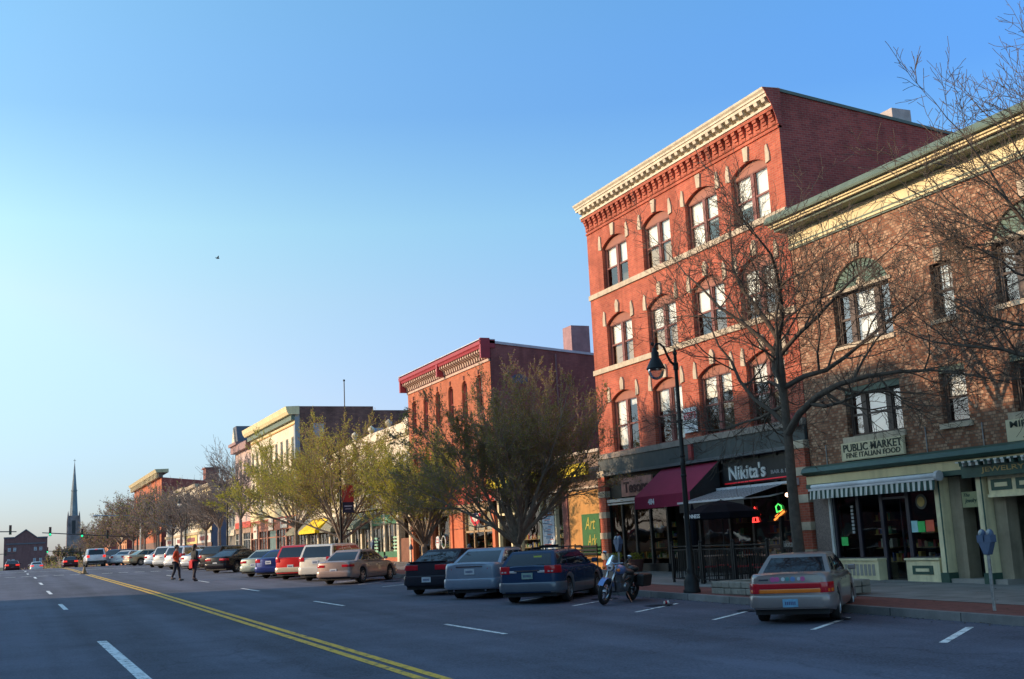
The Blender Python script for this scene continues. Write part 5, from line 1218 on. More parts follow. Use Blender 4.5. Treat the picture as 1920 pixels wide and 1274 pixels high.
def make_tree(name, label, loc, seed, limbs, trunk_h, trunk_r, levels, bark, leafmats=None, leaf_n=0, leaf_s=.05, up=.12, wig=.16, group=None, spread=(35, 60), tip=.004, lscale=(.62, .55), nch=(6, 5, 4), flat=1.0, dens=1.0, cat='tree', straight=.0, lean=None, leaf_min=0.0, env=None):
    """limbs: list of (dx, dy, dz, length, radius, start height); twigs and buds go in the crown mesh"""
    rnd = random.Random(seed)
    t = thing(name, label, cat, loc, 0, group)
    tr = MB(); cr = MB(); lf = []
    P0 = Vector(loc)
    base = [(P0+Vector((0, 0, -.1)), trunk_r*1.5), (P0+Vector((0, 0, .12)), trunk_r*1.15)]
    p = P0.copy(); k = 7
    path = [b[0] for b in base]; rad = [b[1] for b in base]
    lean = Vector((rnd.uniform(-.02, .02), rnd.uniform(-.02, .02), 1))
    if lean: lean = Vector((lean[0], lean[1], 1))
    for i in range(1, k+1):
        q = P0+lean*(trunk_h*i/k)+Vector((rnd.uniform(-1, 1), rnd.uniform(-1, 1), 0))*trunk_r*.12
        path.append(q); rad.append(trunk_r*(1-(.28 if trunk_h < 5 else .5)*i/k))
    tr.tube(path, rad, 9)
    top = path[-1]
    def grow(p, d, L, r, lv):
        if env:
            zc, rx_, rz_ = env; c0 = P0+Vector((0, 0, zc))
            def q_(v): w_ = v-c0; return math.sqrt((w_.x/rx_)**2+(w_.y/rx_)**2+(w_.z/rz_)**2) if w_.z > -rz_*.2 else 0
            if lv > 0 and q_(p) > 1.02: return
            while lv < 3 and L > .25 and q_(p+d*L) > 1.03: L *= .85
        n = 4 if lv < 2 else (3 if lv < 3 else 2)
        n = max(n, int(L/.6)) if lv == 0 else n
        pts = [p.copy()]; rs = [r]; dirs = [d.copy()]
        cur = p.copy(); dd = d.copy(); rend = max(tip, r*(.28 if lv < levels-1 else .4))
        for i in range(n):
            dd = (dd + perp(dd, rnd)*wig*(1-.3*straight) + Vector((0, 0, up))*(.6 if lv else .35)).normalized()
            cur = cur + dd*(L/n)
            pts.append(cur.copy()); rs.append(r+(rend-r)*(i+1)/n); dirs.append(dd.copy())
        sides = (7, 5, 4, 3, 3, 3)[min(lv, 5)]
        (tr if lv <= 1 else cr).tube(pts, rs, sides, 0, cap=False)
        if lv >= levels-1:
            if leaf_n and pts[-1].z > P0.z+leaf_min:
                for j in range(leaf_n):
                    u = rnd.random()*n; i = min(int(u), n-1); q = pts[i].lerp(pts[i+1], u-i)
                    lf.append(q+perp(dd, rnd)*rnd.random()*leaf_s*2.2)
            return
        m_ = nch[min(lv, len(nch)-1)]
        for j in range(m_):
            u = (.22+.78*(j+rnd.random()*.7)/m_)*n; i = min(int(u), n-1)
            q = pts[i].lerp(pts[i+1], u-i); bd = dirs[i+1]
            ang = R(rnd.uniform(*spread)); pv = perp(bd, rnd); pv.z *= flat
            nd = (bd*math.cos(ang)+pv*math.sin(ang)).normalized()
            rr = (rs[i]+(rs[i+1]-rs[i])*(u-i))*rnd.uniform(.5, .68)
            LL = L*lscale[min(lv, len(lscale)-1)]*rnd.uniform(.75, 1.2)*(1.12-.45*u/n)
            grow(q, nd, LL, max(tip, rr), lv+1)
        grow(pts[-1], dirs[-1], L*.5, rend, lv+1)
    for (dx, dy, dz, L, r, h) in limbs:
        st = P0+lean*h if h < trunk_h else top
        grow(st, Vector((dx, dy, dz)).normalized(), L, r, 0)
    tr.build('trunk', bark, t, smooth=180)
    if leafmats and lf:
        nb_ = len(cr.v)
        cm = [bark]+list(leafmats)
        for q in lf:
            s = leaf_s*rnd.uniform(.6, 1.4)
            a = Vector((rnd.uniform(-1, 1), rnd.uniform(-1, 1), rnd.uniform(-1, 1))).normalized()*s; b = perp(a.normalized(), rnd)*s*.55
            mi = 1+min(len(leafmats)-1, int(rnd.random()*len(leafmats)))
            cr.add([q-a, q+b, q+a, q-b], [(0, 1, 2, 3)], mi)
        cr.build('crown', cm, t)
    else:
        cr.build('crown', bark, t)
    return t

def copy_thing(src, loc, rz, label, sc=1.0, group=None):
    c = copy_tree(src); c.location = loc; c.rotation_euler = (0, 0, rz); c.scale = (sc, sc, sc); c['label'] = label
    if group: c['group'] = group
    return c

BARK = pm('dark_bark', (0.085, 0.066, 0.052), .95, .35, 6, bump=.6, bscale=25)
BARK2 = pm('brown_bark', (0.23, 0.18, 0.14), .95, .3, 6, bump=.5, bscale=25)
TWIG = pm('greyish_bark', (0.20, 0.165, 0.15), .95, .3, 6)
def leafmat(name, c):
    if name in _M: return _M[name]
    mat = bpy.data.materials.new(name); nt, N, L = nodes(mat)
    out = N.new('ShaderNodeOutputMaterial'); d = N.new('ShaderNodeBsdfDiffuse'); tl = N.new('ShaderNodeBsdfTranslucent'); mx = N.new('ShaderNodeMixShader'); mx.inputs[0].default_value = .45
    d.inputs[0].default_value = (*c, 1); tl.inputs[0].default_value = (*c, 1); L.new(d.outputs[0], mx.inputs[1]); L.new(tl.outputs[0], mx.inputs[2]); L.new(mx.outputs[0], out.inputs[0])
    _M[name] = mat; return mat
LG = leafmat('spring_green_leaf', (0.38, 0.39, 0.07)); LY = leafmat('yellow_green_leaf', (0.52, 0.45, 0.09)); LB = leafmat('russet_bud', (0.36, 0.23, 0.11)); LD = leafmat('olive_leaf', (0.28, 0.26, 0.08)); LR = leafmat('dark_bud', (0.30, 0.21, 0.19))

# big bare tree in front of the restaurant
make_tree('bare_tree', 'large bare spreading tree whose trunk rises behind the silver sedan', (16.8, 22.15, gs(22)), 12,
    [(.15, -.80, .66, 4.18, .10, 3.7), (-.2, .95, .45, 3.71, .065, 3.9), (.3, .6, .8, 3.48, .065, 4.3), (-.5, -.4, .8, 3.25, .06, 4.6), (.0, .95, .6, 3.71, .07, 4.9), (.1, -.9, .45, 3.71, .07, 4.8), (-.1, .75, .9, 3.36, .065, 5.5), (.5, -.5, .9, 3.13, .06, 5.6), (.0, .35, 1.0, 3.02, .07, 6.0), (-.1, -.45, 1.0, 3.13, .07, 6.0), (.1, .95, .1, 3.02, .05, 4.4)],
    6.0, .15, 5, BARK, up=.09, wig=.26, spread=(32, 66), nch=(7, 5, 4, 2), lscale=(.52, .60, .58, .55), tip=.0052, lean=(-.01, .085))
# bare tree rising at the right edge
make_tree('bare_tree', 'bare tree reaching in from the right edge with branches over the cornice', (17.0, 13.6, gs(14)), 23,
    [(-.25, .3, 1.0, 3.3, .08, 4.6), (.1, .45, .9, 3.3, .08, 4.8), (.2, -.2, 1.0, 3.3, .09, 4.8), (0, .95, .22, 3.4, .06, 4.2), (.5, .2, .9, 3.2, .07, 4.8), (-.3, .5, .9, 3.2, .07, 5.0), (.0, .4, 1.0, 3.4, .07, 5.4), (.2, .85, .4, 3.0, .055, 4.6), (0, .1, 1, 3.5, .08, 5.6)],
    5.6, .17, 5, BARK, up=.11, wig=.22, spread=(30, 60), nch=(7, 5, 4, 2), lscale=(.52, .60, .58, .55), tip=.0052)

def vase(name, label, loc, seed, Ht, Rd, mats, leafn, trunk_h=1.1, nl=11, group='budding street trees along the pavement', ls=.06, nch=(7, 6, 4), rscale=1.0, bark=None, updir=.1, lm=2.3):
    env = (Ht*.60, Rd*.92, Ht*.40)
    rnd = random.Random(seed*3+1); limbs = []
    for i in range(nl):
        a = 2*math.pi*i/nl+rnd.uniform(-.3, .3); el = (0.35, 0.75, 1.15)[i % 3]*rnd.uniform(.85, 1.15)*Rd/4.2
        L = math.hypot(Ht-trunk_h, Rd*el*.5)*.60
        limbs.append((math.cos(a)*el, math.sin(a)*el, 1.0, L, .085*rnd.uniform(.7, 1.1)*rscale, trunk_h*rnd.uniform(.85, 1.0)))
    return make_tree(name, label, loc, seed, limbs, trunk_h, .15*rscale, 4, bark or BARK2, mats, leafn, ls, up=updir, wig=.13, spread=(20, 48), nch=nch, lscale=(.50, .52, .5), tip=.0042, group=group, leaf_min=lm, env=env)
vase('budding_tree', 'dense dark olive vase shaped tree behind the dark blue wagon', (16.8, 38.2, gs(38)), 31, 7.8, 4.9, [LD, LD, LB, LR], 14, 1.25, 14, nch=(9, 8, 6), ls=.028, lm=2.4)
vase('budding_tree', 'yellow green vase shaped tree with pale trunk behind the dark sedan', (16.8, 48.4, gs(48)), 32, 6.4, 4.3, [LG, LY, LY], 11, 1.3, 12, nch=(8, 7, 6), ls=.029)
vase('budding_tree', 'wide yellow green tree between the tan sedan and the banner lamp post', (16.8, 62.3, gs(62)), 33, 8.6, 5.8, [LG, LY, LB], 10, 1.6, 12, nch=(8, 7, 6), ls=.034)
vase('budding_tree', 'yellowish budding tree with dark trunk behind the red sport utility', (16.8, 73.0, gs(73)), 34, 8.8, 5.6, [LG, LY, LY], 12, 2.4, 11, nch=(8, 7, 5), ls=.036, lm=3.2)
BT = 'bare street trees in the distance'
def medbare(label, loc, seed, Ht, Rd, buds=0, ls=.08):
    rnd = random.Random(seed); limbs = []
    for i in range(8):
        a = 2*math.pi*i/8+rnd.uniform(-.3, .3); el = (0.5, 1.0, 1.3, .3)[i % 4]
        limbs.append((math.cos(a)*el, math.sin(a)*el, 1.0, Ht*.36*rnd.uniform(.85, 1.15), .10, Ht*.30))
    return make_tree('bare_tree', label, loc, seed, limbs, Ht*.3, .17, 4, TWIG, [LR, LR, LD] if buds else None, buds, ls, up=.1, wig=.2, spread=(28, 58), nch=(7, 6, 4), lscale=(.58, .56, .5), tip=.011, group=BT)
b1 = medbare('bare tree in front of the narrow pink building with slate dormer', (16.8, 92.0, gs(92)), 41, 10.8, 4.5)
b2 = medbare('dark bare tree just past the black sedan', (16.8, 102.0, gs(102)), 42, 9.0, 4.5)
copy_thing(b2, (16.8, 109.5, gs(109)), 2.1, 'bare tree before the slate blue side wall', .98)
copy_thing(b1, (16.8, 126.0, gs(126)), 1.2, 'bare tree before the pale yellow front', .9)
b3 = medbare('thickly twigged dark tree in front of the tall red brick block', (16.8, 145.0, gs(145)), 43, 11.0, 5, 3, .10)
for i, (x, y, rz, s, lab) in enumerate(((16.8, 133, 2.5, .85, 'rounded dark tree beside the ivory far row'), (16.8, 160, .8, 1.0, 'dense dark tree under the corner of the tan cornice'), (16.8, 176, 2.2, 1.06, 'tall dark tree left of the tan cornice'), (16.5, 194, 3.6, 1.08, 'dark tree sloping down toward the far traffic signal'), (16.5, 214, 5.0, 1.0, 'dark tree behind the cobra head street lamp'), (16.0, 238, 1.6, .92, 'last dark street tree before the church'), (17, 262, 4.1, .8, 'small tree right of the church tower foot'))):
    copy_thing(b3, (x, y, gs(y)), rz, lab, s, BT)
b4 = medbare('brown hazy tree at the foot of the church tower', (14, 330, g(330)), 44, 8.0, 5, 6, .16)
for x, y, rz, s, lab in ((11.5, 345, 1.0, .7, 'low brown tree just left of the church tower'), (18.5, 350, 2.0, .9, 'low brown tree just right of the church tower'), (22, 330, 3.3, .95, 'round brown tree farther right of the church tower')):
    copy_thing(b4, (x, y, g(y)), rz, lab, s, BT)
b5 = medbare('bare tree top showing over the roof beside the flagpole', (37, 122, g(122)), 45, 16.5, 6)
# brown shrubs massing at the far crest
mb = MB(); rnd = random.Random(5)
for i in range(5000):
    x = rnd.gauss(13, 4.5); y = rnd.uniform(250, 300); z = g(y)+abs(rnd.gauss(0, 1.3))*(1.2-abs(x-13)/12)
    s = rnd.uniform(.08, .2); a = Vector((rnd.uniform(-1, 1), rnd.uniform(-1, 1), rnd.uniform(-1, 1))).normalized()*s; b_ = perp(a.normalized(), rnd)*s*.7; q = Vector((x, y, z+.2))
    mb.add([q-a, q+b_, q+a, q-b_], [(0, 1, 2, 3)], i % 2)
tag(mb.build('shrubbery', [LR, LD]), 'low brown and olive shrubs growing at the far end of the road', 'shrubbery', kind='stuff')
# ================================================================== vehicles
def paint(name, c, metal=.30, rough=.32):
    dark = max(c) < .12
    return pm(name, c, .2 if dark else rough, .07, 2.5, metal=0 if dark else metal, coat=.08 if dark else .7, spec=.2 if dark else .3)
TYRE = pm('tyre_rubber', (0.015, 0.015, 0.016), .85, .2, 10)
ALLOY = pm('alloy_wheel', (0.42, 0.42, 0.43), .35, .1, 8, metal=.8)
CGL = glass('car_glass', .10, (.16, .19, .2), 0.0, .01)
CHROME = pm('chrome', (0.42, 0.42, 0.44), .18, .05, 5, metal=1)
TRIMB = pm('black_trim', (0.02, 0.02, 0.022), .6)
TLR = pm('tail_light_red', (0.50, 0.010, 0.02), .2, .1, 5, coat=.6); TLA = pm('amber_lens', (0.85, 0.20, 0.02), .2, .1, 5, coat=.6); TLW = pm('clear_lens', (0.55, 0.5, 0.5), .2, .1, 5, coat=.5)
LIT = pm('lit_brake_light', (0.8, 0.03, 0.02), .3, 0, emis=1.2)
PLATE = pm('white_plate', (0.55, 0.58, 0.62), .5, .15, 12); PLATEB = pm('blue_plate', (0.16, 0.36, 0.52), .5, .2, 12); PINK = pm('number_print', (0.08, 0.1, 0.2), .6)
SEATM = pm('car_interior', (0.06, 0.055, 0.05), .9, .3, 4)

def interp(tab, y):
    if y <= tab[0][0]: return tab[0][1]
    for (a, va), (b, vb) in zip(tab, tab[1:]):
        if y <= b:
            t = (y-a)/(b-a); t = t*t*(3-2*t) if len(tab) > 0 else t
            return va+(vb-va)*t
    return tab[-1][1]

def make_car(label, s, loc=(0, 0, 0), rz=0, group='cars parked at an angle along the kerb', cat='car', detail=True, name='parked_car'):
    """s: L, W, H, wb (wheelbase), ro (rear overhang), deck=[(y,z)...] top line of the lower body (y from the rear bumper),
       cab=(belt_rear, belt_front, roof_rear, roof_front), belt z, colours and lamps. Local frame: +Y forward, origin under the rear axle."""
    L, W, H = s['L'], s['W'], s['H']; wb, ro = s['wb'], s['ro']; hw = W/2
    y0, y1 = -ro, L-ro
    body_m = s['paint']; low_m = s.get('low', body_m)
    t = thing(name, label, cat, (0, 0, 0), 0, group)
    rw = s.get('rw', .315); ra = rw+.055
    def plan(y):
        e = min(y-y0, y1-y)
        rr = .46 if y-y0 < y1-y else .5
        k = 1.0
        if e < rr: k = 1-(1-math.sqrt(max(0, 1-((rr-e)/rr)**2)))*(.24 if y-y0 < y1-y else .30)
        taper = 1-.05*max(0, ((y-(y0+y1)/2)/(L/2)))**2
        return hw*k*taper
    def top(y): return interp(s['deck'], y-y0)
    def bot(y):
        b = .24+.06*max(0, 1-(min(y-y0, y1-y))/.5)
        for yc in (0, wb):
            if abs(y-yc) < ra: b = max(b, rw+math.sqrt(ra*ra-(y-yc)**2))
        return b
    def sec(y, off=0.0):
        zb, zt, w_ = bot(y), top(y), plan(y)
        h = zt-zb
        pts = [(w_*.95, zb), (w_*.985, zb+min(.06, h*.2)), (w_, zb+h*.35), (w_*.995, zb+h*.6), (w_*.975, zt-.09), (w_*.945, zt-.03), (w_*.90, zt), (w_*.6, zt+.018), (w_*.3, zt+.026), (0, zt+.028)]
        if off: pts = [(x+off*(1 if i < 6 else .2), z+(off if i >= 5 else 0)) for i, (x, z) in enumerate(pts)]
        return pts
    ys = set([y0, y0+.03, y0+.08, y0+.15, y0+.25, y0+.36, y1, y1-.03, y1-.08, y1-.16, y1-.28, y1-.38])
    st = .045
    for yc in (0, wb):
        n = int(2*ra/st)
        for i in range(n+1): ys.add(yc-ra+2*ra*i/n)
    y = y0+.3
    while y < y1-.3: ys.add(y); y += .16
    ys = sorted(ys); ys = [a for i, a in enumerate(ys) if i == 0 or a-ys[i-1] > .006]
    mb = MB(); n = 10; b = 0
    for y in ys:
        p = sec(y); mb.v += [(x, y, z) for x, z in p]+[(-x, y, z) for x, z in p[:-1]][::-1]
    m_ = 2*n-1
    for i in range(len(ys)-1):
        for j in range(m_-1):
            mb.f.append((i*m_+j, i*m_+j+1, (i+1)*m_+j+1, (i+1)*m_+j)); mb.m.append(1 if (s.get('low') and (j < 2 or j > m_-4)) else 0)
    mb.f.append(tuple(range(m_))); mb.m.append(0); mb.f.append(tuple((len(ys)-1)*m_+j for j in range(m_))[::-1]); mb.m.append(0)
    o = mb.build('body', [body_m, low_m], t, smooth=50); fix_normals(o); o.data.set_sharp_from_angle(angle=R(50))
    mb = MB()
    mb.box(-hw*.86, hw*.86, y0+.12, y1-.12, .19, .5); 
    for yc in (0, wb): mb.box(-hw*.80, hw*.80, yc-ra-.02, yc+ra+.02, .3, .72)
    mb.build('underbody', TRIMB, t)
    # ---- greenhouse
    br, bf, rr_, rf = [v+y0 for v in s['cab']]
    zb_, zr = s['belt'], H
    wbelt, wroof = hw*.93, hw*s.get('wr', .74)
    NS = 8
    def loop(ya, yb, w_, r):
        # rounded rectangle, starts at rear-left, goes rear -> right -> front -> left
        pts = []
        for i in range(NS+1): u = -1+2*i/NS; pts.append((w_*u*(1-r), ya+r*.25*(u*u)))       # rear, bowed
        for i in range(1, NS): u = i/NS; pts.append((w_*(1-r+r*math.sin(math.pi*u)**.4), ya+r*.25+(yb-ya-r*.6)*u))
        for i in range(NS+1): u = 1-2*i/NS; pts.append((w_*u*(1-r), yb-r*.6*(u*u)))
        for i in range(1, NS): u = 1-i/NS; pts.append((-w_*(1-r+r*math.sin(math.pi*u)**.4), ya+r*.25+(yb-ya-r*.6)*u))
        return pts
    def ztopbelt(y): return top(y)-.02
    A = loop(br, bf, wbelt, .05); B = loop(rr_, rf, wroof, .06)
    K = len(A)
    def surf(i, v, off=0.0):
        a, b = A[i % K], B[i % K]
        za = max(zb_, top(a[1])-.01) if s.get('followdeck', True) else zb_
        bul = .05*4*v*(1-v)
        x = a[0]+(b[0]-a[0])*v; y = a[1]+(b[1]-a[1])*v; z = za+(zr-.05-za)*v
        cx_, cy_ = 0, (br+bf)/2
        nx = x/max(.01, abs(x)) if abs(x) > hw*.6 else x/hw
        side = NS < (i % K) < 2*NS or (i % K) > 3*NS
        if side: x += math.copysign(bul*.6+off, x)
        elif (i % K) <= NS: y -= bul*.7+off
        else: y += bul*.8+off
        if not side: z += off*.3
        return (x, y, z)
    mb = MB(); V = 5
    rows = []
    for k in range(V+1):
        rows.append([surf(i, k/V) for i in range(K)])
    cyr = (rr_+rf)/2
    for sc_, dz in ((.965, .028), (.88, .047), (.6, .06), (.25, .066)):
        rows.append([(p[0]*sc_, cyr+(p[1]-cyr)*sc_, zr-.05+dz) for p in rows[V]])
    for r_ in rows: mb.v += r_
    for k in range(len(rows)-1):
        for i in range(K):
            mb.f.append((k*K+i, k*K+(i+1) % K, (k+1)*K+(i+1) % K, (k+1)*K+i)); mb.m.append(0)
    mb.f.append(tuple((len(rows)-1)*K+i for i in range(K))); mb.m.append(0)
    # glass panels: cells are cut out of the shell
    def cellrange(i0, i1): return range(i0, i1)
    sideR = [i for i in range(NS, 2*NS)]; sideL = [(4*NS-1)-(i-NS) for i in sideR]
    o = fix_normals(mb.build('roof_and_pillars', body_m, t, smooth=45)); o.data.set_sharp_from_angle(angle=R(45))
    def panel(nm, i0, i1, v0, v1, n=4, off=.006, mat_=CGL, fr_=0):
        mb = MB(); c = []
        nu = 6
        for k in range(n+1):
            v = v0+(v1-v0)*k/n
            for j in range(nu+1):
                u = i0+(i1-i0)*j/nu; a = int(math.floor(u)); fu = u-a
                p, q = Vector(surf(a, v, off)), Vector(surf(a+1, v, off)); mb.v.append(tuple(p.lerp(q, fu)))
        for k in range(n):
            for j in range(nu): mb.f.append((k*(nu+1)+j, k*(nu+1)+j+1, (k+1)*(nu+1)+j+1, (k+1)*(nu+1)+j)); mb.m.append(0)
        o = mb.build(nm, mat_, t, smooth=180); fix_normals(o); return o
    GL = s.get('glassm', CARGLASS)
    panel('rear_window', .55, NS-.55, .10, .92, mat_=GL)
    panel('windscreen', 2*NS+.45, 3*NS-.45, .06, .93, mat_=GL)
    sp = s.get('pill', [(.35, 2.9), (3.15, 5.3), (5.5, 7.4)])   # side window spans in loop cells, rear to front
    for a, b in sp:
        panel('side_window', NS+a, NS+b, .12, .90, mat_=GL, off=.004)
        panel('side_window', 4*NS-b, 4*NS-a, .12, .90, mat_=GL, off=.004)
    # ---- wheels
    for yc in (0, wb):
        for sx in (-1, 1):
            x = sx*(hw-.12)
            wl = MB(); wl.lathe([(rw*.62, -.1), (rw*.93, -.1), (rw, -.07), (rw, .07), (rw*.93, .1), (rw*.62, .1), (rw*.62, -.1)], (x, yc, rw), 22, 0, 'x'); wo_ = wl.build('wheel', TYRE, t, smooth=40)
            rm = MB(); xo_ = x+sx*.075
            rm.lathe([(rw*.63, sx*.02), (rw*.60, sx*.018), (rw*.56, -sx*.03), (.0, -sx*.035)], (xo_, yc, rw), 20, 1, 'x')
            rm.lathe([(0, sx*.02), (rw*.16, sx*.018), (rw*.17, -sx*.03)], (xo_, yc, rw), 12, 0, 'x')
            for k in range(s.get('spokes', 7)):
                a = 2*math.pi*k/s.get('spokes', 7); M_ = Matrix.Rotation(a, 3, 'X')
                rm.obox((xo_+sx*.002, yc-math.sin(a)*0+math.cos(a+math.pi/2)*rw*.37, rw+math.sin(a+math.pi/2)*rw*.37), (.012, rw*.07, rw*.24), Matrix.Rotation(a, 3, 'X'), 0)
            rm.lathe([(rw*.66, sx*.022), (rw*.60, sx*.026), (rw*.585, sx*.0)], (xo_, yc, rw), 22, 0, 'x')
            rm.build('rim', [s.get('rimm', ALLOY), pm('wheel_shadow', (.05, .05, .05), .6)], wo_, smooth=40)
    # ---- patches that follow the body skin
    def outline(x_frac, off):   # plan contour at the rear: param 0 centre .. 1 -> 2 wraps round the corner
        pass
    def band(nm, z0, z1, d, mat_, yend, a0=0.0, both=True, front=False, rnd_=.02, parent=t):
        """strip hugging the end of the car between heights z0..z1, from lateral fraction a0 round the corner to y distance yend"""
        for sg in ((-1, 1) if both and a0 > 0 else (0,)):
            path = []
            ye, sgn = (y1, -1) if front else (y0, 1)
            we = plan(ye)
            if sg == 0:
                side = [(plan(ye+sgn*e), ye+sgn*e) for e in (yend, yend*.6, yend*.3, .1, .05, .02) if e <= yend+1e-6]
                path = [(-x, y) for x, y in side]+[(we*u, ye) for u in (-.95, -.5, 0, .5, .95)]+side[::-1]
            else:
                side = [(plan(ye+sgn*e), ye+sgn*e) for e in (.02, .05, .1, yend*.5, yend) if e <= yend+1e-6]
                path = [(we*a0, ye), (we*(a0+.95)/2, ye), (we*.96, ye)]+side
                path = [(sg*x, y) for x, y in path]
            mb = MB(); m = len(path)
            def offp(i, d):
                a = Vector((*path[max(i-1, 0)], 0)); b = Vector((*path[min(i+1, m-1)], 0)); tt = (b-a).normalized(); nrm = Vector((tt.y, -tt.x, 0))
                p = Vector((*path[i], 0)); c = Vector((0, (y0+y1)/2, 0))
                if nrm.dot(p-c) < 0: nrm = -nrm
                return p+nrm*d
            prof = [(-.02, z0), (d-rnd_*.4, z0), (d, z0+rnd_), (d, z1-rnd_), (d-rnd_*.4, z1), (-.02, z1)]
            for i in range(m):
                for dd, z in prof: q = offp(i, dd); mb.v.append((q.x, q.y, z))
            k = len(prof)
            for i in range(m-1):
                for j in range(k): mb.f.append((i*k+j, i*k+(j+1) % k, (i+1)*k+(j+1) % k, (i+1)*k+j)); mb.m.append(0)
            mb.f.append(tuple(range(k))); mb.m.append(0); mb.f.append(tuple((m-1)*k+j for j in range(k))[::-1]); mb.m.append(0)
            o = mb.build(nm, mat_, parent, smooth=50); fix_normals(o); o.data.set_sharp_from_angle(angle=R(50))
    bz = s.get('bump', (.33, .57))
    band('rear_bumper', bz[0], bz[1], .045, s.get('bumpm', body_m), s.get('bumpw', ro-ra-.05), rnd_=.035)
    band('front_bumper', .24, .5, .04, s.get('bumpm', body_m), max(.25, L-ro-wb-ra-.05), front=True, rnd_=.035)
    for (z0_, z1_, a0_, ye_, mt) in s['tail']: band('tail_light', z0_, z1_, .014 if a0_ > 0 or True else 0, mt, ye_, a0_, rnd_=.012)
    band('headlight', .58, .70, .012, TLW, .3, .55, front=True, rnd_=.012)
    band('grille', .56, .66, .01, TRIMB, .02, 0, front=True, rnd_=.01)
    pz = s.get('plate', .75)
    mb = MB(); mb.box(-.155, .155, y0-s.get('pd', .02), y0, pz-.08, pz+.08, 0); po_ = mb.build('licence_plate', s.get('platem', PLATE), t)
    if detail:
        mb = MB()
        for k in range(6): mb.box(-.11+k*.038, -.085+k*.038, y0-s.get('pd', .02)-.003, y0-s.get('pd', .02), pz-.035, pz+.03)
        mb.build('number_marks', PINK, po_)
    # door seams and trunk seam as thin dark gaps, door handles, mirrors
    def ring(y, wd=.004, i0=1, i1=6, mat_=TRIMB, nm='door_seam'):
        mb = MB()
        for sg in (-1, 1):
            a = sec(y-wd, .0025)[i0:i1]; b = sec(y+wd, .0025)[i0:i1]
            for k in range(len(a)-1):
                mb.quad((sg*a[k][0], y-wd, a[k][1]), (sg*b[k][0], y+wd, b[k][1]), (sg*b[k+1][0], y+wd, b[k+1][1]), (sg*a[k+1][0], y-wd, a[k+1][1]))
        return mb
    if detail:
        for yy in s.get('seams', (.5, 1.35, wb-.42)):
            ring(yy, .005).build('door_seam', TRIMB, t)
        for sg in (-1, 1):
            for yy in s.get('handles', (.75, 1.55)):
                p = sec(yy)[4]; mb = MB(); mb.box(sg*p[0]-.012, sg*p[0]+.025*sg+.0, yy-.09, yy+.06, p[1]-.06, p[1]-.03); bevel(mb.build('door_handle', body_m, t), .008)
        mb = MB(); zz = s['deck'][0][1]
        tz = s.get('trunk', (.50, None))[0]
        mb.box(-hw*.62, hw*.62, y0-.004, y0+.01, tz, tz+.01); mb.build('trunk_seam', TRIMB, t)
        if s.get('strip'): band('side_moulding', s['strip'], s['strip']+.045, .012, s.get('stripm', TRIMB), ro-ra-.05, rnd_=.01)
    for sg in (-1, 1):
        mb = MB(); ym = bf-.28; mb.obox((sg*(hw+.07), ym, zb_+.09), (.085, .05, .06), Matrix.Rotation(0, 3, 'X')); o = bevel(mb.build('mirror', s.get('mirm', body_m), t), .025, 3)
    # seats, so the cabin is not empty
    mb = MB()
    for sg in (-1, 1):
        mb.box(sg*.36-.22, sg*.36+.22, wb*.42, wb*.42+.14, .5, H-.35); mb.box(sg*.36-.12, sg*.36+.12, wb*.42, wb*.42+.1, H-.33, H-.14)
    mb.box(-.6, .6, .15, .3, .5, H-.42); mb.build('seat', SEATM, t)
    if s.get('extra'): s['extra'](t, s, sec, plan, top, y0, y1, hw)
    t.scale = (.955, .955, .955)
    t.location = (loc[0], loc[1], loc[2]); t.rotation_euler = (math.atan(.014)*math.cos(0) if False else 0, 0, rz)
    return t
CARGLASS = pm('tinted_glass', (0.012, 0.016, 0.022), .04, .1, 1, spec=.7)

HD = R(-45)     # heading: nose to the kerb, half turned up the street
def put(x, y, dz=0): return (x, y, g(y)+dz)
SED = dict(L=4.6, W=1.72, H=1.38, wb=2.62, ro=1.05, belt=.90, cab=(.62, 3.45, 1.25, 2.75))

def silver_extra(t, s, sec, plan, top, y0, y1, hw):
    cols = [pm('sticker_pink', (.6, .12, .3), .6), pm('sticker_white', (.6, .6, .62), .6), pm('sticker_blue', (.15, .25, .5), .6), pm('sticker_teal', (.1, .3, .3), .6)]
    for i, (x, r, c) in enumerate(((-.33, .055, 0), (-.24, .05, 0), (-.12, .04, 1), (-.03, .045, 3), (.08, .05, 2), (.28, .05, 0), (.2, .035, 1))):
        mb = MB(); mb.lathe([(0, -.004), (r, -.003), (r, .003), (0, .004)], (x, y0-.002, .89), 12, 0, 'y'); mb.build('sticker', cols[c], t)
    mb = MB(); mb.box(-.62, -.42, y0-.006, y0, .87, .90); mb.build('badge', CHROME, t)
s = dict(SED, L=4.65, W=1.74, H=1.36, paint=paint('champagne_silver', (0.27, 0.235, 0.225)), deck=[(0, .97), (.15, 1.0), (.9, .98), (1.8, .93), (3.3, .93), (3.6, .92), (4.4, .76), (4.65, .64)],
    cab=(.72, 3.45, 1.35, 2.75), tail=[(.70, .81, 0, .25, TLR), (.615, .695, 0, .25, TLA), (.61, .815, .93, .27, TLR)], bump=(.33, .57), plate=.42, pd=.052, platem=PLATEB, extra=silver_extra, strip=.50, spokes=9, wr=.76, bumpw=.5)
sil = make_car('silver sedan with full width red and orange tail light bar parked nearest the camera', s, put(13.86, 18.42), R(-45.5)); sil.scale = (.89, .9, .91)
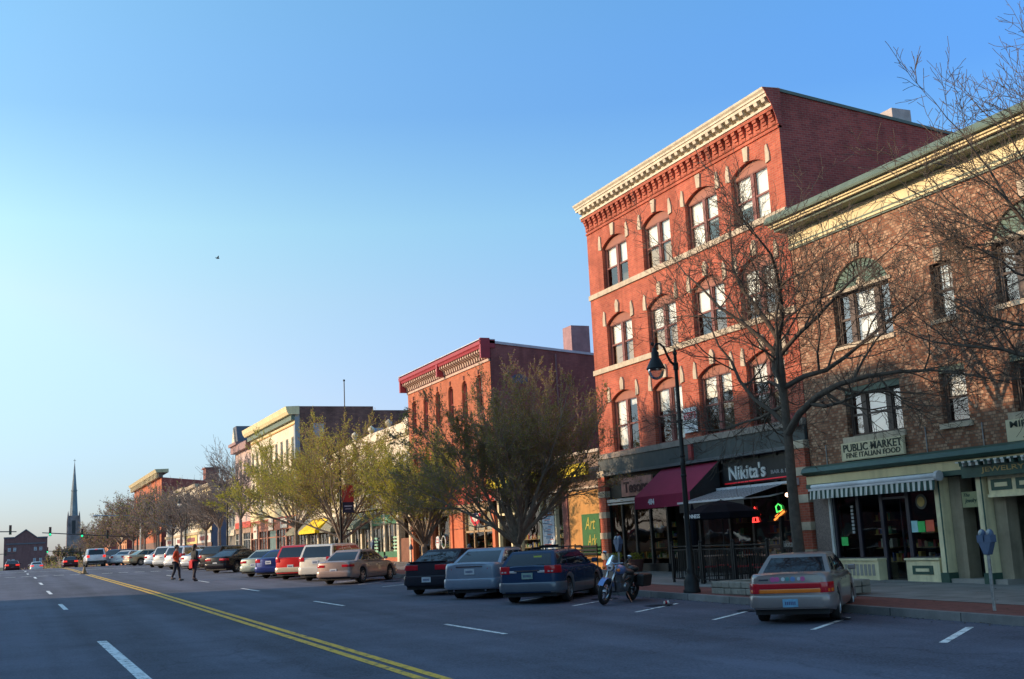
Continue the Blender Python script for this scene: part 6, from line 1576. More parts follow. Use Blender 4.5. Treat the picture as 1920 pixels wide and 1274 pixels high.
def wag_extra(t, s, sec, plan, top, y0, y1, hw):
    mb = MB()
    for sx in (-1, 1): mb.tube([(sx*.56, 1.0, s['H']+.0), (sx*.56, 1.05, s['H']+.07), (sx*.56, 2.2, s['H']+.06), (sx*.56, 2.3, s['H']-.02)], .018, 6)
    for y in (1.25, 2.05): mb.tube([(-.58, y, s['H']+.065), (.58, y, s['H']+.065)], .018, 6)
    mb.box(-.4, -.1, 1.2, 2.1, s['H']+.08, s['H']+.13); mb.build('roof_rack', IRON, t)
    mb = MB(); mb.box(-.36, .36, y0-.02, y0+.0, .86, .89); mb.build('chrome_strip', CHROME, t)
    mb = MB(); mb.box(.18, .4, y0+.09, y0+.10, 1.22, 1.26); mb.build('bumper_sticker', pm('sticker_yellow', (.55, .6, .1), .6), t)
s = dict(SED, L=4.7, W=1.76, H=1.39, wb=2.66, ro=1.0, belt=.95, paint=paint('navy_blue', (0.02, 0.045, 0.10)), low=paint('grey_cladding', (0.16, 0.17, 0.19)), bumpm=paint('slate_bumper', (0.12, 0.145, 0.18)),
    deck=[(0, .96), (.1, .99), (1, .98), (3.2, .95), (3.45, .94), (4.3, .80), (4.7, .66)], cab=(.06, 3.45, .5, 2.7), tail=[(.80, 1.0, .74, .28, TLR), (.82, .88, .45, .02, TLW)], plate=.74, bump=(.33, .57), extra=wag_extra, wr=.76,
    pill=[(.3, 2.1), (2.3, 4.6), (4.8, 7.3)], handles=(.75, 1.6), platem=pm('green_plate', (0.25, 0.36, 0.32), .5, .2, 12))
make_car('dark blue station wagon with roof rack and red corner lamps parked beside the motorcycle', s, put(12.85, 27.95), R(-44))
def chr_strip(z, w_):
    def f(t, s, sec, plan, top, y0, y1, hw):
        mb = MB(); mb.box(-w_, w_, y0-.018, y0+.0, z, z+.03); mb.build('chrome_strip', CHROME, t)
        mb = MB()
        for sx in (-1, 1): mb.tube([(sx*.5, y0-.03, .26), (sx*.5, y0+.3, .27)], .03, 8)
        mb.build('exhaust_pipe', CHROME, t)
    return f
def round_lamps(t, s, sec, plan, top, y0, y1, hw):
    chr_strip(.93, .42)(t, s, sec, plan, top, y0, y1, hw)
    for sg in (-1, 1):
        x = sg*.64; M_ = Matrix.Rotation(sg*R(28), 4, 'Z')
        for nm, r_, d_, mt in (('tail_light', .115, 0, TLR), ('tail_light_ring', .06, .012, CHROME), ('tail_light_centre', .045, .018, TLR)):
            mb = MB(); mb.lathe([(0, -.03-d_), (r_*.8, -.028-d_), (r_, -.01-d_), (r_, .08), (0, .08)], (0, 0, 0), 16, 0, 'y')
            mb.v = [tuple(M_ @ Vector(v)+Vector((x, y0+.065, .88))) for v in mb.v]; mb.build(nm, mt, t, smooth=40)
s = dict(SED, L=4.8, W=1.79, H=1.45, wb=2.75, paint=paint('steel_blue_grey', (0.24, 0.29, 0.37)), deck=[(0, 1.0), (.12, 1.05), (.9, 1.0), (1.8, .94), (3.3, .94), (3.6, .93), (4.4, .80), (4.8, .64)], cab=(.55, 3.5, 1.35, 2.75),
    tail=[], plate=.80, bump=(.33, .60), extra=round_lamps)
make_car('steel grey blue sedan with round red lamps between the dark sedan and the dark wagon', s, put(12.62, 31.35), R(-44))
def spoiler(t, s, sec, plan, top, y0, y1, hw):
    mb = MB(); z = s['deck'][0][1]+.07; mb.box(-.66, .66, y0+.02, y0+.2, z, z+.03); mb.box(-.62, -.56, y0+.08, y0+.16, z-.08, z); mb.box(.56, .62, y0+.08, y0+.16, z-.08, z); bevel(mb.build('spoiler', s['paint'], t), .01)
s = dict(SED, L=4.75, W=1.77, H=1.42, paint=paint('charcoal_black', (0.03, 0.03, 0.04)), deck=[(0, .98), (.12, 1.03), (.9, 1.0), (1.8, .94), (3.3, .93), (3.6, .92), (4.4, .78), (4.75, .62)], cab=(.6, 3.5, 1.4, 2.75),
    tail=[(.80, .96, .45, .22, TLR)], plate=.50, pd=.052, bump=(.33, .62), extra=spoiler)
make_car('charcoal sedan with paired red lamps, leftmost of the three cars before the parking gap', s, put(12.45, 34.5), R(-44))
s = dict(SED, L=4.55, W=1.70, H=1.37, paint=paint('dusty_tan', (0.36, 0.27, 0.24)), deck=[(0, .88), (.12, .93), (.9, .93), (1.8, .88), (3.3, .88), (3.6, .86), (4.3, .72), (4.55, .58)], cab=(.62, 3.3, 1.3, 2.6), tail=[(.70, .80, .62, .26, TLR)], plate=.56, bump=(.32, .55), strip=.5, stripm=paint('dusty_tan2', (0.3, 0.22, 0.2)))
tan = make_car('tan sedan with oval red lamps parked alone right of the white minivan', s, put(12.42, 45.5), R(-43))
VAN = dict(L=4.8, W=1.84, H=1.62, wb=2.9, ro=1.0, belt=.98, rw=.33)
s = dict(VAN, paint=paint('pearl_white', (0.66, 0.62, 0.55), .1), low=paint('gold_cladding', (0.42, 0.36, 0.25)), deck=[(0, .96), (.1, 1.0), (1, .99), (3.4, .96), (3.7, .95), (4.5, .82), (4.8, .66)], cab=(.05, 3.9, .35, 2.95), tail=[(.88, 1.06, .78, .3, TLR)], plate=.84, bump=(.32, .62), wr=.80, pill=[(.3, 2.5), (2.7, 4.9), (5.1, 7.3)])
van = make_car('white and gold minivan with dark rear glass beside the tan sedan', s, put(12.75, 50.0), R(-40))
s = dict(VAN, L=4.7, W=1.78, H=1.60, paint=paint('fire_red', (0.55, 0.02, 0.02), .1), deck=[(0, .97), (.1, 1.0), (1, .99), (3.2, .96), (3.4, .95), (4.4, .88), (4.7, .72)], cab=(.05, 3.4, .4, 2.6), tail=[(.82, 1.05, .84, .15, TLR)], plate=.62, bump=(.36, .58), bumpm=paint('cream_bumper', (0.6, 0.52, 0.38), .3), wr=.8, rw=.35)
make_car('bright red sport utility vehicle between the blue sedan and the white minivan', s, put(12.4, 53.2), R(-40), cat='car')
s = dict(SED, L=4.4, paint=paint('cobalt_blue', (0.012, 0.03, 0.16)), deck=[(0, .95), (.12, 1.0), (.9, .98), (1.8, .92), (3.1, .92), (3.4, .9), (4.2, .76), (4.4, .6)], cab=(.5, 3.2, 1.15, 2.5), tail=[(.78, .95, .72, .25, TLR)], plate=.78)
make_car('small cobalt blue sedan wedged beside the red sport utility vehicle', s, put(12.1, 56.3), R(-42))
s = dict(SED, paint=paint('pale_sage', (0.36, 0.40, 0.34)), deck=[(0, .9), (.12, .95), (.9, .94), (1.8, .9), (3.3, .9), (3.6, .88), (4.4, .74), (4.6, .6)], tail=[(.72, .84, .6, .2, TLR)], plate=.62)
make_car('pale sage green sedan left of the cobalt blue sedan', s, put(11.95, 59.3), R(-42))
s = dict(SED, L=4.7, paint=paint('gloss_black', (0.015, 0.013, 0.018)), deck=[(0, .92), (.12, .97), (.9, .95), (1.8, .9), (3.3, .9), (3.6, .88), (4.4, .74), (4.7, .6)], cab=(.55, 3.45, 1.4, 2.7), tail=[(.74, .86, .5, .25, TLR)], plate=.56, spokes=5)
blk = make_car('glossy black coupe parked right of the two walkers', s, put(11.75, 69.0), R(-48))
s = dict(VAN, L=4.8, H=1.58, paint=paint('dark_brown_black', (0.035, 0.028, 0.026)), deck=[(0, 1.04), (.1, 1.07), (1, 1.06), (3.4, 1.03), (3.7, 1.02), (4.5, .88), (4.8, .7)], cab=(.05, 3.8, .45, 2.9), tail=[(.85, 1.02, .8, .25, TLR)], plate=.8, wr=.8)
dvan = make_car('dark brown minivan behind the walker in black', s, put(12.2, 74.5), R(-46))
s = dict(SED, paint=paint('ash_silver', (0.34, 0.35, 0.38)), deck=[(0, .95), (.12, 1.0), (.9, .98), (1.8, .92), (3.3, .92), (3.6, .9), (4.4, .76), (4.6, .6)], tail=[(.74, .9, .7, .25, TLR)], plate=.6)
ash = make_car('ash silver sedan between the dark minivan and the silver minivan', s, put(11.7, 79.0), R(-46))
s = dict(VAN, paint=paint('bright_silver', (0.50, 0.50, 0.52)), deck=[(0, .96), (.1, 1.0), (1, .99), (3.4, .96), (3.7, .95), (4.5, .82), (4.8, .66)], cab=(.05, 3.9, .35, 2.95), tail=[(.85, 1.1, .84, .2, TLR)], plate=.8, wr=.8, pill=[(.3, 2.5), (2.7, 4.9), (5.1, 7.3)])
sv = make_car('silver minivan behind the walker in orange', s, put(11.2, 83.6), R(-44))
def far_copy(src, label, x, y, rz, group='cars parked at an angle along the kerb', mat_=None):
    c = copy_tree(src); c.location = put(x, y); c.rotation_euler = (0, 0, rz); c['label'] = label; c['group'] = group
    if mat_:
        for k in kids(c):
            if k.data and k.data.materials and k.name.split('.')[0] in ('body', 'roof_and_pillars', 'rear_bumper', 'front_bumper', 'mirror'):
                k.data = k.data.copy()
                for i in range(len(k.data.materials)): k.data.materials[i] = mat_
    return c
far_copy(sv, 'dusty white minivan left of the silver minivan', 11.0, 88.5, R(-44), mat_=paint('dusty_white', (.5, .5, .5), .1))
far_copy(ash, 'pale blue sedan farthest left in the angled parking row', 10.9, 93.3, R(-44), mat_=paint('pale_blue', (.3, .36, .45)))
far_copy(tan, 'beige sedan pulled in beyond the crossing', 10.3, 104.0, R(-75), mat_=paint('beige', (.45, .33, .2)))
far_copy(ash, 'white sedan just left of the beige sedan', 9.9, 112.0, R(-40), mat_=paint('plain_white', (.6, .6, .6), .1))
far_copy(dvan, 'dark blue van over the crest beside the white sedan', 9.9, 119.5, R(-40), mat_=paint('ink_blue', (.03, .05, .09)))
TRAF = 'cars driving away up the street'
def brake(t, s, sec, plan, top, y0, y1, hw):
    mb = MB(); mb.box(-.12, .12, y0+.2, y0+.22, s['H']-.08, s['H']-.05); mb.build('high_brake_light', LIT, t)
s = dict(VAN, L=4.7, W=1.85, H=1.68, paint=paint('suv_white', (0.62, 0.62, 0.66), .15), low=TRIMB, bumpm=TRIMB, deck=[(0, 1.06), (.1, 1.08), (1, 1.06), (3.2, 1.02), (3.4, 1.01), (4.4, .95), (4.7, .78)], cab=(.05, 3.4, .35, 2.6), tail=[(.86, 1.08, .84, .1, LIT)], plate=.75, wr=.8, extra=brake, rw=.35)
make_car('white sport utility vehicle driving away with brake lamps lit', s, put(7.45, 112), R(0), TRAF, detail=False, name='car')
s = dict(SED, paint=paint('maroon_dark', (0.06, 0.015, 0.02)), deck=[(0, .95), (.12, 1.0), (.9, .98), (1.8, .92), (3.3, .92), (3.6, .9), (4.4, .76), (4.6, .6)], tail=[(.74, .92, .6, .2, LIT)], plate=.5)
dk = make_car('dark sedan with lit brake lamps going over the crest', s, put(6.75, 142), 0, TRAF, detail=False, name='car')
c = far_copy(dk, 'dark sedan with lit brake lamps at the far left of the road', 0.75, 152, 0, TRAF)
c = far_copy(dk, 'low pale sedan cresting the road left of the brake lit sedan', 3.9, 172, 0, TRAF, mat_=paint('plain_white', (.6, .6, .6)))

# ------------------------------------------------------------------ motorcycle, on its side stand
def make_moto(loc, rz):
    t = thing('motorcycle', 'blue and chrome touring motorcycle with windshield and black saddlebags leaning on its stand', 'motorcycle')
    BLU = paint('sky_blue_tank', (0.16, 0.27, 0.55)); r = .32
    def torus(mb, c, R_, r_, n=26, k=8, m=0):
        b = len(mb.v)
        for i in range(n):
            a = 2*math.pi*i/n
            for j in range(k):
                q = 2*math.pi*j/k; rr = R_+r_*math.cos(q); mb.v.append((c[0]+r_*1.0*math.sin(q), c[1]+rr*math.cos(a), c[2]+rr*math.sin(a)))
        for i in range(n):
            for j in range(k): mb.f.append((b+i*k+j, b+i*k+(j+1) % k, b+((i+1) % n)*k+(j+1) % k, b+((i+1) % n)*k+j)); mb.m.append(m)
    for nm_, yc, tr_ in (('wheel', 0, .07), ('wheel', 1.6, .055)):
        mb = MB(); torus(mb, (0, yc, r), r-tr_, tr_); w_ = mb.build(nm_, TYRE, t, smooth=180)
        mb = MB(); torus(mb, (0, yc, r), r-tr_*2, .018, 24, 6)
        for i in range(12): a = 2*math.pi*i/12; mb.tube([(0, yc, r), (0, yc+(r-.12)*math.cos(a), r+(r-.12)*math.sin(a))], .006, 4)
        mb.lathe([(0, -.08), (.06, -.08), (.06, .08), (0, .08)], (0, yc, r), 10, 0, 'x'); mb.build('rim', CHROME, w_, smooth=40)
    mb = MB()
    for sx in (-.09, .09): mb.tube([(sx, 1.6, r), (sx, 1.38, .75), (sx, 1.28, .98)], .026, 8)
    mb.build('fork', CHROME, t, smooth=180)
    mb = MB()
    for i in range(10):
        a0_ = R(30+i*13); a1_ = R(30+(i+1)*13); R2 = r+.035
        mb.quad((-.07, 1.6+R2*math.cos(a0_), r+R2*math.sin(a0_)), (.07, 1.6+R2*math.cos(a0_), r+R2*math.sin(a0_)), (.07, 1.6+R2*math.cos(a1_), r+R2*math.sin(a1_)), (-.07, 1.6+R2*math.cos(a1_), r+R2*math.sin(a1_)))
    mb.build('front_fender', BLU, t, smooth=180)
    mb = MB()
    for i in range(10):
        a0_ = R(10+i*16); a1_ = R(10+(i+1)*16); R2 = r+.06
        mb.quad((-.1, R2*math.cos(a0_), r+R2*math.sin(a0_)), (.1, R2*math.cos(a0_), r+R2*math.sin(a0_)), (.1, R2*math.cos(a1_), r+R2*math.sin(a1_)), (-.1, R2*math.cos(a1_), r+R2*math.sin(a1_)))
    mb.build('rear_fender', BLACKP, t, smooth=180)
    mb = MB(); mb.ball((0, .92, .84), .2, 14, 0, (.75, 1.45, .62)); mb.build('fuel_tank', BLU, t, smooth=180)
    mb = MB(); mb.ball((0, .42, .76), .2, 12, 0, (.85, 1.2, .4)); mb.ball((0, .08, .83), .17, 12, 0, (.8, 1.1, .5)); mb.build('seat', BLACKP, t, smooth=180)
    mb = MB(); mb.box(-.13, .13, .55, 1.0, .3, .52)
    for sg in (-1, 1):
        mb.tube([(0, .8, .5), (0, .8+sg*.14, .74)], .085, 10)
        for k in range(4): mb.lathe([(.105, -.008), (.105, .008)], (0, .8+sg*(.05+.03*k), .56+.05*k), 10)
    mb.lathe([(0, -.17), (.1, -.17), (.12, -.13), (.12, .13), (.1, .17), (0, .17)], (0, .72, .42), 14, 0, 'x')
    mb.build('engine', pm('engine_metal', (0.3, 0.3, 0.31), .3, .2, 10, metal=.9), t, smooth=40)
    mb = MB()
    for sg in (1,):
        mb.tube([(.12, .95, .55), (.17, 1.02, .36), (.18, .8, .25), (.19, .2, .24), (.19, -.35, .27)], [.03, .03, .035, .05, .05], 8)
        mb.tube([(.12, .66, .55), (.2, .55, .36), (.2, .3, .34), (.2, -.3, .36)], [.03, .03, .045, .045], 8)
    mb.build('exhaust_pipe', CHROME, t, smooth=180)
    mb = MB(); mb.tube([(-.32, 1.02, 1.02), (-.2, 1.2, 1.05), (0, 1.26, 1.0), (.2, 1.2, 1.05), (.32, 1.02, 1.02)], .016, 6)
    for sg in (-1, 1): mb.tube([(sg*.33, 1.0, 1.02), (sg*.28, 1.08, 1.03)], .022, 8)
    mb.build('handlebar', CHROME, t)
    for sg in (-1, 1):
        mb = MB(); mb.tube([(sg*.25, 1.15, 1.05), (sg*.32, 1.15, 1.2)], .008, 5); mb.ball((sg*.34, 1.15, 1.23), .06, 10, 0, (1.1, .35, .7)); mb.build('mirror', CHROME, t)
    mb = MB(); mb.ball((0, 1.42, .92), .1, 14, 0, (1, .9, 1)); hl = mb.build('headlight', CHROME, t, smooth=180)
    mb = MB(); mb.lathe([(0, .085), (.085, .07)], (0, 1.42, .92), 14, 0, 'y'); mb.build('lens', TLW, hl)
    for sg in (-1, 1):
        mb = MB(); mb.ball((sg*.2, 1.4, .88), .045, 10); mb.build('turn_signal', TLA, t)
        mb = MB(); mb.box(sg*.15, sg*.36, -.35, .2, .42, .74); bevel(mb.build('saddlebag', pm('black_leather', (.02, .018, .018), .5), t), .05, 3)
    mb = MB()
    for i in range(6):
        for j in range(6):
            P = lambda i, j: ((i-3)/3*.17*(1-.3*(j/6)**2), 1.36-.10*(j/6)+.05*(1-((i-3)/3)**2), .98+.24*(j/6)-.04*((i-3)/3)**2)
            mb.quad(P(i, j), P(i+1, j), P(i+1, j+1), P(i, j+1))
    mb.build('windshield', glass('pale_windshield', 0.0, (.75, .85, .95), 0), t, smooth=180)
    mb = MB(); mb.tube([(-.1, .6, .3), (-.34, .66, .02)], .014, 6); mb.build('side_stand', CHROME, t)
    mb = MB(); mb.box(-.07, .07, -.42, -.38, .55, .62); mb.build('tail_light', TLR, t)
    mb = MB(); mb.tube([(0, .55, .52), (0, .2, .6), (0, 0, r)], .03, 6); mb.tube([(0, 1.25, .9), (0, .7, .7)], .035, 6); mb.tube([(0, 1.2, .8), (0, 1.0, .32), (0, .5, .3), (0, 0, r)], .025, 6); mb.build('frame', BLACKP, t)
    t.location = loc; t.rotation_euler = (0, R(-9), rz); t.scale = (1.0, 1.0, 1.0)
    return t
mt = make_moto((14.62, 26.3, g(26)), 0)
mt.rotation_euler = (Matrix.Rotation(R(126), 4, 'Z') @ Matrix.Rotation(R(-11), 4, 'Y')).to_euler(); mt.scale = (1.0, 1.0, .98)
# ================================================================== lamp posts
FROST = glass('clear_lamp_globe', .12, (.7, .75, .78), .0)
def lamp_post(label, x, y, H=6.6, banner=False, globe=FROST, rz=0, group='black gooseneck lamp posts along the pavement'):
    z = gs(y); t = thing('street_lamp', label, 'street lamp', (x, y, z), rz, group)
    mb = MB(); k = H/6.1
    mb.lathe([(.0, 0), (.22, 0), (.22, .06), (.19, .10), (.19, .28), (.13, .42), (.10, .5), (.115, .56), (.085, .62), (.075, 1.2)], (x, y, z), 12); mb.build('base', IRON, t, smooth=40)
    mb = MB(); mb.lathe([(.075, 1.2), (.062, 3.2), (.066, 3.22), (.066, 3.3), (.058, 3.32), (.048, H-.5), (.07, H-.48), (.07, H-.30), (.045, H-.28), (.04, H-.1), (.06, H-.06), (.03, H+.05), (0, H+.12)], (x, y, z), 10)
    for hz in (2.9, 3.4, 4.3): mb.lathe([(.07, hz), (.078, hz+.01), (.078, hz+.05), (.07, hz+.06)], (x, y, z), 10)
    mb.build('pole', IRON, t, smooth=40)
    mb = MB(); pts = [(x-.0, y, z+H-.38), (x-.14, y, z+H-.28), (x-.24, y, z+H-.10), (x-.32, y, z+H+.10), (x-.44, y, z+H+.20), (x-.56, y, z+H+.18), (x-.60, y, z+H+.06)]
    mb.tube(pts, [.035, .035, .032, .03, .028, .028, .03], 8); mb.ball((x-.66, y, z+H+.18), .05, 8); mb.build('arm', IRON, t, smooth=180)
    mb = MB(); lx, lz = x-.60, z+H+.04
    mb.lathe([(0, .05), (.06, .04), (.07, -.05), (.10, -.08), (.10, -.22), (.13, -.26), (.22, -.44), (.25, -.50), (.24, -.52), (.0, -.50)], (lx, y, lz), 14); mb.build('lamp_shade', IRON, t, smooth=50)
    mb = MB(); mb.lathe([(.21, -.52), (.21, -.60), (.17, -.70), (.10, -.77), (0, -.80)], (lx, y, lz), 14); mb.build('globe', globe, t, smooth=180)
    if banner:
        mb = MB(); mb.box(x+.10, x+.72, y-.012, y+.012, z+3.45, z+4.35, 0); mb.box(x+.10, x+.72, y-.012, y+.012, z+2.9, z+3.45, 1)
        mb.build('banner', [pm('banner_red_cloth', (.42, .05, .035), .8, .25, 4), pm('banner_navy_cloth', (.02, .025, .05), .8)], t)
        mb = MB(); mb.box(x+.2, x+.62, y-.02, y-.013, z+3.2, z+3.27); mb.box(x+.25, x+.55, y-.02, y-.013, z+3.07, z+3.11); mb.build('banner_marks', pm('pale_mark', (.4, .4, .45), .7), t)
        mb = MB(); mb.tube([(x, y, z+4.37), (x+.75, y, z+4.37)], .015, 5); mb.tube([(x, y, z+2.88), (x+.75, y, z+2.88)], .015, 5); mb.build('banner_bracket', IRON, t)
    return t
lamp_post('tall black gooseneck lamp post between the motorcycle and the silver sedan', 15.85, 25.35, 6.15)
lamp_post('black gooseneck lamp post carrying a red and navy banner by the tan sedan', 16.2, 60.0, 6.2, True)
PG = pm('pale_lit_globe', (.75, .75, .72), .3, .05, 4)
lamp_post('black lamp post with sunlit pale globe before the slate blue wall', 16.2, 94.5, 6.3, globe=PG)
lamp_post('black lamp post with sunlit pale globe among the dark trees', 16.2, 142.0, 6.3, globe=PG)
lamp_post('black lamp post with sunlit pale globe by the pale yellow front', 16.2, 118.0, 6.0, globe=PG)
t = thing('cobra_lamp', 'cobra head street lamp on a long arm over the far road', 'street lamp', (15.2, 150, gs(150)))
mb = MB(); mb.tube([(15.2, 150, gs(150)), (15.2, 150, 7.0)], [.12, .08], 8); mb.build('pole', STEEL, t)
mb = MB(); mb.tube([(15.2, 150, 6.9), (13.5, 150, 7.3), (10.5, 150, 7.4)], .06, 6); mb.build('arm', STEEL, t)
mb = MB(); mb.ball((10.0, 150, 7.4), .4, 10, 0, (1.3, .5, .3)); mb.build('lamp_head', pm('pale_grey_metal', (.5, .5, .5), .4), t)

# ================================================================== traffic signals
GRNL = pm('lit_green_signal', (0.02, 0.8, 0.3), .4, 0, emis=1.6)
SIGB = pm('signal_black', (0.03, 0.035, 0.04), .5)
def signal(label, p0, p1, heads, polebase, gl):
    t = thing('traffic_signal', label, 'traffic signal', (polebase[0], polebase[1], g(polebase[1])), 0, 'mast arm traffic signals over the crossing')
    mb = MB(); mb.tube([polebase, (polebase[0], polebase[1], p0[2]+.4)], [.13, .1], 8); mb.build('pole', SIGB, t)
    mb = MB(); mb.tube([p0, p1], [.08, .05], 8); mb.build('mast_arm', SIGB, t)
    d = Vector(p1)-Vector(p0)
    for i, u in enumerate(heads):
        q = Vector(p0)+d*u; mb = MB(); mb.box(q.x-.13, q.x+.13, q.y-.3, q.y-.05, q.z-.32, q.z+.68); h = mb.build('signal_head', SIGB, t)
        for k, mt in enumerate((pm('dark_red_lens', (.08, .01, .01), .3), pm('dark_amber_lens', (.09, .05, .01), .3), GRNL if gl[i] else pm('dark_green_lens', (.01, .05, .02), .3))):
            mb = MB(); mb.lathe([(0, -.02), (.12, -.02), (.12, .0)], (q.x, q.y-.3, q.z+.55-.35*k), 12, 0, 'y'); mb.build('lens', mt, h)
signal('traffic signal mast arm entering from the left with one dark head', (-12.5, 133, 5.9), (1.0, 135, 5.45), (.955,), (-12.5, 133, .2), (0,))
signal('traffic signal mast arm reaching from the right with a green light', (15.6, 158, 4.75), (3.7, 140, 5.35), (.35, .93, .62), (15.6, 158, .2), (0, 1, 1))
signal('farther low traffic signal mast arm beyond the crest', (16, 222, 3.4), (6.2, 220, 4.1), (.95, .4), (16, 222, 0), (1, 0))
signal('farthest traffic signal mast arm entering low from the left', (-12.5, 222, 3.9), (1.4, 222, 3.9), (.9,), (-12.5, 222, 0), (0,))

# ================================================================== parking meters
METB = pm('meter_blue', (0.07, 0.11, 0.19), .45, .15, 8); METG = pm('meter_window', (.35, .36, .36), .15)
def meter(label, x, y, double=True):
    z = gs(y); t = thing('parking_meter', label, 'parking meter', (x, y, z), 0, 'parking meters along the kerb')
    mb = MB(); mb.tube([(x, y, z), (x, y, z+1.02)], .03, 8); mb.build('post', pm('galvanised_post', (.35, .35, .34), .5, .3, 10, metal=.5), t)
    offs = (-.09, .09) if double else (0,)
    if double:
        mb = MB(); M_ = Matrix.Rotation(R(-45), 3, 'Z')
        mb.prism([(y-.05, z+.98), (y+.05, z+.98), (y+.155, z+1.22), (y-.155, z+1.22)], 'x', x-.06, x+.06); fix_normals(bevel(mb.build('yoke', METB, t), .01))
    for o_ in offs:
        mb = MB(); yy = y+o_; h0 = z+(1.2 if double else 1.0)
        mb.box(x-.065, x+.065, yy-.075, yy+.075, h0, h0+.13); mb.ball((x, yy, h0+.14), .078, 12, 0, (.85, 1, 1.25)); hd = mb.build('meter_head', METB, t, smooth=40)
        mb = MB(); mb.ball((x-.012, yy, h0+.165), .068, 12, 0, (.9, .8, 1.0)); mb.build('dial_window', METG, hd, smooth=180)
meter('double headed blue parking meter at the right by the jewelry door', 16.15, 15.85)
meter('double headed blue parking meter behind the motorcycle', 16.2, 29.7)
meter('single parking meter before the dark optician shop front', 16.2, 48.5, False)
meter('double headed parking meter by the green and white shop front', 16.2, 54.3)
meter('single parking meter beside the bare white wall of the leafy tree', 16.2, 41.5, False)
t = thing('parking_sign', 'small white parking sign on a thin post behind the charcoal sedan', 'sign', (16.3, 45.2, gs(45)))
mb = MB(); mb.tube([(16.3, 45.2, gs(45)), (16.3, 45.2, 2.3)], .025, 6); mb.build('post', STEEL, t)
mb = MB(); mb.box(16.25, 16.27, 45.05, 45.35, 1.85, 2.3); mb.build('panel', pm('white_banner', (.75, .72, .72)), t)
mb = MB(); text_mb(mb, '2 HR', .22, .09, .003, .01, place=on_facade(16.249, 45.31, 2.15)); text_mb(mb, 'PARKING', .24, .05, .003, .01, place=on_facade(16.249, 45.32, 2.05)); mb.build('lettering', pm('red_banner', (.6, .03, .05)), t)

# ================================================================== patio in front of the restaurant
z = gs(28)
PX = 18.1
for k, (ya, yb) in enumerate(((28.35, 29.9), (26.75, 28.3), (25.15, 26.7))):
    t = thing('patio_fence', ['black iron fence panel nearest the maroon awning', 'middle black iron fence panel of the patio', 'black iron fence panel behind the stone planter'][k], 'fence', (PX, ya, z), 0, 'iron fence panels round the patio')
    mb = MB()
    for zz in (.12, .95, 1.05): mb.box(PX-.015, PX+.015, ya, yb, z+zz, z+zz+.03)
    n = 14
    for i in range(1, n): y = ya+(yb-ya)*i/n; mb.box(PX-.008, PX+.008, y-.008, y+.008, z+.12, z+.98)
    mb.build('railing', IRON, t)
    for y in (ya+.02, yb-.02): mb = MB(); mb.box(PX-.03, PX+.03, y-.03, y+.03, z, z+1.15); mb.ball((PX, y, z+1.18), .04, 8); mb.build('post', IRON, t)
t = thing('patio_fence', 'short iron fence return running back to the shop window', 'fence', (PX, 29.95, z), 0, 'iron fence panels round the patio')
mb = MB()
for zz in (.12, .95, 1.05): mb.box(PX, F-.2, 29.94, 29.97, z+zz, z+zz+.03)
for i in range(30): x = PX+(F-.2-PX)*i/30; mb.box(x-.008, x+.008, 29.95, 29.966, z+.12, z+.98)
mb.build('railing', IRON, t)
REDC = pm('red_seat_pad', (.30, .02, .03), .7); WOODT = pm('pale_table_top', (.34, .22, .16), .35, .1, 3)
tl = ['round cafe table at the near corner of the patio', 'round cafe table in the middle of the patio', 'round cafe table beside the maroon awning']
for k, (x, y) in enumerate(((19.2, 26.4), (19.5, 28.0), (19.2, 29.2))):
    t = thing('patio_table', tl[k], 'table', (x, y, z), 0, 'cafe tables on the patio')
    mb = MB(); mb.lathe([(0, .73), (.38, .73), (.39, .745), (.38, .76), (0, .76)], (x, y, z), 20); mb.build('tabletop', WOODT, t)
    mb = MB(); mb.lathe([(0, 0), (.24, 0), (.22, .03), (.03, .05), (.03, .73)], (x, y, z), 12); mb.build('leg', IRON, t)
    for j, a in enumerate((.6, 3.6)):
        cx_, cy_ = x+.62*math.cos(a), y+.62*math.sin(a)
        c = thing('patio_chair', 'black metal chair, red pad, %s %s' % (('kerb side of the', 'wall side of the')[j == 0], ('near corner cafe table', 'middle cafe table', 'cafe table by the maroon awning')[k]), 'chair', (cx_, cy_, z), 0, 'patio chairs')
        mb = MB(); mb.box(cx_-.2, cx_+.2, cy_-.2, cy_+.2, z+.43, z+.47); mb.build('seat', REDC, c)
        bx = cx_+.2*(1 if math.cos(a) > 0 else -1); mb = MB()
        for q in range(5): mb.box(bx-.01, bx+.01, cy_-.18+q*.08, cy_-.15+q*.08, z+.47, z+.88)
        mb.box(bx-.015, bx+.015, cy_-.2, cy_+.2, z+.88, z+.92); mb.build('backrest', IRON, c)
        for sx in (-.18, .18):
            for sy in (-.18, .18): mb = MB(); mb.box(cx_+sx-.012, cx_+sx+.012, cy_+sy-.012, cy_+sy+.012, z, z+.43); mb.build('leg', IRON, c)
t = thing('patio_umbrella', 'dark patio umbrella printed Guinness in white over the cafe tables', 'umbrella', (18.9, 28.4, z))
mb = MB(); ux, uy_ = 18.95, 28.4; pts = []
NB = 8; rad_ = 1.1
for i in range(NB):
    a = 2*math.pi*i/NB+math.pi/8; b = 2*math.pi*(i+1)/NB+math.pi/8
    p = lambda q, r, h: (ux+r*math.cos(q), uy_+r*math.sin(q), z+h)
    mb.quad(p(a, .05, 2.33), p(b, .05, 2.33), p(b, rad_*.55, 2.2), p(a, rad_*.55, 2.2)); mb.quad(p(a, rad_*.55, 2.2), p(b, rad_*.55, 2.2), p(b, rad_, 1.98), p(a, rad_, 1.98)); mb.quad(p(a, rad_, 1.98), p(b, rad_, 1.98), p(b, rad_*1.01, 1.8), p(a, rad_*1.01, 1.8))
mb.build('canopy', pm('black_canvas', (.008, .008, .012), .95, spec=.1), t)
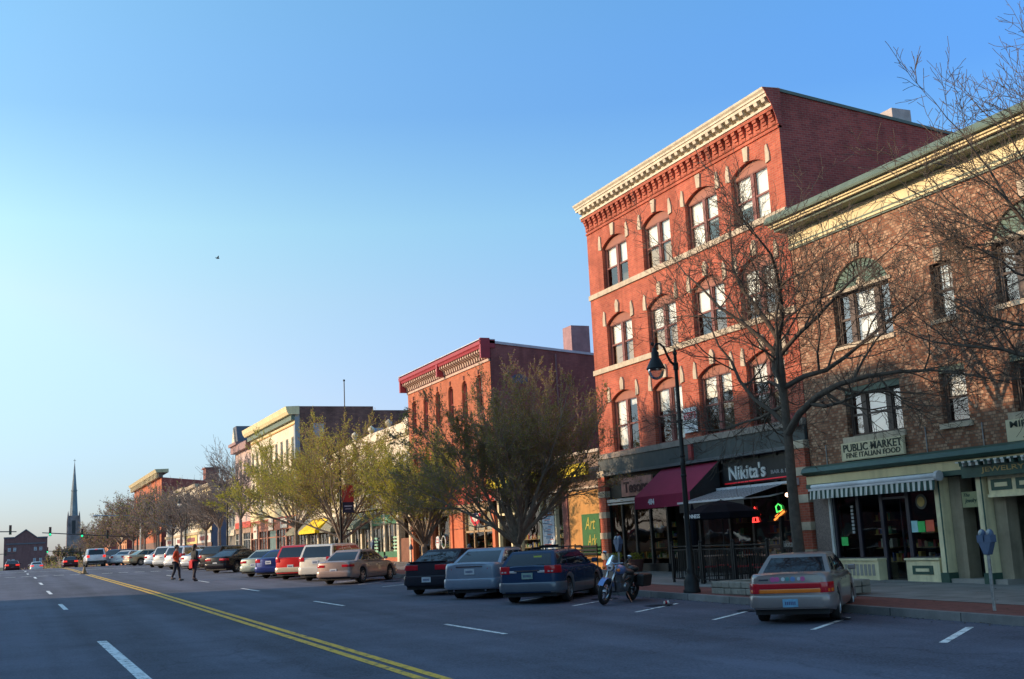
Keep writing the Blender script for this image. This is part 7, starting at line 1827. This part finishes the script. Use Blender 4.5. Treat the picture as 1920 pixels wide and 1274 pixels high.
mb = MB(); text_mb(mb, 'GUINNESS', .85, .11, .008, .012, place=on_facade(ux-rad_*math.cos(math.pi/8)-.012, uy_+.42, z+1.84)); mb.build('lettering', pm('white_lettering', (.75, .75, .75)), t)
mb = MB(); mb.tube([(ux, uy_, z), (ux, uy_, z+2.36)], .022, 8); mb.build('pole', IRON, t)
mb = MB()
for i in range(NB): a = 2*math.pi*i/NB+math.pi/8; mb.tube([(ux, uy_, z+2.28), (ux+rad_*math.cos(a), uy_+rad_*math.sin(a), z+1.95)], .008, 4)
mb.build('ribs', IRON, t)
t = thing('patio_umbrella', 'closed dark patio umbrella between the entrance and the striped awning', 'umbrella', (19.6, 31.0, z))
mb = MB(); mb.lathe([(.03, .9), (.12, 1.0), (.14, 1.3), (.07, 2.1), (.03, 2.3), (0, 2.35)], (19.6, 31.0, z), 8); mb.build('canopy', pm('black_canvas', (.02, .02, .028)), t)
mb = MB(); mb.tube([(19.6, 31, z), (19.6, 31, z+2.3)], .022, 6); mb.lathe([(0, 0), (.25, 0), (.25, .06), (0, .08)], (19.6, 31, z), 12); mb.build('pole', IRON, t)
# stone planter round the big tree
t = thing('stone_planter', 'low rough stone planter wall around the big bare tree', 'planter', (16.9, 22.9, gs(23)))
PST = pm('planter_stone', (.27, .25, .21), .9, .3, 4, bump=.6, bscale=8)
zz = gs(23); rr = random.Random(8)
mb = MB()
def stones(xa, ya, xb, yb, th=.22):
    d = Vector((xb-xa, yb-ya, 0)); L_ = d.length; u = 0
    for row in range(2):
        u = -.1 if row else 0
        while u < L_-.02:
            ln = rr.uniform(.28, .5); a = max(0, u); b = min(L_, u+ln-.012)
            if b-a > .05:
                M_ = Matrix.Rotation(math.atan2(d.y, d.x), 3, 'Z'); c = Vector((xa, ya, 0))+d.normalized()*(a+b)/2
                mb.obox((c.x, c.y, zz+.08+row*.155), ((b-a)/2, th/2*rr.uniform(.9, 1.05), .073), M_)
            u += ln
stones(16.1, 21.0, 16.1, 24.7); stones(17.7, 21.0, 17.7, 24.7); stones(16.25, 24.6, 17.55, 24.6); stones(16.25, 21.1, 17.55, 21.1)
bevel(mb.build('wall', PST, t), .02, 2)
mb = MB(); mb.box(16.2, 17.6, 21.2, 24.5, zz, zz+.22); mb.build('soil', pm('garden_soil', (.06, .045, .03), .95, .3, 8, bump=.5), t)
for k, (y, lab) in enumerate(((38.9, 'round dark flower tub by the brick pier under the boutique window'), (37.4, 'round dark flower tub left of the entrance'))):
    t = thing('flower_tub', lab, 'planter', (21.0, y, z)); mb = MB(); mb.lathe([(0, 0), (.2, 0), (.28, .38), (.31, .4), (.31, .44), (.26, .44), (.25, .38), (0, .38)], (21.1, y, gs(38)), 14); mb.build('tub', pm('dark_terracotta', (.13, .05, .045), .8), t, smooth=40)
    mb = MB()
    for i in range(160): 
        a = rr.uniform(0, 6.28); r_ = rr.random()*.26; q = Vector((21.1+r_*math.cos(a), y+r_*math.sin(a), gs(38)+.42+rr.random()*.25)); a_ = Vector((rr.uniform(-1, 1), rr.uniform(-1, 1), rr.uniform(-.2, 1))).normalized()*.05; b_ = perp(a_.normalized(), rr)*.025
        mb.add([q-a_, q+b_, q+a_, q-b_], [(0, 1, 2, 3)], i % 2)
    mb.build('plant', [LD, LG], t)
# small things on the road
t = thing('traffic_cone', 'small dull orange cone marker standing on the centre line at the crossing', 'cone', (4.85, 83.2, g(83)))
mb = MB(); mb.lathe([(.2, .05), (.16, .06), (.04, .48), (0, .5)], (4.85, 83.2, g(83)), 12); mb.build('cone', pm('dull_orange_plastic', (.22, .13, .05), .6), t, smooth=40)
mb = MB(); mb.box(4.6, 5.1, 82.95, 83.45, g(83)+.02, g(83)+.06); mb.build('base', pm('dull_orange_plastic', (.22, .13, .05)), t)
t = thing('paper_cup', 'crushed red and white paper cup lying at the foot of the kerb', 'litter', (14.45, 24.3, g(24)))
mb = MB(); mb.lathe([(0, -.06), (.035, -.06), (.045, .06), (.03, .06)], (14.45, 24.3, g(24)+.045), 10, 0, 'x'); mb.build('cup', pm('white_cloth', (.72, .68, .6)), t)
mb = MB(); mb.lathe([(.037, -.045), (.0405, -.02), (.042, .01)], (14.45, 24.3, g(24)+.045), 10, 0, 'x'); mb.build('cup_band', pm('red_cloth', (.5, .02, .04)), t)
t = thing('bird', 'small dark bird gliding in the open sky', 'bird', (19.7, 120, 32.8))
mb = MB(); mb.ball((19.7, 120, 32.8), .09, 8, 0, (2.2, .9, .8)); mb.prism([(19.45, 32.82), (19.6, 32.78), (19.5, 32.9)], 'y', 119.95, 120.05); mb.build('body', BLACKP, t)
mb = MB(); mb.add([(19.6, 120, 32.85), (19.8, 120, 32.85), (19.75, 119.6, 32.98), (19.65, 119.4, 32.92)], [(0, 1, 2, 3)]); mb.add([(19.6, 120, 32.85), (19.8, 120, 32.85), (19.75, 120.4, 32.98), (19.65, 120.6, 32.92)], [(0, 1, 2, 3)]); mb.build('wing', BLACKP, t)

# ================================================================== people crossing
def skin_obj(name, chains, mat_, parent, sub=2, pick=None):
    """chains = list of lists of (x, y, z, rx, ry); shared points are welded; the first point is the root"""
    vs = []; es = []; rad_ = []; idx = {}
    for ch in chains:
        prev = None
        for (x, y, z_, r1, r2) in ch:
            k = (round(x, 3), round(y, 3), round(z_, 3))
            if k not in idx: idx[k] = len(vs); vs.append((x, y, z_)); rad_.append((r1, r2))
            if prev is not None and prev != idx[k]: es.append((prev, idx[k]))
            prev = idx[k]
    me = bpy.data.meshes.new(name); me.from_pydata(vs, es, []); me.materials.append(mat_)
    o = bpy.data.objects.new(name, me); COL.objects.link(o); o.parent = parent
    md = o.modifiers.new('skin', 'SKIN'); md.use_smooth_shade = True
    if not me.skin_vertices: 
        bpy.context.view_layer.objects.active = o
    sv_ = me.skin_vertices[0].data
    for i, r in enumerate(rad_): sv_[i].radius = r; sv_[i].use_root = (i == 0)
    s_ = o.modifiers.new('sub', 'SUBSURF'); s_.levels = sub; s_.render_levels = sub
    return o
def person(label, loc, rz, stride, top_m, leg_m, hair_m, skin_m, waist_m=None, bag=False, arm_swing=.25, longhair=False):
    """local frame: +Y forward, feet at z=0"""
    t = thing('person', label, 'person', (0, 0, 0), 0, 'people walking over the crossing')
    hip, knee = .90, .48; s = stride
    J = dict(pel=(0, 0, .93), chest=(0, .02, 1.28), neck=(0, .03, 1.47), head=(0, .05, 1.56))
    LA = dict(); 
    def leg(sx, f): 
        kn = (sx*.10, f*.5+abs(f)*.25, knee+abs(f)*.03); an = (sx*.095, f-.0, .09+(.07 if f < 0 else 0)); toe = (sx*.11, f+.17, .035+(0 if f >= 0 else .0))
        return [(0, 0, .93, .13, .12), (sx*.09, 0, .86, .10, .10), (kn[0], kn[1], kn[2], .062, .065), (kn[0], (kn[1]+an[1])/2-.02, .30, .058, .06), (*an, .042, .045), (toe[0], an[1]+.08, an[2]-.045, .04, .035), (toe[0], an[1]+.17, max(.03, an[2]-.06), .035, .025)]
    def arm(sx, f): 
        return [(0, .02, 1.36, .13, .10), (sx*.17, .02, 1.40, .062, .06), (sx*.22, -f*.3, 1.13, .045, .045), (sx*.23, f*.55+.06, .90, .034, .034), (sx*.23, f*.7+.09, .83, .028, .036)]
    torso = [(0, 0, .93, .13, .12), (0, .01, 1.12, .13, .105), (0, .02, 1.36, .13, .10), (0, .03, 1.47, .055, .055), (0, .045, 1.55, .065, .07), (0, .05, 1.64, .078, .092), (0, .045, 1.72, .05, .06)]
    body = skin_obj('body', [torso, leg(-1, s), leg(1, -s), arm(-1, -arm_swing), arm(1, arm_swing)], skin_m, t)
    # hand: palm with separate fingers and a thumb
    for sx, f in ((-1, -arm_swing), (1, arm_swing)):
        hx, hy, hz = sx*.23, f*.7+.09, .83; ch = []
        for k in range(4): q = (k-1.5)*.018; ln = (.07, .08, .075, .06)[k]; ch.append([(hx, hy, hz-.02, .02, .03), (hx, hy+q, hz-.06, .010, .010), (hx-sx*.012, hy+q+.01, hz-.06-ln*.6, .008, .008), (hx-sx*.025, hy+q+.012, hz-.06-ln, .007, .007)])
        ch.append([(hx, hy, hz-.02, .02, .03), (hx-sx*.01, hy+.035, hz-.045, .010, .010), (hx-sx*.015, hy+.05, hz-.085, .008, .008)])
        skin_obj('hand', ch, skin_m, t, 1)
    w_ = lambda ch, k: [(x, y, z_, a*k, b*k) for x, y, z_, a, b in ch]
    tro = skin_obj('trousers', [w_(leg(-1, s)[:5], 1.16), w_(leg(1, -s)[:5], 1.16)], leg_m, t)
    jk = skin_obj('jacket', [[(0, .01, 1.12, .155, .128), (0, .0, .90, .165, .145)], [(0, .01, 1.12, .155, .128), (0, .02, 1.36, .155, .12)], [(0, .02, 1.36, .155, .12), (0, .03, 1.46, .068, .066)], w_(arm(-1, -arm_swing)[:4], 1.22), w_(arm(1, arm_swing)[:4], 1.22)], top_m, t)
    for sx, f in ((-1, s), (1, -s)):
        L_ = leg(sx, f); a = L_[4]; b = L_[6]; mb = MB(); mb.ball((a[0]+.005*sx, a[1]+.06, a[2]-.045), .075, 12, 0, (.62, 1.9, .62)); mb.build('shoe', BLACKP, t, smooth=180)
    mb = MB(); mb.ball((0, .03, 1.665), .098, 14, 0, (.92, 1.05, 1.08)); mb.ball((0, -.02, 1.64), .09, 12, 0, (.95, .8, 1.1))
    if longhair: mb.ball((0, -.045, 1.55), .075, 10, 0, (1.0, .7, 1.8))
    mb.build('hair', hair_m, t, smooth=180)
    mb = MB(); mb.ball((0, .085, 1.635), .08, 14, 0, (.85, .72, 1.12)); mb.ball((0, .150, 1.625), .014, 6, 0, (.8, 1.2, 1.3)); hd = mb.build('face', skin_m, t, smooth=180)
    mb = MB()
    for sx in (-1, 1): mb.ball((sx*.028, .138, 1.655), .009, 6)
    mb.build('eyes', BLACKP, hd)
    mb = MB(); mb.ball((0, .138, 1.588), .016, 6, 0, (1.3, .4, .35)); mb.build('mouth', pm('lip_tone', (.3, .1, .09), .6), hd)
    for sx in (-1, 1): mb = MB(); mb.ball((sx*.078, .045, 1.635), .022, 6, 0, (.4, .8, 1.3)); mb.build('ear', skin_m, t)
    if waist_m is not None:
        mb = MB(); mb.lathe([(.17, .86), (.185, .92), (.18, 1.0), (.16, 1.03)], (0, 0, 0), 14); mb.box(-.13, .13, -.21, -.16, .62, .98); bevel(mb.build('waist_jacket', waist_m, t, smooth=50), .02)
    t.location = loc; t.rotation_euler = (0, 0, rz)
    if bag:
        b_ = thing('shoulder_bag', 'black shoulder bag carried by the walker in orange', 'bag', (loc[0], loc[1], loc[2]))
        mb = MB(); mb.ball((0, 0, 0), .17, 10, 0, (.45, .95, 1.15)); mb.tube([(0, -.1, .15), (.1, -.02, .45), (.16, .03, .6)], .015, 5)
        o = mb.build('bag_body', BLACKP, None, smooth=180); o.parent = b_; b_.rotation_euler = (0, 0, rz)
        b_.location = Vector(loc)+Matrix.Rotation(rz, 3, 'Z') @ Vector((-.27, -.05, .92))
    return t
SK = pm('skin_tone', (.38, .2, .13), .6, .05, 5); HR = pm('dark_hair', (.02, .015, .012), .6)
person('person in orange jacket and dark trousers striding over the crossing with a bag', (7.72, 59.6, g(59.6)), R(-115), .17, pm('orange_jacket', (.62, .07, .015), .8, .15, 9), pm('dark_trousers', (.02, .022, .035), .8), HR, SK, bag=True)
person('person in black top with a red jacket tied round the waist walking behind the other', (8.3, 57.6, g(57.6)), R(-62), .11, pm('black_top', (.018, .02, .02), .8), pm('black_trousers', (.035, .025, .03), .8), HR, SK, waist_m=pm('red_jacket_cloth', (.5, .015, .02), .8), longhair=True)
